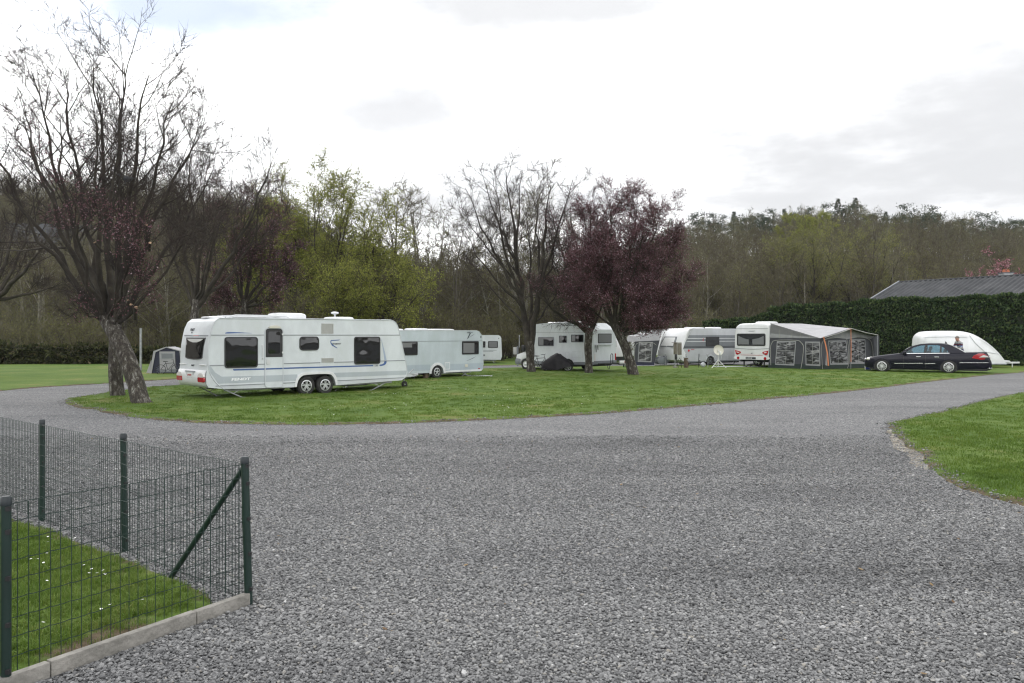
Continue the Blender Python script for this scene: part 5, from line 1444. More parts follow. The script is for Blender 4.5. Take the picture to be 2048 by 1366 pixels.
q.plate(w_, 'blind', [(.53, 1.30), (1.70, 1.30), (1.60, 1.84), (.64, 1.84)], 'plate_white', .02, .03)
for z0, z1, mt in ((1.79, 1.99, 'mid_grey'), (1.60, 1.765, 'mid_grey'), (1.28, 1.575, 'mid_grey'), (1.13, 1.28, 'dark_grey')):
    xa = lambda z: float(np.interp(z, [1.12, 1.55, 2.0], [-.52, -.32, -.06]))
    slab(c5, 'grey_stripe', [(xa(z0), z0), (5.45, z0), (5.43, z1), (xa(z1), z1)], mt, -.004, .002)
for z in (1.777, 1.587):
    slab(c5, 'white_stripe', rect(-.15, 5.4, z - .012, z + .012), 'ink_white', -.005, .002)
side_window(c5, 1.48, 2.70, 1.257, 1.88, .05)
text('S', .26, (1.17, -.006, 1.60), (R(90), 0, 0), 'ink_red', c5, .3, .002)
k = MB(); k.lathe([(.001, -.012), (.075, -.012), (.08, 0)], 16, (-.02, 0, 1.0), 'y'); k.build('badge', 'ink_red', c5, smooth=True)
text('SPORT', .10, (.16, -.006, 1.03), (R(90), 0, 0), 'ink_red', c5, .25, .001)
for x, z in ((-.28, .72), (-.26, .60), (-.44, .55)):
    k = MB(); k.lathe([(.001, -.012), (.035, -.012), (.04, 0)], 10, (x, 0, z), 'y'); k.build('marker', 'ink', c5)
k = MB(); k.ring(rrect(.8, 1.15, .30, .70, .03), rrect(.82, 1.13, .32, .68, .02), -.01, 0); k.build('service_hatch', 'light_grey', c5)
k = MB(); k.ring(rrect(3.45, 3.75, .32, .66, .03), rrect(3.47, 3.73, .34, .64, .02), -.01, 0); k.build('service_hatch', 'light_grey', c5)
slab(c5, 'skirt_panel', rect(2.35, 5.3, .25, .33), 'mid_grey', -.01, .01); slab(c5, 'skirt_panel', rect(-.2, 1.45, .23, .31), 'mid_grey', -.01, .01)
wheel(c5, 1.9, .02, .32, .19, .60, 5, 'star', rimmat='mid_grey'); wheel(c5, 1.9, W5 - .02, .32, .19, .6, 5, 'star', face=1, rimmat='mid_grey')
ao = [(1.9 + .46 * math.cos(R(t)), .24 + .46 * math.sin(R(t))) for t in range(0, 181, 15)]; ai = [(1.9 + .39 * math.cos(R(t)), .24 + .39 * math.sin(R(t))) for t in range(0, 181, 15)]
k = MB(); k.ring(ao, ai, -.02, .01); k.f = k.f[:-4]; k.m = k.m[:-4]; k.build('wheel_arch', 'light_grey', c5, smooth=True)
k = MB(); k.box(1.48, 2.32, .3, W5 - .3, .2, .64); k.build('wheel_box', 'black_plastic', c5)
k = MB(); k.box(-.4, 5.0, .4, .48, .14, .24); k.box(-.4, 5.0, W5 - .48, W5 - .4, .14, .24); k.build('chassis', 'black_plastic', c5)
jack(c5, 4.6, .26, 4.2, .2); roof_hatch(c5, .55, .9, .8, 1.1, 2.42, .10, name='chimney_cap'); roof_hatch(c5, 1.1, 2.0, .6, 1.4, 2.42, .09); roof_hatch(c5, 2.7, 3.6, .6, 1.4, 2.43, .10)
k = MB(); k.bar((-.6, 1.1, .34), (-1.7, 1.1, .38), .12, .10); k.build('drawbar', 'galvanised', c5)
k = MB(); k.prism(smooth_poly([(-1.75, .16), (-1.80, .45), (-1.55, .62), (-1.2, .55), (-.95, .75), (-.80, .72), (-.82, .28), (-1.2, .12)], 3), .92, 1.30); k.build('hitch_cover', 'mid_grey', c5, smooth=True, bevel=.04)
k = MB(); k.tube([(-1.2, .88, .75), (-1.2, .88, .06)], .024, 8); k.lathe([(.03, -.035), (.09, -.03), (.10, 0), (.09, .03), (.03, .035)], 14, (-1.2, .88, .10), 'y'); k.build('jockey_wheel', 'galvanised', c5, smooth=True)

# ------------------------------------------------------------------ awnings: laid out on wall planes
class Wall:
    def __init__(self, o, d, root):
        self.o = Vector((o[0], o[1], 0)); self.d = Vector((d[0], d[1], 0)).normalized(); self.n = Vector((self.d.y, -self.d.x, 0)); self.r = root.location.copy()
    def P(self, t, z, off=0.0): return self.o + self.d * t + self.n * off + Vector((0, 0, z)) - self.r
    def slab(self, parent, name, poly, mat, off0=-.01, off1=.0, smooth=False):
        n = len(poly); v = [self.P(t, z, off1) for t, z in poly] + [self.P(t, z, off0) for t, z in poly]
        m_ = MB(); m_.add(v, [tuple(range(n)), tuple(range(2 * n - 1, n - 1, -1))] + [(i, i + n, (i + 1) % n + n, (i + 1) % n) for i in range(n)])
        return m_.build(name, mat, parent, smooth=smooth)
    def line(self, parent, name, pts, r_, mat, off=.01):
        m_ = MB(); m_.tube([self.P(t, z, off) for t, z in pts], r_, 6); return m_.build(name, mat, parent, smooth=True)
noisy('canvas_dark', [(0.3, (0.042, 0.044, 0.052)), (0.7, (0.062, 0.065, 0.075))], scale=2.5, rough=.85, bump=.25, bscale=3)
noisy('canvas_mid', [(0.3, (0.24, 0.245, 0.255)), (0.7, (0.32, 0.325, 0.335))], scale=2.5, rough=.85, bump=.2, bscale=3)
noisy('canvas_light', [(0.3, (0.27, 0.27, 0.28)), (0.7, (0.35, 0.35, 0.36))], scale=1.8, rough=.75, bump=.25, bscale=2)
noisy('canvas_green', [(0.3, (0.012, 0.022, 0.020)), (0.7, (0.024, 0.036, 0.033))], scale=4, rough=.8)
noisy('canvas_blue', [(0.3, (0.018, 0.020, 0.038)), (0.7, (0.032, 0.035, 0.058))], scale=2.5, rough=.85, bump=.25, bscale=3)
principled('orange_strap', (0.55, 0.20, 0.09), .7)
principled('piping', (0.33, 0.33, 0.31), .6)
# clear plastic window: creased, its crumpled curtain-like reflections painted into the base colour
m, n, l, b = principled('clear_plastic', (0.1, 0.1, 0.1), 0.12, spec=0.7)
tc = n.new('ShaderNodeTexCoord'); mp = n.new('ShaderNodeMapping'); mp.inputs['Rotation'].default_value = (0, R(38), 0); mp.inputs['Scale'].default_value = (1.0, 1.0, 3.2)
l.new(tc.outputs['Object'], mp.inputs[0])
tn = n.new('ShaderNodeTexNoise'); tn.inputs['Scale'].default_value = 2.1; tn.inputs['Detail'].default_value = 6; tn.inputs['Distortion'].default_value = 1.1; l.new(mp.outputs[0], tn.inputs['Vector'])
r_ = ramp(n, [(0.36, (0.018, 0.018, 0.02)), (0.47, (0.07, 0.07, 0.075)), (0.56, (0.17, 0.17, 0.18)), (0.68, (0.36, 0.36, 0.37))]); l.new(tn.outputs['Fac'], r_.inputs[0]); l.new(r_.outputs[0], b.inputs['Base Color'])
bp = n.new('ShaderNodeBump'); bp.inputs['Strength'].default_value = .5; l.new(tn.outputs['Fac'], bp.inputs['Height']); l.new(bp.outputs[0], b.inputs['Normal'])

def awn_window(W, root, t0, t1, z0, z1, skew=0.0, off=.012):
    w = W.slab(root, 'window', [(t0 - skew - .05, z0 - .07), (t1 - skew + .05, z0 - .09), (t1 + .05, z1 + .06), (t0 - .05, z1 + .06)], 'canvas_mid', -.004, off)
    W.slab(w, 'pane', [(t0 - skew, z0), (t1 - skew, z0), (t1, z1), (t0, z1)], 'clear_plastic', off - .004, off + .008)
    W.line(w, 'muntin', [(t0 + (t1 - t0) * .5 - skew * .5, z0), (t0 + (t1 - t0) * .5, z1)], .006, 'piping', off + .012)
    W.line(w, 'muntin', [(t0 - skew * .4, z0 + (z1 - z0) * .6), (t1 - skew * .4, z0 + (z1 - z0) * .6)], .006, 'piping', off + .012)
    return w

# caravan seen from the rear, red lights, awning on its right side
u6 = Vector((.72, .694)); w6 = Vector((-.694, .72))
A6 = Vector((15.552, 47.761)); L6 = A6 + w6 * 2.4
c6 = empty('caravan', (L6.x, L6.y, 0), math.atan2(-w6.y, -w6.x), 'white caravan seen from its rear with red lights and an awning joined on', 'caravan')
# local frame: x across the rear, y away along the caravan
W6 = 2.25
def rear_outline():
    return smooth_poly([(-.10, .50), (-.18, .75), (-.17, 1.2), (-.14, 2.1), (-.08, 2.45), (.10, 2.62), (.35, 2.70), (1.12, 2.715), (1.85, 2.70), (2.10, 2.62), (2.20, 2.45), (2.24, 2.1), (2.22, 1.2), (2.18, .75), (2.08, .50)], 3, False)
ol = rear_outline(); n_ = len(ol)
k = MB(); v = []; cx_, cz_ = 1.03, 1.5
for y, s in ((.0, .93), (.03, .97), (.10, 1.0), (5.4, 1.0), (5.6, .9)):
    v += [(cx_ + (a - cx_) * s, y, cz_ + (c - cz_) * s) for a, c in ol]
k.add(v, [(i * n_ + j, i * n_ + j + 1, (i + 1) * n_ + j + 1, (i + 1) * n_ + j) for i in range(4) for j in range(n_ - 1)] + [tuple(range(n_)), tuple(range(4 * n_, 5 * n_))] + [(i * n_, (i + 1) * n_, (i + 2) * n_ - 1, (i + 1) * n_ - 1) for i in range(4)])
k.build('body', 'white_shell', c6, smooth=True, angle=35)
w_ = slab(c6, 'rear_window', rrect(.04, 1.95, 1.34, 2.09, .09), 'black_plastic', -.022, .01, smooth=True)
slab(w_, 'pane', rrect(.09, 1.90, 1.39, 2.04, .07), 'glass', -.028, -.01)
slab(w_, 'curtain', [(.14, 1.42), (.85, 1.42), (.85, 1.72), (.5, 1.80), (.14, 1.95)], 'blind_glass', -.0295, -.02); slab(w_, 'curtain', [(1.1, 1.42), (1.85, 1.42), (1.85, 1.95), (1.5, 1.80), (1.1, 1.74)], 'blind_glass', -.0295, -.02)
slab(c6, 'seam', rect(-.08, 2.12, 2.38, 2.40), 'seam', -.012, .02); slab(c6, 'seam', smooth_poly([(-.10, 1.20), (1.03, 1.15), (2.16, 1.20), (2.16, 1.175), (1.03, 1.125), (-.10, 1.175)], 3), 'seam', -.014, .02)
for s in (-1, 1):
    P_ = [(1.03 + s * a, z) for a, z in ((1.12, 1.07), (.74, .98), (.72, .90), (.95, .78), (1.05, .82))]
    t_ = slab(c6, 'tail_light', P_, 'red_lens', -.03, .02); slab(t_, 'clear_lens', [(1.03 + s * a, z) for a, z in ((1.02, .99), (.82, .94), (.82, .90), (.98, .92))], 'clear_lens', -.034, -.02)
    k = MB(); k.lathe([(.001, -.035), (.085, -.035), (.095, .01)], 18, (1.03 + s * .90, 0, .585), 'y'); k.build('reflector', 'red_lens', c6, smooth=True)
slab(c6, 'red_strip', rect(.30, 1.76, .765, .785), 'red_lens', -.02, .02)
slab(c6, 'bumper', smooth_poly([(-.08, .52), (1.03, .50), (2.14, .52), (2.16, .70), (1.9, .74), (1.03, .72), (.16, .74), (-.10, .70)], 3), 'white_shell', -.025, .05)
pl = slab(c6, 'number_plate', rrect(.65, 1.32, .53, .65, .01), 'ink', -.034, -.01); text('G-XK 88', .10, (.70, -.036, .555), (R(90), 0, 0), 'ink_white', pl, 0, .001)
text('EXCELLENT', .075, (1.03, -.012, 2.21), (R(90), 0, 0), 'ink_grey', c6, .15, .001, 'CENTER')
text('H', .12, (1.0, -.03, .84), (R(90), 0, 0), 'ink', c6, .2, .003)
for xx in (.08, 1.98): wheel(c6, xx + (.0 if xx > 1 else 0), 2.4, .32, .19)
k = MB(); k.box(.2, .3, .1, 5.2, .36, .48); k.box(1.75, 1.85, .1, 5.2, .36, .48); k.box(.1, 1.95, 2.3, 2.5, .28, .4); k.build('chassis', 'black_plastic', c6)
for xx in (.35, 1.7):
    k = MB(); k.bar((xx, .3, .45), (xx, .3, .04), .06); k.box(xx - .09, xx + .09, .22, .38, .03, .06); k.build('corner_steady', 'black_plastic', c6)
roof_hatch(c6, .9, 2.0, .6, 1.5, 2.68, .15, name='air_conditioner')
k = MB(); k.tube([(.25, .25, .03), (.35, .25, .16), (.6, .25, .20), (.9, .25, .20), (1.1, .25, .10)], .05, 7); k.tube([(.5, .35, .05), (.8, .35, .25), (1.1, .35, .06)], .04, 6)
hz = k.build('rolled_hose', 'black_plastic'); hz.location = (L6.x + .25, L6.y - .55, 0); tag(hz, 'dark rolled bag on the grass under the rear of the awning caravan', 'bag')

aw = empty('awning', (17.58, 45.66, 0), 0, 'large grey caravan awning with pale roof and orange straps beside the dark car', 'awning')
EW = Wall(L6, -w6, aw); FW = Wall((17.58, 45.66), (.86, .51), aw)
TE = (Vector((17.58, 45.66)) - L6).length
EW.slab(aw, 'end_wall', [(2.15, .28), (TE, .28), (TE, 1.82), (2.24, 1.84)], 'canvas_dark', -.012, 0)
EW.slab(aw, 'mud_wall', [(2.12, .0), (TE + .02, .0), (TE + .01, .30), (2.15, .32)], 'canvas_green', -.03, .006)
# pale upper part: gable and roof planes
k = MB(); R0 = EW.P(2.28, 2.70); E0 = EW.P(2.22, 1.83); C0 = EW.P(TE, 1.82)
uu = Vector((u6.x, u6.y, 0)); R1 = R0 + uu * 3.9; R1.z = 2.72; R2 = R0 + uu * 5.2; R2.z = 2.62
pk = FW.P(2.10, 2.36, .5); wl_ = FW.P(-.25, 1.86, .42); wr = FW.P(4.55, 1.98, .5); pkw = FW.P(2.6, 2.40, 0); FE = FW.P(5.0, 1.95, 0)
k.add([E0, C0, R0.lerp(C0, .0) + Vector((0, 0, -.02))], [(0, 1, 2)])
k.build('gable', 'canvas_mid', aw)
k = MB()
g0 = EW.P(2.24, 2.10); 
k.add([R0, R1, R2, FE, pkw, C0, g0], [(0, 1, 5), (0, 5, 6), (1, 4, 5), (1, 2, 4), (2, 3, 4)])
k.add([C0, pkw, pk, wl_], [(0, 1, 2, 3)])
roof = k.build('roof', 'canvas_light', aw)
k = MB(); k.add([pkw + Vector((0, 0, .004)), FE, wr, pk], [(0, 1, 2, 3)])
dk = [pk + Vector((0, 0, .012)), wl_ + Vector((0, 0, .012)), wl_.lerp(C0, .55) + Vector((0, 0, .02)), pk.lerp(pkw, .55) + Vector((0, 0, .012))]
k.add(dk, [(0, 1, 2, 3)]); k.build('canopy', 'canvas_dark', aw)
for q in (.2, .45, .62, .8):
    a = E0.lerp(C0, q); t_ = R0.lerp(C0, q)
    k = MB(); k.tube([a + EW.n * .012, a.lerp(t_, .85) + EW.n * .012], .012, 5); k.build('piping', 'piping', aw)
# front wall
FW.slab(aw, 'front_wall', [(0, .28), (5.0, .28), (5.0, 1.92), (2.6, 2.36), (0, 1.82)], 'canvas_dark', -.012, 0)
FW.slab(aw, 'gable_front', [(.25, 1.72), (1.2, 1.86), (2.45, 1.76), (2.7, 1.78), (3.6, 1.90), (4.6, 1.76), (4.9, 1.90), (2.6, 2.33)], 'canvas_mid', -.004, .008)
FW.slab(aw, 'mud_wall', [(-.02, .0), (5.02, .0), (5.0, .30), (0, .30)], 'canvas_green', -.03, .006)
awn_window(EW, aw, 2.74, 3.84, .30, 1.58, .12); awn_window(EW, aw, 4.50, TE - .05, .32, 1.56, -.02)
awn_window(FW, aw, .75, 2.25, .36, 1.62, -.18); awn_window(FW, aw, 2.75, 4.0, .38, 1.68, -.05)
EW.line(aw, 'piping', smooth_poly([(2.30, .2), (2.28, 1.2), (2.36, 1.50), (2.62, 1.68), (3.9, 1.69), (4.20, 1.55), (4.34, 1.30), (4.28, .6), (4.18, .05)], 3, False), .016, 'piping')
FW.line(aw, 'piping', smooth_poly([(.20, .05), (.12, 1.2), (.30, 1.68), (1.2, 1.83), (2.35, 1.75), (2.50, .4), (2.4, .05)], 3, False), .014, 'piping')
FW.line(aw, 'piping', smooth_poly([(2.62, .3), (2.60, 1.70), (3.5, 1.87), (4.4, 1.74), (4.7, 1.35), (4.85, .4)], 3, False), .014, 'piping')
FW.line(aw, 'piping', [(-.25, 1.86), (.9, 2.08), (2.10, 2.37), (3.4, 2.14), (4.55, 1.99)], .022, 'piping', .52)
FW.slab(aw, 'flap', [(4.55, .5), (4.95, .3), (4.95, 1.95), (4.45, 1.95)], 'canvas_dark', .30, .31)
for t, z, of in ((2.05, 2.36, .5), (4.5, 1.98, .5)):
    k = MB(); k.tube([FW.P(t, z, of), FW.P(t, .02, of)], .018, 7); k.build('pole', 'galvanised', aw, smooth=True)
def strap(W, pts, off, w=.07):
    k = MB(); P0 = [W.P(t, z, off) for t, z in pts]
    v = []
    for p in P0: v += [p - W.d * w / 2, p + W.d * w / 2]
    n_ = len(P0); k.add(v, [(2 * i, 2 * i + 1, 2 * i + 3, 2 * i + 2) for i in range(n_ - 1)])
    o = k.build('strap', 'orange_strap', aw); s_ = o.modifiers.new('thick', 'SOLIDIFY'); s_.thickness = .006
strap(FW, [(-.28, 1.90), (-.10, 1.45), (.05, .95), (.14, .25)], .46, .10); strap(FW, [(2.02, 2.36), (2.04, 1.6), (2.03, .45)], .53, .05)
strap(FW, [(1.7, 2.32), (2.08, 2.40)], .52, .05)
FW.slab(aw, 'side_gusset', [(-.05, .3), (.12, .25), (.02, 1.1)], 'canvas_mid', .40, .41)

# awning on the far side of the grey caravan
a5 = empty('awning', (8.6, 50.79, 0), 0, 'small grey awning with clear plastic window against the white nosed caravan', 'awning')
W5a = Wall((7.43, 50.79), (1, .02), a5)
W5a.slab(a5, 'end_wall', [(.30, .25), (1.62, .25), (1.95, 1.66), (.36, 1.60)], 'canvas_dark', -.012, 0)
W5a.slab(a5, 'mud_wall', [(.28, 0), (1.60, 0), (1.62, .28), (.30, .28)], 'canvas_blue', -.03, .006)
awn_window(W5a, a5, .68, 1.46, .36, 1.50, .08)
W5a.line(a5, 'piping', smooth_poly([(.36, .3), (.38, 1.2), (.60, 1.50), (1.4, 1.54), (1.74, 1.35)], 3, False), .014, 'piping')
k = MB(); k.add([W5a.P(.34, 1.58, .03), W5a.P(1.96, 1.66, .03), W5a.P(2.15, 2.34, -.2), W5a.P(1.2, 2.08, -.1), W5a.P(.42, 1.92, -.1), W5a.P(.5, 1.95, -3.5), W5a.P(2.4, 2.3, -3.5), W5a.P(.36, 1.55, -3.5)],
      [(0, 1, 3, 4), (1, 2, 3), (4, 3, 2, 6, 5), (0, 4, 5, 7)])
k.build('roof', 'canvas_light', a5)
W5a.slab(a5, 'ground_sheet', [(.3, .02), (1.6, .02), (1.6, .06), (.3, .06)], 'plate_white', -.2, .15)

# caravan and tent glimpsed behind the leaning plum tree
c7 = empty('caravan', (6.75, 58.5, 0), .15, 'old white caravan with a dark side tent glimpsed behind the motorhome', 'caravan')
k = MB(); k.prism([(-1.2, .35), (-1.35, .7), (-1.15, 1.6), (-.8, 2.0), (1.4, 2.06), (1.55, 1.9), (1.6, .4)], 0, 2.0); k.build('body', 'white_shell', c7, smooth=True, bevel=.06)
side_window(c7, .0, .9, 1.1, 1.6, .05)
k = MB(); k.box(-1.2, 1.5, .1, 1.9, .12, .36); k.build('chassis', 'black_plastic', c7)
for xx in (.2,): wheel(c7, xx, .05, .3, .18)
k = MB(); k.prism([(-2.1, .0), (-1.15, .0), (-1.0, 1.45), (-1.25, 1.95), (-1.8, 1.6)], -.3, 2.0); k.build('side_tent', 'canvas_blue', c7)
k = MB(); k.prism([(-2.1, 1.55), (-1.2, 2.0), (-.9, 1.95), (-1.1, 1.60), (-1.9, 1.38)], -.35, 2.02); k.build('side_tent_roof', 'canvas_light', c7)
# white motorhome roof behind the grey awning
c8 = empty('caravan', (12.6, 64, 0), .3, 'white vehicle roof just showing behind the grey awning', 'caravan')
k = MB(); k.prism([(-3.3, .35), (-3.4, 1.4), (-3.1, 2.2), (-2.6, 2.42), (2.0, 2.45), (2.2, 2.2), (2.3, .4)], 0, 2.1); k.build('body', 'white_shell', c8, smooth=True, bevel=.05)
side_window(c8, -2.6, -1.6, 1.3, 1.9, .05); wheel(c8, -1.8, .05, .3, .18); wheel(c8, 1.2, .05, .3, .18)

# ------------------------------------------------------------------ dark saloon
m, n, l, b = principled('car_paint', (0.006, 0.006, 0.014), 0.35, 0.0, 0.35, .15)
b.inputs['Coat Roughness'].default_value = .05
principled('car_trim', (0.012, 0.012, 0.013), .4)
m, n, l, b = principled('tinted_glass', (0.5, 0.5, 0.5), .02)
tr = n.new('ShaderNodeBsdfTransparent'); tr.inputs['Color'].default_value = (.62, .76, .82, 1)
gl = n.new('ShaderNodeBsdfGlossy'); gl.inputs['Roughness'].default_value = .02
fr_ = n.new('ShaderNodeFresnel'); fr_.inputs['IOR'].default_value = 1.5
ms = n.new('ShaderNodeMixShader'); l.new(fr_.outputs[0], ms.inputs[0]); l.new(tr.outputs[0], ms.inputs[1]); l.new(gl.outputs[0], ms.inputs[2]); l.new(ms.outputs[0], n['Material Output'].inputs['Surface'])
car = empty('car', (19.839, 42.953, 0), math.atan2(-.4926, .8702), 'dark blue black saloon car with silver wheels beside the awning', 'car')
WC = 1.96; YC = WC / 2
# stations: x, hood or deck height, half width, sill height
ST = [(-.88, .62, .50, .30), (-.84, .70, .66, .26), (-.74, .76, .78, .23), (-.55, .81, .88, .21), (-.30, .865, .935, .2), (.05, .915, .96, .2), (.50, .975, .975, .19), (.92, 1.03, .98, .18), (1.4, 1.04, .98, .18), (2.2, 1.045, .98, .18), (2.9, 1.06, .98, .18), (3.4, 1.08, .978, .19), (3.85, 1.10, .97, .2), (4.3, 1.11, .95, .22), (4.65, 1.12, .92, .24), (4.86, 1.125, .885, .26), (4.93, 1.02, .87, .26), (4.99, .85, .86, .25), (5.08, .62, .86, .25), (5.07, .40, .82, .24), (4.98, .25, .74, .24)]
k = MB(); v = []
sec = [(.0, 0, 'b'), (.80, 0, 'b'), (.955, .06, 's'), (.985, .30, 's'), (1.0, .52, 's'), (.995, .72, 's'), (.965, .90, 's'), (.90, .975, 's'), (.70, .995, 's'), (.36, 1.0, 's'), (0, 1.0, 's')]
half = len(sec)
for x, zt, hw, zb in ST:
    row = []
    for fy, fz, kd in sec:
        z = zb + (zt - zb) * fz
        y = fy * hw
        row.append((x, y, z))
    full = [(x_, YC - y_, z_) for x_, y_, z_ in row] + [(x_, YC + y_, z_) for x_, y_, z_ in row[-2:0:-1]]
    v += full
M_ = 2 * half - 2
k.add(v, [(i * M_ + j, i * M_ + (j + 1) % M_, (i + 1) * M_ + (j + 1) % M_, (i + 1) * M_ + j) for i in range(len(ST) - 1) for j in range(M_)] + [tuple(range(M_ - 1, -1, -1)), tuple(range((len(ST) - 1) * M_, len(ST) * M_))])
body = k.build('body', 'car_paint', car, smooth=True, angle=38)
# wheel openings: dark housings set in the flanks, then arches and wheels
for x in (.02, 3.17):
    for s, y0 in ((-1, -.008), (1, WC + .008)):
        k = MB(); pts = [(x + .40 * math.cos(R(t)), .30 + .40 * math.sin(R(t))) for t in range(-25, 206, 10)]
        k.prism(pts, min(y0, y0 - s * .12), max(y0, y0 - s * .12)); k.build('wheel_well', 'car_trim', car, smooth=True)
        ao = [(x + .445 * math.cos(R(t)), .30 + .445 * math.sin(R(t))) for t in range(-20, 201, 10)]; ai = [(x + .395 * math.cos(R(t)), .30 + .395 * math.sin(R(t))) for t in range(-20, 201, 10)]
        k = MB(); k.ring(ao, ai, min(y0 + s * .02, y0 - s * .06), max(y0 + s * .02, y0 - s * .06)); k.f = k.f[:-4]; k.m = k.m[:-4]; k.build('wheel_arch', 'car_paint', car, smooth=True)
    wheel(car, x, -.035, .345, .22, .70, 13, 'multi'); wheel(car, x, WC + .035, .345, .22, .70, 13, 'multi', face=1)
# greenhouse on sloping sides
def gy(z): return .05 + .27 * (z - 1.0) / .55
def gside(parent, name, poly, mat, t=.0, th=.02):
    out = []
    for s in (0, 1):
        a = [(x, gy(z) - t if s == 0 else WC - gy(z) + t, z) for x, z in poly]; c = [(x, y + (th if s == 0 else -th), z) for x, y, z in a]
        n_ = len(poly); m_ = MB(); m_.add(a + c, [tuple(range(n_)), tuple(range(2 * n_ - 1, n_ - 1, -1))] + [(i, i + n_, (i + 1) % n_ + n_, (i + 1) % n_) for i in range(n_)])
        out.append(m_.build(name, mat, parent, smooth=False))
    return out
top = [(.88, 1.02), (1.107, 1.19), (1.432, 1.395), (1.834, 1.515), (2.296, 1.545), (2.7, 1.545), (2.95, 1.525), (3.141, 1.485), (3.40, 1.385), (3.635, 1.255), (3.92, 1.09)]
inn = [(1.06, 1.02), (1.20, 1.145), (1.47, 1.32), (1.834, 1.44), (2.296, 1.468), (2.65, 1.465), (2.80, 1.43), (2.90, 1.38), (3.02, 1.28), (3.12, 1.18), (3.16, 1.05)]
for i in range(len(top) - 1): gside(body, 'roof_rail', [top[i], top[i + 1], inn[i + 1], inn[i]], 'car_paint', .004)
gside(body, 'pillar', [(2.00, 1.02), (2.12, 1.02), (2.15, 1.47), (2.06, 1.47)], 'car_trim', .006); gside(body, 'pillar', [(2.75, 1.03), (2.80, 1.03), (2.82, 1.43), (2.77, 1.45)], 'car_trim', .006)
gside(body, 'belt_trim', [(1.02, 1.005), (3.2, 1.045), (3.2, 1.07), (1.02, 1.03)], 'chrome', .008)
gside(body, 'side_window', inn, 'tinted_glass', -.004, .004)
rf = [(1.28, 1.33), (1.55, 1.45), (1.834, 1.53), (2.296, 1.575), (2.7, 1.578), (2.95, 1.555), (3.141, 1.52)]
k = MB(); v = []; fy = [0, .08, .25, .5, .75, .92, 1]
for x, z in rf:
    e_ = gy(z) - .02
    for f_ in fy: v.append((x, e_ + (WC - 2 * e_) * f_, z - .05 * (2 * abs(f_ - .5)) ** 3))
k.add(v, [(i * 7 + j, i * 7 + j + 1, (i + 1) * 7 + j + 1, (i + 1) * 7 + j) for i in range(len(rf) - 1) for j in range(6)])
rfo = k.build('roof', 'car_paint', car, smooth=True); s_ = rfo.modifiers.new('thick', 'SOLIDIFY'); s_.thickness = .02
def screen(name, x0, z0, x1, z1):
    k = MB(); v = []
    for t in (0, .5, 1):
        x = x0 + (x1 - x0) * t; z = z0 + (z1 - z0) * t + .03 * math.sin(math.pi * t); e_ = gy(z) + .02
        for f_ in (0, .25, .5, .75, 1): v.append((x - (.05 if x1 > x0 else -.05) * (1 - (2 * f_ - 1) ** 2), e_ + (WC - 2 * e_) * f_, z))
    k.add(v, [(i * 5 + j, i * 5 + j + 1, (i + 1) * 5 + j + 1, (i + 1) * 5 + j) for i in range(2) for j in range(4)]); return k.build(name, 'tinted_glass' if name == 'windscreen' else 'car_glass', car, smooth=True)
screen('windscreen', .90, 1.03, 1.33, 1.36); screen('rear_window', 3.90, 1.10, 3.16, 1.505)
k = MB()
for y in (.58, 1.38):
    k.prism(smooth_poly([(2.0, .7), (2.15, .7), (2.32, 1.12), (2.25, 1.17), (2.12, 1.1)], 3), y - .24, y + .24); k.prism(smooth_poly([(2.22, 1.18), (2.34, 1.18), (2.38, 1.36), (2.27, 1.38)], 3), y - .13, y + .13)
    k.prism(smooth_poly([(2.90, 1.0), (3.05, 1.0), (3.06, 1.27), (2.95, 1.28)], 3), y - .13, y + .13)
k.prism([(2.8, .6), (3.2, .6), (3.15, 1.05), (2.95, 1.12)], .25, WC - .25); k.box(.95, 1.35, .25, WC - .25, .7, 1.02)
k.tube([(1.42 + .04 * math.cos(a), .58 + .17 * math.cos(a), .98 + .17 * math.sin(a)) for a in [R(t) for t in range(0, 361, 30)]], .015, 6)
k.build('interior', 'dim_interior', car, smooth=True)
# details on the flank, tail and nose
for x0, x1 in ((.62, 1.98), (2.06, 2.55)): slab(car, 'side_moulding', [(x0, .475), (x1, .50), (x1, .535), (x0, .51)], 'chrome', -.022, .02)
slab(car, 'side_moulding', [(3.66, .56), (4.9, .58), (4.95, .61), (3.66, .595)], 'chrome', .0, .06)
for x in (1.77, 2.62):
    k = MB(); k.box(x - .11, x + .11, -.012, .03, .838, .868); k.build('handle', 'chrome', car, bevel=.008)
for x0, z1 in ((1.06, 1.0), (2.10, 1.02), (2.98, 1.0)): slab(car, 'door_gap', [(x0, .25), (x0 + .012, .25), (x0 + .012, z1 * .92), (x0, z1 * .92)], 'car_trim', .0, .03)
k = MB(); k.prism(smooth_poly([(1.02, 1.03), (1.18, 1.03), (1.20, 1.13), (1.06, 1.14)], 3), -.17, .03); k.build('mirror', 'car_paint', car, bevel=.02)
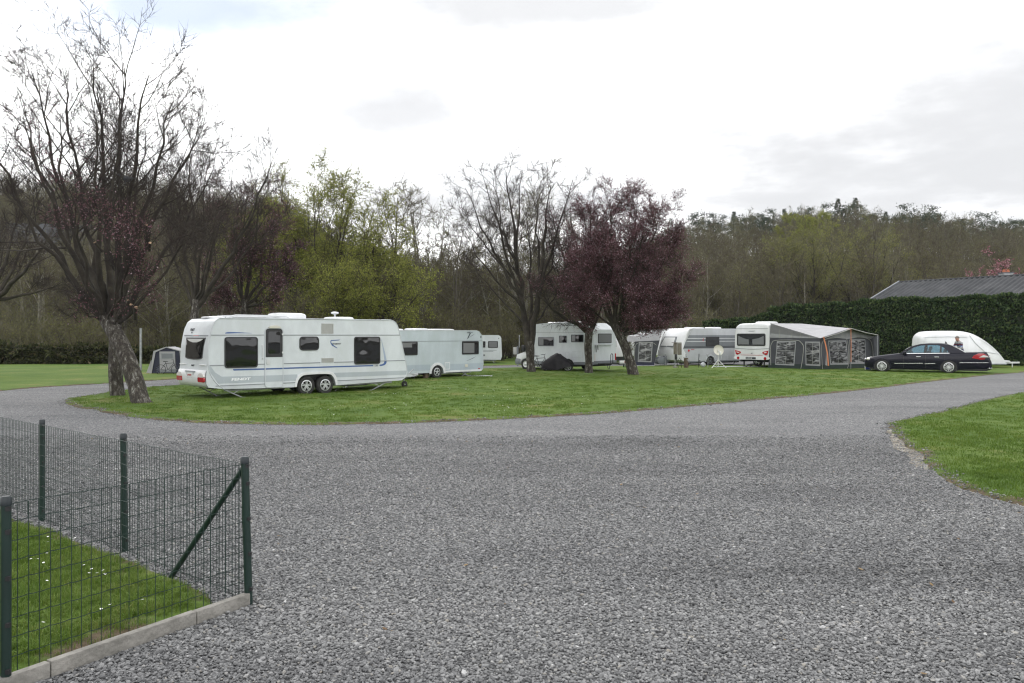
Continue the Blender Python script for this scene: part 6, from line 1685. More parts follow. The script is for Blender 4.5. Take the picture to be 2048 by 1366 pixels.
for s in (0, 1):
    k = MB(); P_ = [(4.20, .82), (4.30, .96), (4.50, 1.06), (4.72, 1.06), (4.93, .92), (4.97, .78), (4.6, .74)]
    y0, y1 = (.005, .40) if s == 0 else (WC - .40, WC - .005)
    v = [(x, (y0 + max(0, x - 4.72) * .6) if s == 0 else (y1 - max(0, x - 4.72) * .6), z) for x, z in P_] + [(x + .02, y1 if s == 0 else y0, z) for x, z in P_]
    n_ = len(P_); k.add(v, [tuple(range(n_)), tuple(range(2 * n_ - 1, n_ - 1, -1))] + [(i, i + n_, (i + 1) % n_ + n_, (i + 1) % n_) for i in range(n_)])
    t_ = k.build('tail_light', 'red_lens', car, bevel=.015)
    k = MB(); yy = (y0 + .02, y0 + .20) if s == 0 else (y1 - .20, y1 - .02)
    k.prism([(4.52, .86), (4.72, .98), (4.90, .93), (4.96, .87)], *(sorted((yy[0] - .03, yy[1])))); k.build('clear_lens', 'clear_lens', t_)
    k = MB(); k.ball((-.66, .30 if s == 0 else WC - .30, .70), (.13, .20, .10), 12, 8); k.build('headlight', 'clear_lens', car, smooth=True)
k = MB(); k.box(4.955, 5.03, YC - .27, YC + .27, .74, .88); pl = k.build('number_plate', 'plate_white', car)
text('1-CSD-420', .10, (5.034, YC - .25, .775), (R(90), 0, R(90)), 'ink_red', pl, 0, .001, sx=.95)
k = MB(); k.box(4.93, 5.02, YC - .45, YC + .45, .93, .955); k.build('boot_strip', 'chrome', car)
k = MB(); k.box(4.9, 5.10, .15, WC - .15, .28, .34); k.build('bumper_strip', 'chrome', car, bevel=.01)
k = MB(); k.tube([(4.7, .45, .24), (5.02, .45, .23)], .04, 8); k.tube([(4.7, WC - .45, .24), (5.02, WC - .45, .23)], .04, 8); k.build('exhaust', 'black_plastic', car, smooth=True)
k = MB(); k.prism([(2.98, 1.55), (3.1, 1.54), (3.02, 1.66), (3.00, 1.66)], YC - .012, YC + .012); k.build('antenna', 'black_plastic', car)
k = MB(); k.box(-.90, -.84, YC - .35, YC + .35, .50, .74); k.build('grille', 'chrome', car, bevel=.02)
k = MB(); k.box(-.6, 4.9, .15, WC - .15, .16, .26); k.build('underbody', 'car_trim', car)

# ------------------------------------------------------------------ white covered trailer
tl = empty('trailer', (27.25, 48.12, 0), math.atan2(-.1215, .9926), 'white rounded hard top trailer behind the dark car', 'trailer')
tp = smooth_poly([(-2.50, .34), (-2.53, 1.0), (-2.51, 1.62), (-2.45, 1.95), (-2.28, 2.13), (-2.02, 2.22), (-1.2, 2.255), (-.2, 2.25), (.25, 2.20), (.70, 2.06), (1.30, 1.70), (2.0, 1.06), (2.45, .42), (2.30, .34), (.2, .33)], 4)
n_ = len(tp); k = MB(); v = []; WT = 1.9
for i in range(13):
    s = -1 + 2 * i / 12; f_ = max(.74, (1 - abs(s) ** 3.2 * .62) ** .42) if abs(s) < 1 else .74
    y = WT / 2 + s * WT / 2 * (1 if abs(s) < 1 else 1)
    v += [(0 + (x) * (.93 + .07 * (f_ - .74) / .26), y, .34 + (z - .34) * (.86 + .14 * (f_ - .74) / .26)) for x, z in tp]
k.add(v, [(i * n_ + j, i * n_ + (j + 1) % n_, (i + 1) * n_ + (j + 1) % n_, (i + 1) * n_ + j) for i in range(12) for j in range(n_)] + [tuple(range(n_)), tuple(range(12 * n_, 13 * n_))])
k.build('shell', 'white_shell', tl, smooth=True, angle=60)
k = MB(); k.tube([(.25, .0, 1.98), (.55, -.02, 1.55), (1.1, -.02, 1.0), (1.9, -.01, .86)], .014, 6); k.build('seam', 'light_grey', tl, smooth=True)
k = MB(); k.tube([(-2.38, .0, 1.86), (-1, -.015, 1.90), (.1, -.01, 1.88)], .012, 6); k.build('seam', 'light_grey', tl, smooth=True)
k = MB(); k.box(-2.35, 2.35, -.02, WT + .02, .24, .34); k.build('frame', 'light_grey', tl, bevel=.015)
k = MB(); k.bar((2.2, WT / 2, .30), (3.5, WT / 2, .33), .10, .10); k.prism([(2.3, .34), (2.9, .36), (2.8, .46), (2.45, .44)], WT / 2 - .3, WT / 2 + .3); k.tube([(3.1, WT / 2, .33), (3.1, WT / 2, .02)], .03, 7); k.build('drawbar', 'white_shell', tl)
k = MB(); k.box(1.25, 1.33, -.03, 0, .26, .32); k.build('side_marker', 'orange_lens', tl)
for x in (-.6, .1): wheel(tl, x, .05, .27, .16, .6, 5, 'star'); wheel(tl, x, WT - .05, .27, .16, .6, 5, 'star', face=1)
k = MB(); k.tube([(-2.1 + .17 * math.cos(a), .012, 1.66 + .16 * math.sin(a)) for a in [R(t) for t in range(0, 361, 20)]], .012, 5, cap=False); k.build('emblem', 'ink_grey', tl)
text('UU', .22, (-2.24, .004, 1.585), (R(90), 0, 0), 'ink_grey', tl, 0, .003)
# ================================================================== HEDGE, BARN
island_leaf('hedge_leaf', [(0.0, (0.014, 0.030, 0.012)), (0.45, (0.030, 0.056, 0.020)), (0.8, (0.055, 0.088, 0.028)), (1.0, (0.10, 0.13, 0.045))], .15, .75)
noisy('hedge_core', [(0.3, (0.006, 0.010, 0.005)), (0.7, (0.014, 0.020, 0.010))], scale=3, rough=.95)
noisy('bramble_core', [(0.3, (0.02, 0.02, 0.010)), (0.7, (0.035, 0.033, 0.018))], scale=2, rough=.95)
island_leaf('bramble_leaf', [(0.0, (0.020, 0.026, 0.010)), (0.5, (0.045, 0.052, 0.020)), (0.85, (0.075, 0.08, 0.03)), (1.0, (0.11, 0.085, 0.05))], .15, .85)
def hedge(name, path, depth, label, leaf_n, seed, leafs=.20, mats=('hedge_core', 'hedge_leaf'), bulge=.12, droop=-.45):
    """path: (x, y, height) along the face towards the camera"""
    rng = random.Random(seed)
    root = empty(name, (path[0][0], path[0][1], 0), 0, label, 'hedge'); o3 = Vector((path[0][0], path[0][1], 0))
    segs = []; tot = 0
    for i in range(len(path) - 1):
        a, c = path[i], path[i + 1]; L = math.hypot(c[0] - a[0], c[1] - a[1]); segs.append((tot, L, a, c)); tot += L
    def at(t):
        for s0, L, a, c in segs:
            if t <= s0 + L + 1e-6:
                f = (t - s0) / L; d = Vector((c[0] - a[0], c[1] - a[1], 0)).normalized()
                return Vector((a[0] + (c[0] - a[0]) * f, a[1] + (c[1] - a[1]) * f, 0)), a[2] + (c[2] - a[2]) * f, d
    def surf(t, q):
        """q 0..1 up the face, 1..1.5 over the top"""
        p, h, d = at(t); n = Vector((d.y, -d.x, 0))
        if n.y > 0: n = -n
        h = h + .20 * mnoise.noise(Vector((t * .9, 0, seed))) + .26 * mnoise.noise(Vector((t * .28, 3, seed))) + .1 * mnoise.noise(Vector((t * 2.6, 1, seed)))
        if q <= 1:
            z = h * q; off = bulge * 2 * mnoise.noise(Vector((t * 1.1, z * 1.4, seed + 1))) + .10 * mnoise.noise(Vector((t * 3, z * 3, seed))) - .35 * max(0, q - .9) * 2
            return p + n * off + Vector((0, 0, z)) - o3, n
        f = (q - 1) / .5
        return p - n * (depth * f + .06) + Vector((0, 0, h + .06 * mnoise.noise(Vector((t * 2, f * 4, seed))))) - o3, Vector((0, 0, 1))
    k = MB(); nt = int(tot / .45); qs = [0, .15, .3, .45, .6, .75, .88, .97, 1.02, 1.2, 1.5]
    v = []
    for i in range(nt + 1):
        for q in qs:
            p, n = surf(tot * i / nt, q); v.append(p - n * .10)
    m_ = len(qs); k.add(v, [(i * m_ + j, (i + 1) * m_ + j, (i + 1) * m_ + j + 1, i * m_ + j + 1) for i in range(nt) for j in range(m_ - 1)])
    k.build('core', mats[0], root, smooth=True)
    tv = []; tf = []
    for i in range(leaf_n):
        t = rng.uniform(0, tot); q = rng.uniform(0, 1.12) if rng.random() < .85 else rng.uniform(.9, 1.4)
        p, n = surf(t, q)
        d = (n * .5 + Vector((rng.gauss(0, .5), rng.gauss(0, .3), droop + rng.gauss(0, .45) if q < .97 else .5 + rng.gauss(0, .4)))).normalized()
        s = d.cross(Vector((rng.gauss(0, 1), rng.gauss(0, 1), rng.gauss(0, 1))))
        if s.length < .01: continue
        s.normalize(); L = leafs * rng.uniform(.5, 1.5); w = L * .34
        p = p - n * .06 + Vector((rng.gauss(0, .03), rng.gauss(0, .03), rng.gauss(0, .03)))
        o = len(tv); tv += [p - s * w * .4, p + s * w * .4, p + d * L * .6 + s * w * .6, p + d * L, p + d * L * .6 - s * w * .6]
        tf.append((o, o + 1, o + 2, o + 3, o + 4))
    me = bpy.data.meshes.new('foliage'); me.from_pydata([tuple(a) for a in tv], [], tf); me.materials.append(MATS[mats[1]]); me.update()
    f = link('foliage', me, root); f['kind'] = 'stuff'
    return root
hedge('hedge', [(20.0, 62.5, 4.05), (24.5, 57.9, 4.35), (29.5, 53.6, 4.5), (36.5, 48.0, 4.65), (44, 42, 4.7)], 1.6, 'tall clipped dark evergreen hedge behind the car and trailer', 42000, 4)
hedge('hedge', [(15.8, 66.5, 3.05), (18.0, 65.0, 3.15), (20.3, 62.9, 3.6)], 1.5, 'lower dark hedge end behind the rear view caravan', 7000, 6)
hedge('undergrowth_bank', [(-55, 52, 1.3), (-38, 53.5, 1.35), (-27, 54.5, 1.2), (-20, 55.5, 1.0), (-10, 58, .9)], 2.0, 'low tangled bank of ivy and brambles below the wood on the left', 16000, 8, leafs=.22, mats=('bramble_core', 'bramble_leaf'), bulge=.3, droop=-.1)

# --- barn behind the hedge
noisy('roof_sheet', [(0.3, (0.036, 0.038, 0.041)), (0.5, (0.058, 0.060, 0.064)), (0.7, (0.085, 0.087, 0.09))], scale=.8, detail=8, rough=.9, spec=.2, stretch=(1, 1, 1), nrough=.7)
noisy('barn_wall', [(0.3, (0.25, 0.24, 0.22)), (0.7, (0.34, 0.33, 0.31))], scale=1, rough=.9)
noisy('terracotta', [(0.3, (0.36, 0.11, 0.06)), (0.7, (0.48, 0.17, 0.09))], scale=4, rough=.8)
rd = Vector((5.65, -8.1, 0)).normalized(); dn = Vector((-rd.y, rd.x, 0)); dn = -dn if dn.x > 0 else dn
dn = Vector((-8.1, -5.65, 0)).normalized()
RA = Vector((33.95, 70.0, 6.64))
barn = empty('barn', (RA.x, RA.y, 0), 0, 'low barn with grey corrugated roof and a chimney behind the hedge', 'building'); B0 = Vector((RA.x, RA.y, 0))
LB, SL, DROP = 15.0, 6.2, 2.3
k = MB(); nr = int(LB / .033); v = []
for i in range(nr + 1):
    t = LB * i / nr; hgt = .055 * math.cos(2 * math.pi * t / .42)
    for f_ in (0, .5, 1): v.append(RA - B0 + rd * t + dn * SL * f_ + Vector((0, 0, -DROP * f_ + hgt)))
k.add(v, [(i * 3 + j, (i + 1) * 3 + j, (i + 1) * 3 + j + 1, i * 3 + j + 1) for i in range(nr) for j in range(2)])
rf = k.build('roof', 'roof_sheet', barn, smooth=True)
k = MB(); v = []
for t in (0, LB):
    for f_ in (0, 1): v.append(RA - B0 + rd * t - dn * SL * f_ + Vector((0, 0, -DROP * f_)))
k.add(v, [(0, 1, 3, 2)]); k.build('roof_back', 'roof_sheet', barn)
k = MB(); k.tube([RA - B0 - rd * .1 + Vector((0, 0, .0)), RA - B0 + rd * LB], .10, 8); k.build('ridge_cap', 'roof_sheet', rf, smooth=True)
k = MB(); k.bar(RA - B0 + Vector((0, 0, .03)) - rd * .06, RA - B0 - rd * .06 + dn * SL + Vector((0, 0, -DROP + .03)), .10, .18); k.build('verge_board', 'mid_grey', rf)
g1 = RA - B0 + rd * .25; k = MB()
pts = [g1 - Vector((0, 0, .15)), g1 + dn * (SL - .5) + Vector((0, 0, -DROP * .93 - .12)), g1 + dn * (SL - .5) + Vector((0, 0, -6.64)), g1 - dn * (SL - .5) + Vector((0, 0, -6.64)), g1 - dn * (SL - .5) + Vector((0, 0, -DROP * .93 - .12))]
k.add(pts + [p + rd * (LB - .5) for p in pts], [(0, 1, 2, 3, 4), (9, 8, 7, 6, 5), (1, 6, 7, 2), (4, 3, 8, 9)]); k.build('wall', 'barn_wall', barn)
ch = Wp(2014, 552, 64.2) - B0
k = MB(); k.box(ch.x - .38, ch.x + .38, ch.y - .2, ch.y + .5, ch.z - 1.2, ch.z + .22); cho = k.build('chimney', 'galvanised', barn)
k = MB(); k.box(ch.x - .44, ch.x + .44, ch.y - .26, ch.y + .56, ch.z + .22, ch.z + .29); k.build('chimney_cap', 'dark_grey', cho)
for dx in (-.18, .14):
    k = MB(); k.lathe([(.11, 0), (.12, .05), (.09, .22), (.10, .24)], 10, (ch.x + dx, ch.y + .1, ch.z + .29), 'z'); k.build('chimney_pot', 'terracotta', cho, smooth=True)
# pink blossom behind the barn
for i, (px, py, Y, w) in enumerate(((1985, 528, 76, 1.8), (2052, 512, 74, 3.0))):
    T = Plant(400 + i)
    base = Wp(px, 670, Y); base.z = 0; h = EYE + (670 - py) * Y / 1600
    P = dict(PLUM, leaf=3.0, leafs=.16, tww=.02, n=[6, 4, 3], max=2)
    tp_ = T.path(Vector((0, 0, -.2)), Vector((0, 0, 1)), h * .5, 4, .04, .04); T.wood.tube(tp_, [.16, .14, .12, .11, .09], 7, cap=False)
    for j in range(8):
        az = j * .785; e_ = Vector((math.cos(az) * w, math.sin(az) * w, h * (.98 - .12 * (j % 3)))); pts = [tp_[-1].lerp(e_, t) for t in (0, .3, .6, 1)]
        T.wood.tube(pts, [.06, .05, .03, .02], 5, cap=False); T.children(pts, .06, 0, P)
    T.finish('cherry_tree', base, ['pink blossoming tree left of the barn chimney', 'pink blossoming tree right of the barn chimney'][i], 'tree', mats=('twig', 'pink_leaf'))
# grey roofed house among the trees on the left hill
hs = empty('house', tuple(Wp(88, 560, 118)) , .2, 'grey roofed house half hidden on the wooded left slope', 'building'); hs.location.z = terrain(hs.location.x, hs.location.y)
k = MB(); k.box(-6, 6, 0, 8, -3, 5.4); k.build('wall', 'barn_wall', hs)
k = MB(); k.prism([(-.8, 5.2), (4, 8.6), (8.8, 5.2), (8.8, 5.0), (4, 8.3), (-.8, 5.0)], -6.6, 6.6, 'x'); k.build('roof', 'roof_sheet', hs)
for x in (-4.2, -1.5, 1.5):
    k = MB(); k.box(x - .5, x + .5, -.05, .02, 2.6, 4.2); w_ = k.build('window', 'glass', hs); k = MB(); k.box(x - .6, x + .6, -.12, 0, 2.48, 2.6); k.build('sill', 'plate_white', w_)

# ================================================================== SMALL THINGS IN THE CAMP
noisy('old_wood', [(0.3, (0.10, 0.085, 0.065)), (0.55, (0.19, 0.17, 0.14)), (0.75, (0.28, 0.265, 0.23))], scale=3, detail=7, rough=.9, stretch=(6, 6, .6), bump=.5, bscale=6)
noisy('brown_post', [(0.3, (0.055, 0.038, 0.026)), (0.55, (0.11, 0.08, 0.055)), (0.75, (0.17, 0.135, 0.10))], scale=4, detail=7, rough=.9, stretch=(5, 5, .6), bump=.5)
noisy('concrete', [(0.3, (0.14, 0.135, 0.12)), (0.5, (0.22, 0.21, 0.19)), (0.7, (0.30, 0.285, 0.26))], scale=6, detail=9, rough=.9, bump=.35, bscale=30, nrough=.7)
noisy('tarp_black', [(0.3, (0.008, 0.007, 0.009)), (0.7, (0.016, 0.014, 0.017))], scale=2, spec=.25, rough=.5, bump=.8, bscale=3.5)

def tap_post(x, y, h, r_, label, rz=0):
    o = empty('tap_post', (x, y, 0), rz, label, 'post')
    k = MB(); k.tube([(0, 0, -.1), (.01, 0, h * .5), (0, .01, h)], [r_, r_ * .98, r_ * .95], 12); k.build('post', 'brown_post', o, smooth=True, angle=50)
    k = MB(); k.tube([(.02, -r_, h - .12), (.02, -r_ - .10, h - .12), (.02, -r_ - .12, h - .18)], .014, 6); k.box(.0, .04, -r_ - .09, -r_ - .06, h - .10, h - .06); k.tube([(-.02, 0, h - .02), (-.02, 0, h + .07)], .014, 6); k.tube([(r_, 0, h - .1), (r_ + .07, 0, h - .12), (r_ + .08, 0, h - .35), (r_ + .02, 0, .1)], .008, 5); k.build('tap', 'galvanised', o, smooth=True)
tap_post(-3.93, 36.36, .70, .135, 'short brown wooden tap post beside the largest caravan hitch')
tap_post(10.47, 48.12, .62, .135, 'short brown wooden tap post in front of the white nosed caravan')
# electric hook-up boards
def hookup(x, y, z0, z1, w, label, rz=0, block=True):
    o = empty('hookup_board', (x, y, 0), rz, label, 'hookup')
    for i in range(2):
        k = MB(); a = -w / 2 + i * w / 2; k.box(a + .006, a + w / 2 - .006, -.10 - .01 * i, -.06, z0 + (.03 if i == 0 else 0), z1 - (.0 if i == 0 else .02)); k.build('board', 'old_wood', o, bevel=.006)
    k = MB(); k.box(-w / 2 - .08, w / 2 - .02, -.14, .10, z1 + .0, z1 + .025); k.build('rain_cover', 'old_wood', o)
    k = MB(); k.tube([(-w * .28, 0, 0), (-w * .28, 0, z1)], .03, 8); k.build('post', 'galvanised', o, smooth=True)
    k = MB(); k.box(-.16, -.02, -.12, .02, z0 - .28, z0 + .04); k.build('socket_box', 'black_plastic', o, bevel=.01)
    k = MB(); k.tube([(-.10, -.08, z0 - .26), (.0, -.1, z0 - .40), (.12, -.1, z0 - .18), (.20, -.08, z0 - .30), (.22, -.05, z0 - .62), (.24, -.02, .02)], .02, 6); k.tube([(-.08, -.08, z0 - .26), (-.02, -.1, .30), (.05, -.08, .02)], .018, 6); k.build('cable', 'black_plastic', o, smooth=True)
    if block:
        k = MB(); k.box(-w * .28 - .12, -w * .28 + .12, -.12, .12, 0, .12); k.build('block', 'concrete', o, bevel=.02)
hookup(9.98, 48.3, .80, 1.53, .50, 'grey weathered wooden hookup board on a post before the white nosed caravan')
hookup(-4.66, 36.2, .72, 1.36, .42, 'grey wooden hookup board at the front end of the largest caravan', block=False)
# satellite dish
ds = empty('satellite_dish', (12.33, 47.76, 0), 0, 'round white satellite dish on a tripod before the striped caravan', 'dish')
k = MB(); pr = [(.001, .08), (.09, .076), (.18, .06), (.26, .036), (.305, .012), (.318, 0), (.314, .01)]; k.lathe(pr, 28, (0, 0, 0), 'y')
d_ = k.build('dish', 'cream', ds, smooth=True); d_.location = (.02, .05, 1.10); d_.rotation_euler = (R(-14), 0, R(8))
k = MB(); k.box(-.05, .08, -.36, -.26, .80, 1.02); k.build('receiver', 'plate_white', ds, bevel=.02)
k = MB(); k.tube([(.02, .12, 1.1), (.02, -.34, .80)], .016, 6); k.tube([(-.16, .1, .8), (-.16, .08, .55)], .014, 6); k.tube([(.20, .1, .8), (.20, .08, .55)], .014, 6); k.bar((-.2, .1, .80), (.24, .1, .80), .03); k.build('arm', 'light_grey', ds, smooth=True)
k = MB()
for a in (90, 205, 335): k.tube([(0, .08, .52), (.50 * math.cos(R(a)), .08 + .5 * math.sin(R(a)), .01)], .02, 7)
k.tube([(0, .08, 1.1), (0, .08, .12)], .022, 8); k.bar((-.26, -.05, .24), (.26, -.05, .24), .02); k.build('tripod', 'plate_white', ds, smooth=True)
# thin posts by the striped caravan, green posts near the plum
def simple(name, mb, mat, loc, label, cat, **kw):
    o = mb.build(name, mat, None, **kw); o.location = loc; return tag(o, label, cat)
k = MB(); k.tube([(0, 0, 0), (0, .0, .45), (.02, 0, .86)], .022, 7); k.box(-.01, .09, -.03, .02, .40, .46); simple('tap_pipe', k, 'black_plastic', (11.32, 48.5, 0), 'thin dark pipe with a valve standing before the striped caravan side', 'pipe', smooth=True)
k = MB(); k.tube([(0, 0, 0), (.0, 0, .62), (-.08, 0, .82), (.10, 0, .84)], .02, 7); k.ball((-.02, -.02, .80), (.10, .06, .05), 10, 6); simple('site_lamp', k, 'galvanised', (12.0, 49.0, 0), 'low white headed lamp stake by the striped caravan wheel', 'lamp', smooth=True)
k = MB(); k.ball((0, 0, .17), (.16, .12, .15), 12, 8); k.tube([(-.05, -.08, .25), (0, -.15, .33), (.06, -.08, .25)], .012, 5); simple('water_container', k, 'light_grey', (11.75, 49.2, 0), 'grey water container under the striped caravan', 'container', smooth=True)
noisy('green_paint', [(0.3, (0.004, 0.018, 0.014)), (0.7, (0.008, 0.027, 0.021))], scale=3, rough=.45, coat=.1)
for i, (px, nm) in enumerate(((1247.5, 'left of the two short green posts beside the leaning plum trunk'), (1252.5, 'right of the two short green posts beside the leaning plum trunk'))):
    Y = 48.6 + i * .4; k = MB(); k.tube([(0, 0, 0), (0, 0, .92)], .05, 8); k.tube([(0, 0, .92), (0, 0, .95)], .055, 8); simple('green_post', k, 'green_paint', ((px - 1024) * Y / 1600, Y, 0), nm, 'post', smooth=True)
# ground mats
k = MB(); k.box(-1.4, 1.6, -.25, .6, .035, .055); simple('ground_mat', k, 'light_grey', (13.9, 49.4, 0), 'pale ground sheet lying between the two awning caravans', 'mat')
k = MB(); k.box(-.6, .6, -.25, .25, .03, .05); simple('ground_mat', k, 'light_grey', (-1.55, 38.4, 0), 'pale flat board on the grass behind the pale blue caravan', 'mat')
# stool
st = empty('stool', (20.05, 45.0, 0), R(-20), 'small blue folding stool with white legs between awning and car', 'stool')
principled('stool_blue', (0.015, 0.03, 0.22), .5); principled('white_paint', (0.72, 0.72, 0.72), .4)
k = MB(); k.box(-.20, .20, -.16, .16, .42, .46); k.build('seat', 'stool_blue', st, bevel=.01)
for x in (-.17, .17):
    for y in (-.13, .13):
        k = MB(); k.tube([(x, y, 0), (x, y, .42)], .017, 6); k.build('leg', 'white_paint', st, smooth=True)
k = MB(); k.box(-.14, .14, -.02, .02, .06, .40); k.build('side_cloth', 'stool_blue', st)
k = MB(); k.lathe([(.001, 0), (.045, 0), (.045, .11), (.03, .15), (.001, .15)], 12, (0, 0, 0), 'z'); simple('bottle', k, 'plate_white', (20.0, 44.98, .46), 'white bottle standing on the blue folding stool', 'bottle', smooth=True)
# tall pole behind the twin trunks, notice board near the motorhome
k = MB(); k.tube([(0, 0, -.1), (0, 0, 2.35)], .065, 10); k.tube([(0, 0, 2.35), (0, 0, 2.38)], .07, 10); simple('steel_pole', k, 'galvanised', (-20.6, 44.4, 0), 'plain grey steel pole behind the leaning plum trunk', 'pole', smooth=True)
nb = empty('notice_board', (.36, 51.5, 0), 0, 'small pale notice box on a post left of the motorhome', 'sign')
k = MB(); k.box(-.28, -.06, -.06, .04, .75, 1.22); k.build('box', 'vent_beige', nb, bevel=.01)
k = MB(); k.bar((0, 0, 0), (0, 0, 1.28), .10, .07); k.build('post', 'mid_grey', nb); k = MB(); k.tube([(.10, 0, 1.2), (.11, 0, 2.0)], .03, 7); k.build('pole', 'galvanised', nb, smooth=True)

# --- bicycles
def bicycle(loc, rz, tilt, label, mat='black_plastic', s=1.0):
    o = empty('bicycle', loc, rz, label, 'bicycle'); o.rotation_euler = (tilt, 0, rz); o.scale = (s, s, s)
    for x in (-.52, .52):
        k = MB(); k.tube([(x + .34 * math.cos(a), 0, .35 + .34 * math.sin(a)) for a in [R(t) for t in range(0, 361, 15)]], .018, 6, cap=False)
        w = k.build('wheel', 'rubber', o, smooth=True); k = MB()
        for t in range(0, 360, 30): k.tube([(x, 0, .35), (x + .33 * math.cos(R(t)), 0, .35 + .33 * math.sin(R(t)))], .003, 3)
        k.build('spokes', 'galvanised', w)
    k = MB()
    for a, c in (((-.52, 0, .35), (-.05, 0, .32)), ((-.52, 0, .35), (-.18, 0, .82)), ((-.05, 0, .32), (-.2, 0, .88)), ((-.05, 0, .32), (.34, 0, .78)), ((-.18, 0, .78), (.32, 0, .82)), ((.52, 0, .35), (.30, 0, .95))): k.tube([a, c], .017, 6)
    k.build('frame', mat, o, smooth=True)
    k = MB(); k.tube([(.22, -.28, 1.02), (.32, -.15, 1.04), (.31, 0, 1.0), (.32, .15, 1.04), (.22, .28, 1.02)], .013, 6); k.tube([(.30, 0, .93), (.31, 0, 1.0)], .014, 6); k.build('handlebar', mat, o, smooth=True)
    k = MB(); k.prism(smooth_poly([(-.33, .90), (-.32, .95), (-.05, .93), (-.06, .90)], 3), -.06, .06); k.build('saddle', 'black_plastic', o, smooth=True)
    k = MB(); k.tube([(-.05, .06, .32), (.06, .07, .20)], .012, 5); k.tube([(-.05, -.06, .32), (-.16, -.07, .44)], .012, 5); k.lathe([(.001, 0), (.09, 0), (.09, .01)], 14, (-.05, .03, .32), 'y'); k.build('crank', 'galvanised', o, smooth=True)
    return o
bicycle((1.55, 44.0, 0), R(-30), R(4), 'black bicycle leaning beside the covered motorcycle', s=.92)
bicycle((-17.35, 40.4, 0), R(12), R(-3), 'bicycle standing before the small blue tent', s=.72)
# covered motorcycle
cm = empty('covered_motorcycle', (2.45, 43.65, 0), R(-22), 'motorcycle under a black cover in front of the motorhome', 'motorcycle')
k = MB(); v = []; nu, nv = 20, 9; hull = [(-.88, .10), (-.80, .52), (-.52, .72), (-.12, .98), (.02, 1.02), (.16, .98), (.5, .76), (.78, .55), (.90, .36)]
for i in range(nu + 1):
    x = -.88 + 1.78 * i / nu; zt = float(np.interp(x, [h[0] for h in hull], [h[1] for h in hull])); lo = .10 if x < .1 else .10 + .22 * (x - .1) / .8
    for j in range(nv + 1):
        a = math.pi * j / nv; w = .30 * (1 - .35 * abs(x)) * (1 + .06 * math.sin(x * 17 + j))
        yy = -w * math.cos(a); f_ = math.sin(a) ** .55
        zz2 = lo + (zt - lo) * f_ + .02 * math.sin(x * 21 + j * 2)
        v.append((x + .02 * math.sin(j * 3 + i), yy, zz2))
k.add(v, [(i * (nv + 1) + j, (i + 1) * (nv + 1) + j, (i + 1) * (nv + 1) + j + 1, i * (nv + 1) + j + 1) for i in range(nu) for j in range(nv)])
k.build('cover', 'tarp_black', cm, smooth=True, angle=60)
for x in (-.58, .62): wheel(cm, x, -.05, .30, .11, .72, 9, 'multi')
k = MB(); k.box(-.2, .3, -.14, .14, .14, .40); k.tube([(.1, -.16, .2), (.6, -.18, .28), (.85, -.18, .30)], .04, 8); k.build('engine', 'galvanised', cm, smooth=True)

# --- small blue tent
tn_ = empty('tent', (-17.79, 41.03, 0), math.atan2(.1, 1), 'small dark blue and white tent by the road behind the twin trunks', 'tent')
k = MB(); k.prism([(-.75, .02), (-.53, 1.16), (.07, 1.38), (.73, 1.18), (.82, .02)], 0, .02); k.build('front_wall', 'canvas_blue', tn_)
k = MB(); fr_ = [(-.75, .0), (-.54, 1.17), (.07, 1.39), (.735, 1.185), (.83, .0)]; bk = [(-.95, 0), (-.72, 1.16), (.0, 1.38), (.70, 1.18), (.9, 0)]
v = [(x, -.03, z) for x, z in fr_] + [(x - .08, 1.9, z) for x, z in bk]; k.add(v, [(i, i + 1, i + 6, i + 5) for i in range(4)]); ro = k.build('roof', 'canvas_light', tn_); s_ = ro.modifiers.new('thick', 'SOLIDIFY'); s_.thickness = .012
k = MB(); k.ring([(-.77, .0), (-.56, 1.18), (.07, 1.405), (.75, 1.20), (.85, .0)], [(-.66, .0), (-.46, 1.12), (.07, 1.355), (.72, 1.165), (.82, .0)], -.045, -.03); k.build('edge_band', 'canvas_light', tn_)
p_ = slab(tn_, 'door', [(-.25, .08), (.53, .08), (.49, 1.155), (-.28, 1.155)], 'canvas_light', -.02, .0)
slab(p_, 'pane', [(-.20, .75), (.42, .76), (.42, 1.08), (-.21, 1.08)], 'canvas_mid', -.028, -.015)
slab(p_, 'mesh_window', [(-.16, .79), (.38, .80), (.38, 1.04), (-.17, 1.04)], 'mid_grey', -.032, -.02)
slab(p_, 'door_skirt', [(-.25, .08), (.53, .08), (.52, .26), (-.24, .20)], 'mid_grey', -.026, -.015)
k = MB(); k.prism([(-1.05, .0), (-.86, .0), (-.80, .70)], .3, 1.6); k.build('side_flap', 'canvas_light', tn_)

# --- green garden wheelbarrow-like cart at the right edge
gc = empty('garden_cart', (31.55, 48.2, 0), 0, 'green garden cart with a bag at the right edge by the trailer', 'cart')
principled('cart_green', (0.012, 0.09, 0.065), .5)
k = MB(); k.prism(smooth_poly([(-.10, .30), (.05, .18), (.55, .15), (.72, .55), (.60, .78), (.22, .88), (-.06, .80)], 4), -.3, .3); k.build('bag', 'cart_green', gc, smooth=True, bevel=.05)
k = MB(); k.tube([(-.30, 0, .05), (-.30, 0, .85), (-.18, 0, .98), (.20, 0, 1.0), (.45, 0, .9)], .022, 7); k.tube([(-.3, .2, .05), (-.3, .2, .85)], .022, 7); k.bar((-.3, 0, .85), (-.3, .2, .85), .03); k.build('frame', 'light_grey', gc, smooth=True)
wheel(gc, .3, -.34, .13, .06, .6, 5, 'star')

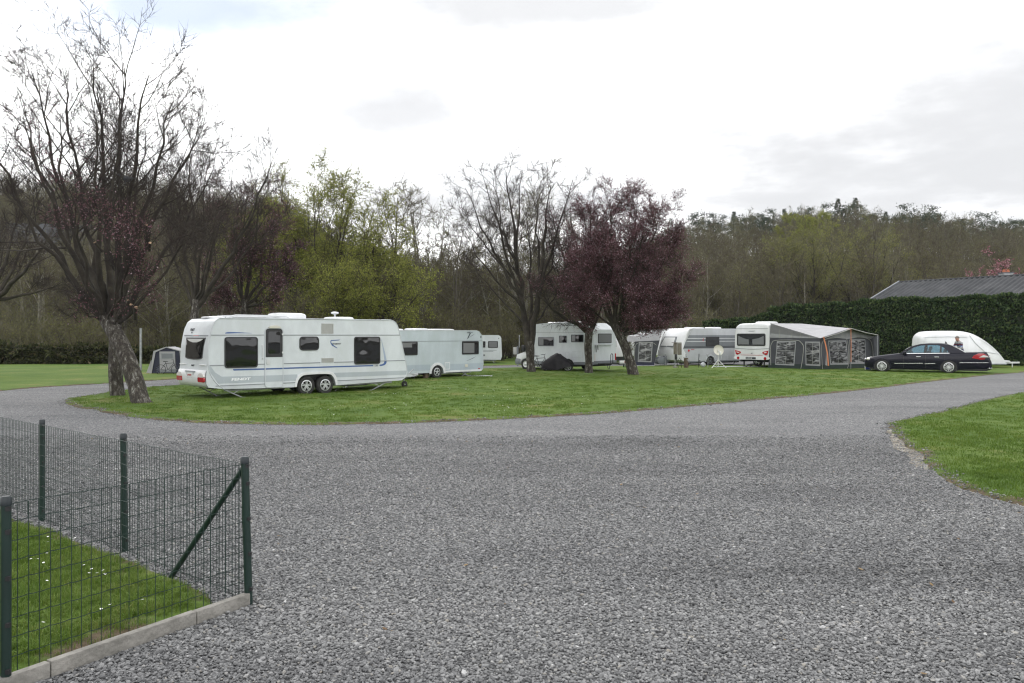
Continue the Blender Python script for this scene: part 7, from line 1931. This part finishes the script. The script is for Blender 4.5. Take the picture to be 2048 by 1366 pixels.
# --- man bending behind the car, seen above its boot
def person():
    root = empty('person', (26.15, 46.6, 0), R(15), 'man in a striped sweater looking down behind the dark car', 'person')
    V = []; E = []; RR = []
    def add(p, r_, parent=None):
        V.append(p); RR.append(r_ if hasattr(r_, '__len__') else (r_, r_))
        if parent is not None: E.append((parent, len(V) - 1))
        return len(V) - 1
    # faces -x
    pelvis = add((0, 0, 1.02), (.17, .15))
    belly = add((-.03, 0, 1.18), (.165, .14), pelvis); chest = add((-.10, 0, 1.42), (.185, .14), belly); upper = add((-.16, 0, 1.56), (.15, .11), chest)
    neck = add((-.21, 0, 1.66), .062, upper); skull0 = add((-.25, 0, 1.73), (.085, .09), neck); skull = add((-.275, 0, 1.82), (.098, .105), skull0); crown_ = add((-.28, 0, 1.885), (.07, .075), skull)
    nose = add((-.385, 0, 1.80), .016, skull); chin = add((-.345, 0, 1.715), .035, skull0)
    for s in (-1, 1):
        add((-.26, s * .112, 1.80), .016, skull)
        sh = add((-.15, s * .22, 1.54), .075, upper); el = add((-.24, s * .29, 1.27), .055, sh); wr = add((-.44, s * .22, 1.10), .036, el); pm = add((-.50, s * .20, 1.06), (.04, .022), wr)
        for q in range(4):
            f1 = add((-.54, s * (.165 + q * .022), 1.045 - .004 * q), .011, pm); f2 = add((-.575 + .004 * abs(q - 1), s * (.162 + q * .024), 1.015), .010, f1); add((-.585 + .005 * abs(q - 1), s * (.16 + q * .025), .985), .009, f2)
        th = add((-.505, s * .155, 1.065), .013, pm); add((-.545, s * .14, 1.04), .011, th)
        hp = add((0, s * .10, .96), .105, pelvis); kn = add((-.03, s * .12, .53), .068, hp); an = add((.02, s * .13, .10), .047, kn); fo = add((-.02, s * .135, .045), .045, an); add((-.18, s * .15, .035), .036, fo)
    me = bpy.data.meshes.new('body'); me.from_pydata(V, E, []); ob = bpy.data.objects.new('body', me); C.objects.link(ob)
    sk = ob.modifiers.new('skin', 'SKIN'); sk.use_smooth_shade = True
    for i, d in enumerate(me.skin_vertices[0].data): d.radius = RR[i]; d.use_root = (i == 0)
    sb = ob.modifiers.new('sub', 'SUBSURF'); sb.levels = 2; sb.render_levels = 2
    dg = bpy.context.evaluated_depsgraph_get(); m2 = bpy.data.meshes.new_from_object(ob.evaluated_get(dg))
    bpy.data.objects.remove(ob)
    principled('skin_tone', (0.42, 0.22, 0.17), .55); principled('sweater_grey', (0.30, 0.30, 0.31), .9); principled('sweater_navy', (0.02, 0.022, 0.07), .9); principled('sweater_red', (0.12, 0.025, 0.03), .9); principled('sweater_blue', (0.22, 0.26, 0.42), .9); principled('trousers', (0.03, 0.035, 0.06), .9); principled('shoe', (0.02, 0.018, 0.016), .5)
    mats = ['skin_tone', 'sweater_grey', 'sweater_navy', 'sweater_red', 'sweater_blue', 'trousers', 'shoe']
    m2.materials.clear()
    for q in mats: m2.materials.append(MATS[q])
    for p in m2.polygons:
        c = p.center; z = c.z
        if z > 1.635 and abs(c.y) < .14: i = 0
        elif c.x < -.42 and z < 1.14: i = 0
        elif z < .09: i = 6
        elif z < 1.03 and c.x > -.40: i = 5
        else: i = 1 if z > 1.50 else (2 if z > 1.46 else (3 if z > 1.42 else (2 if z > 1.38 else (4 if z > 1.30 else (1 if z > 1.2 else 2)))))
        p.material_index = i
    m2.polygons.foreach_set('use_smooth', [True] * len(m2.polygons))
    link('body', m2, root)
    principled('grey_hair', (0.16, 0.14, 0.125), .9)
    k = MB(); v = []; cx_, cz_ = -.262, 1.83
    for i in range(7):
        t = .95 * math.pi / 2 * i / 6
        for j in range(16):
            a = 2 * math.pi * j / 16; back = .35 * (1 + math.cos(a)) / 2
            tt = t * (1 + back * .7); v.append((cx_ + .118 * math.sin(tt) * math.cos(a), .122 * math.sin(tt) * math.sin(a), cz_ + .115 * math.cos(tt)))
    k.add(v, [(i * 16 + j, (i + 1) * 16 + j, (i + 1) * 16 + (j + 1) % 16, i * 16 + (j + 1) % 16) for i in range(6) for j in range(16)]); k.build('hair', 'grey_hair', root, smooth=True)
    for s in (-1, 1):
        k = MB(); k.ball((-.362, s * .04, 1.825), (.012, .016, .010), 8, 6); k.build('eye', 'ink', root, smooth=True)
person()

# --- pigeon on a branch
bd = empty('bird', tuple(Wp(253, 358, 25.2)), R(190), 'dark pigeon perched on a branch of the leaning plum tree', 'bird')
noisy('feather', [(0.3, (0.03, 0.03, 0.035)), (0.7, (0.07, 0.07, 0.075))], scale=8, rough=.8)
k = MB(); v = []; pr = [(-.30, .012, .03), (-.22, .03, .03), (-.12, .075, .0), (0, .10, .0), (.10, .085, .04), (.16, .055, .09), (.20, .055, .13), (.24, .035, .135), (.275, .008, .125)]
for x, r_, z in pr:
    for j in range(10): a = j * .6283; v.append((x, r_ * math.cos(a) * .85, z + r_ * math.sin(a) * (1 if x > -.2 else .4)))
k.add(v, [(i * 10 + j, (i + 1) * 10 + j, (i + 1) * 10 + (j + 1) % 10, i * 10 + (j + 1) % 10) for i in range(len(pr) - 1) for j in range(10)] + [tuple(range(10)), tuple(range(80, 90))]); k.tube([(.02, .03, -.07), (.03, .03, -.17)], .008, 5); k.tube([(.02, -.03, -.07), (.03, -.03, -.17)], .008, 5); k.build('body', 'feather', bd, smooth=True)
k = MB(); k.tube([(-.22, 0, -.165), (0, .0, -.18), (.2, 0, -.17)], .012, 6); k.build('perch', 'limb', bd)

# ================================================================== WIRE FENCE AND KERB
fe = empty('fence', (CORNER.x, CORNER.y, 0), 0, 'dark green wire mesh fence on round posts around the small garden', 'fence'); F0 = Vector((CORNER.x, CORNER.y, 0))
FH = 1.09
def V3(p, z=0.0): return Vector((p[0], p[1], z)) - F0
POSTS = [CORNER, POST_B, POST_C, POST_C + dirA * 1.95, POST_C + dirA * 3.9, POST_C + dirA * 5.85]
NEARS = [NEARP, NEARP + dirB * 2.0]
principled('post_cap', (0.008, 0.014, 0.018), .4)
for i, p in enumerate(POSTS + NEARS):
    ln = Vector((-.033, 0, 0)) if i == 0 else (Vector((-.017, 0, 0)) if i == 1 else Vector((0, 0, 0)))
    k = MB(); b0 = V3(p, -.12); t0 = V3(p, FH) + ln
    r_ = .027 if i else .029
    k.tube([b0, t0], r_, 14); po = k.build('post', 'green_paint', fe, smooth=True, angle=50)
    k = MB(); k.tube([t0 - Vector((0, 0, .045)), t0 - Vector((0, 0, .005)), t0 + Vector((0, 0, .006))], [r_ + .003, r_ + .003, r_ * .8], 14); k.build('cap', 'post_cap', po, smooth=True, angle=50)
    for z in (.12, .38, .64, .90, 1.03):
        q = V3(p, z) + ln * (z / FH) + Vector((dirA.x, dirA.y, 0)) * -.036
        k = MB(); k.box(q.x - .010, q.x + .010, q.y - .012, q.y + .012, q.z - .012, q.z + .012); k.build('clip', 'black_plastic', po)
k = MB(); k.tube([V3(CORNER, 1.0) + Vector((-.03, 0, 0)) + Vector((dirA.x, dirA.y, 0)) * .03, V3(CORNER + dirA * 1.02 + Vector((-.05, -.10)), .02)], .022, 12); k.build('brace', 'green_paint', fe, smooth=True, angle=50)
def mesh_wing(a, d, L, seed, off, step):
    """welded wire: thin verticals, crimped horizontals"""
    rng = random.Random(seed); k = MB(); d3 = Vector((d.x, d.y, 0)); nrm = Vector((-d.y, d.x, 0)) * off
    n = int(L / step)
    wob = lambda t, z: .006 * mnoise.noise(Vector((t * 1.7, z * 2, seed)))
    top = FH - .05
    for i in range(n + 1):
        t = L * i / n + rng.uniform(-.002, .002)
        pts = [V3(a, z) + d3 * (t + wob(t, z)) + nrm * (1 + wob(t, z)) for z in (.03, .28, .53, .78, top)]
        k.tube(pts, .0029, 4, cap=False)
    zs = [.06, .17, .28, .39, .50, .61, .72, .83, .94, top]
    for z in zs:
        pts = []; m = int(L / .03)
        for i in range(m + 1):
            t = L * i / m; cr = .004 * (1 if i % 4 == 0 else 0)
            pts.append(V3(a, z + cr + wob(t, z)) + d3 * t + nrm)
        k.tube(pts, .0027, 3, cap=False)
    o = k.build('wire_mesh', 'green_paint', fe); o['kind'] = 'stuff'
mesh_wing(CORNER, dirA, 8.6, 3, .030, .046); mesh_wing(CORNER, dirB, 3.2, 5, -.032, .062)
# kerb of concrete edging blocks
kb = empty('kerb', (CORNER.x, CORNER.y, 0), math.atan2(dirB.y, dirB.x), 'low pale concrete kerb under the near wing of the wire fence', 'kerb')
for i, (a, c) in enumerate(((.012, .472), (.478, 1.47), (1.476, 2.47), (2.476, 3.4))):
    k = MB(); k.box(a, c, -.028, .028, -.15, .088 + (.004 if i == 1 else 0)); k.build('kerb_block', 'concrete', kb, bevel=.007, bseg=2)
# daisies in the garden
m, n, l, b = principled('daisy', (0.8, 0.8, 0.78), .6)
v = [(0, 0, .001)] + [(math.cos(R(t)) * (1 if (t // 20) % 2 else .7), math.sin(R(t)) * (1 if (t // 20) % 2 else .7), .25) for t in range(0, 360, 20)]
dme = raw_mesh('daisy', v, [(0, i, i % 18 + 1) for i in range(1, 19)], 'daisy'); dsrc = [bpy.data.objects.new('daisy_shape', dme)]
rg = np.random.default_rng(8)
dp = [gp(px, py) for px, py in ((96, 1097), (104, 1102), (142, 1100), (96, 1108), (160, 1105), (170, 1098), (94, 1132), (62, 1144), (76, 1144), (87, 1152), (100, 1160), (168, 1157), (178, 1174), (194, 1174), (206, 1168), (94, 1190), (202, 1250), (220, 1241), (285, 1230))]
dp += [(rg.uniform(-6, -2.8), rg.uniform(4.6, 9)) for _ in range(14)]
dp = [p for p in dp if lawn_g[1](np.array([p]))[0]]
big_d = [(rg.uniform(-7, 8), rg.uniform(18.5, 30)) for _ in range(420)]
big_d = [p for p in big_d if lawn_c[1](np.array([p]))[0] and mnoise.noise(Vector((p[0] * .35, p[1] * .35, 5))) > .05]
pts = [(x, y, .11) for x, y in dp] + [(x, y, .085) for x, y in big_d]; nn = len(pts)
scatter('daisies', pts, np.column_stack([rg.uniform(-.3, .3, nn), rg.uniform(-.3, .3, nn), rg.uniform(0, 6, nn)]), np.column_stack([[.012] * len(dp) + [.016] * len(big_d)] * 3), dsrc, 'tiny white daisies dotted over the grass', 'daisies')
# ================================================================== AIR
m = bpy.data.materials.new('haze'); m.use_nodes = True
n, l = m.node_tree.nodes, m.node_tree.links
n.remove(n['Principled BSDF'])
pv = n.new('ShaderNodeVolumePrincipled'); pv.inputs['Color'].default_value = (.86, .90, .96, 1); pv.inputs['Density'].default_value = 0.00012; pv.inputs['Anisotropy'].default_value = .2
l.new(pv.outputs[0], n['Material Output'].inputs['Volume'])
MATS['haze'] = m
k = MB(); k.box(-620, 620, -320, 620, -4, 50)
hz_ = k.build('haze', 'haze'); tag(hz_, 'thin pale air softening the far ridge', kind='stuff')
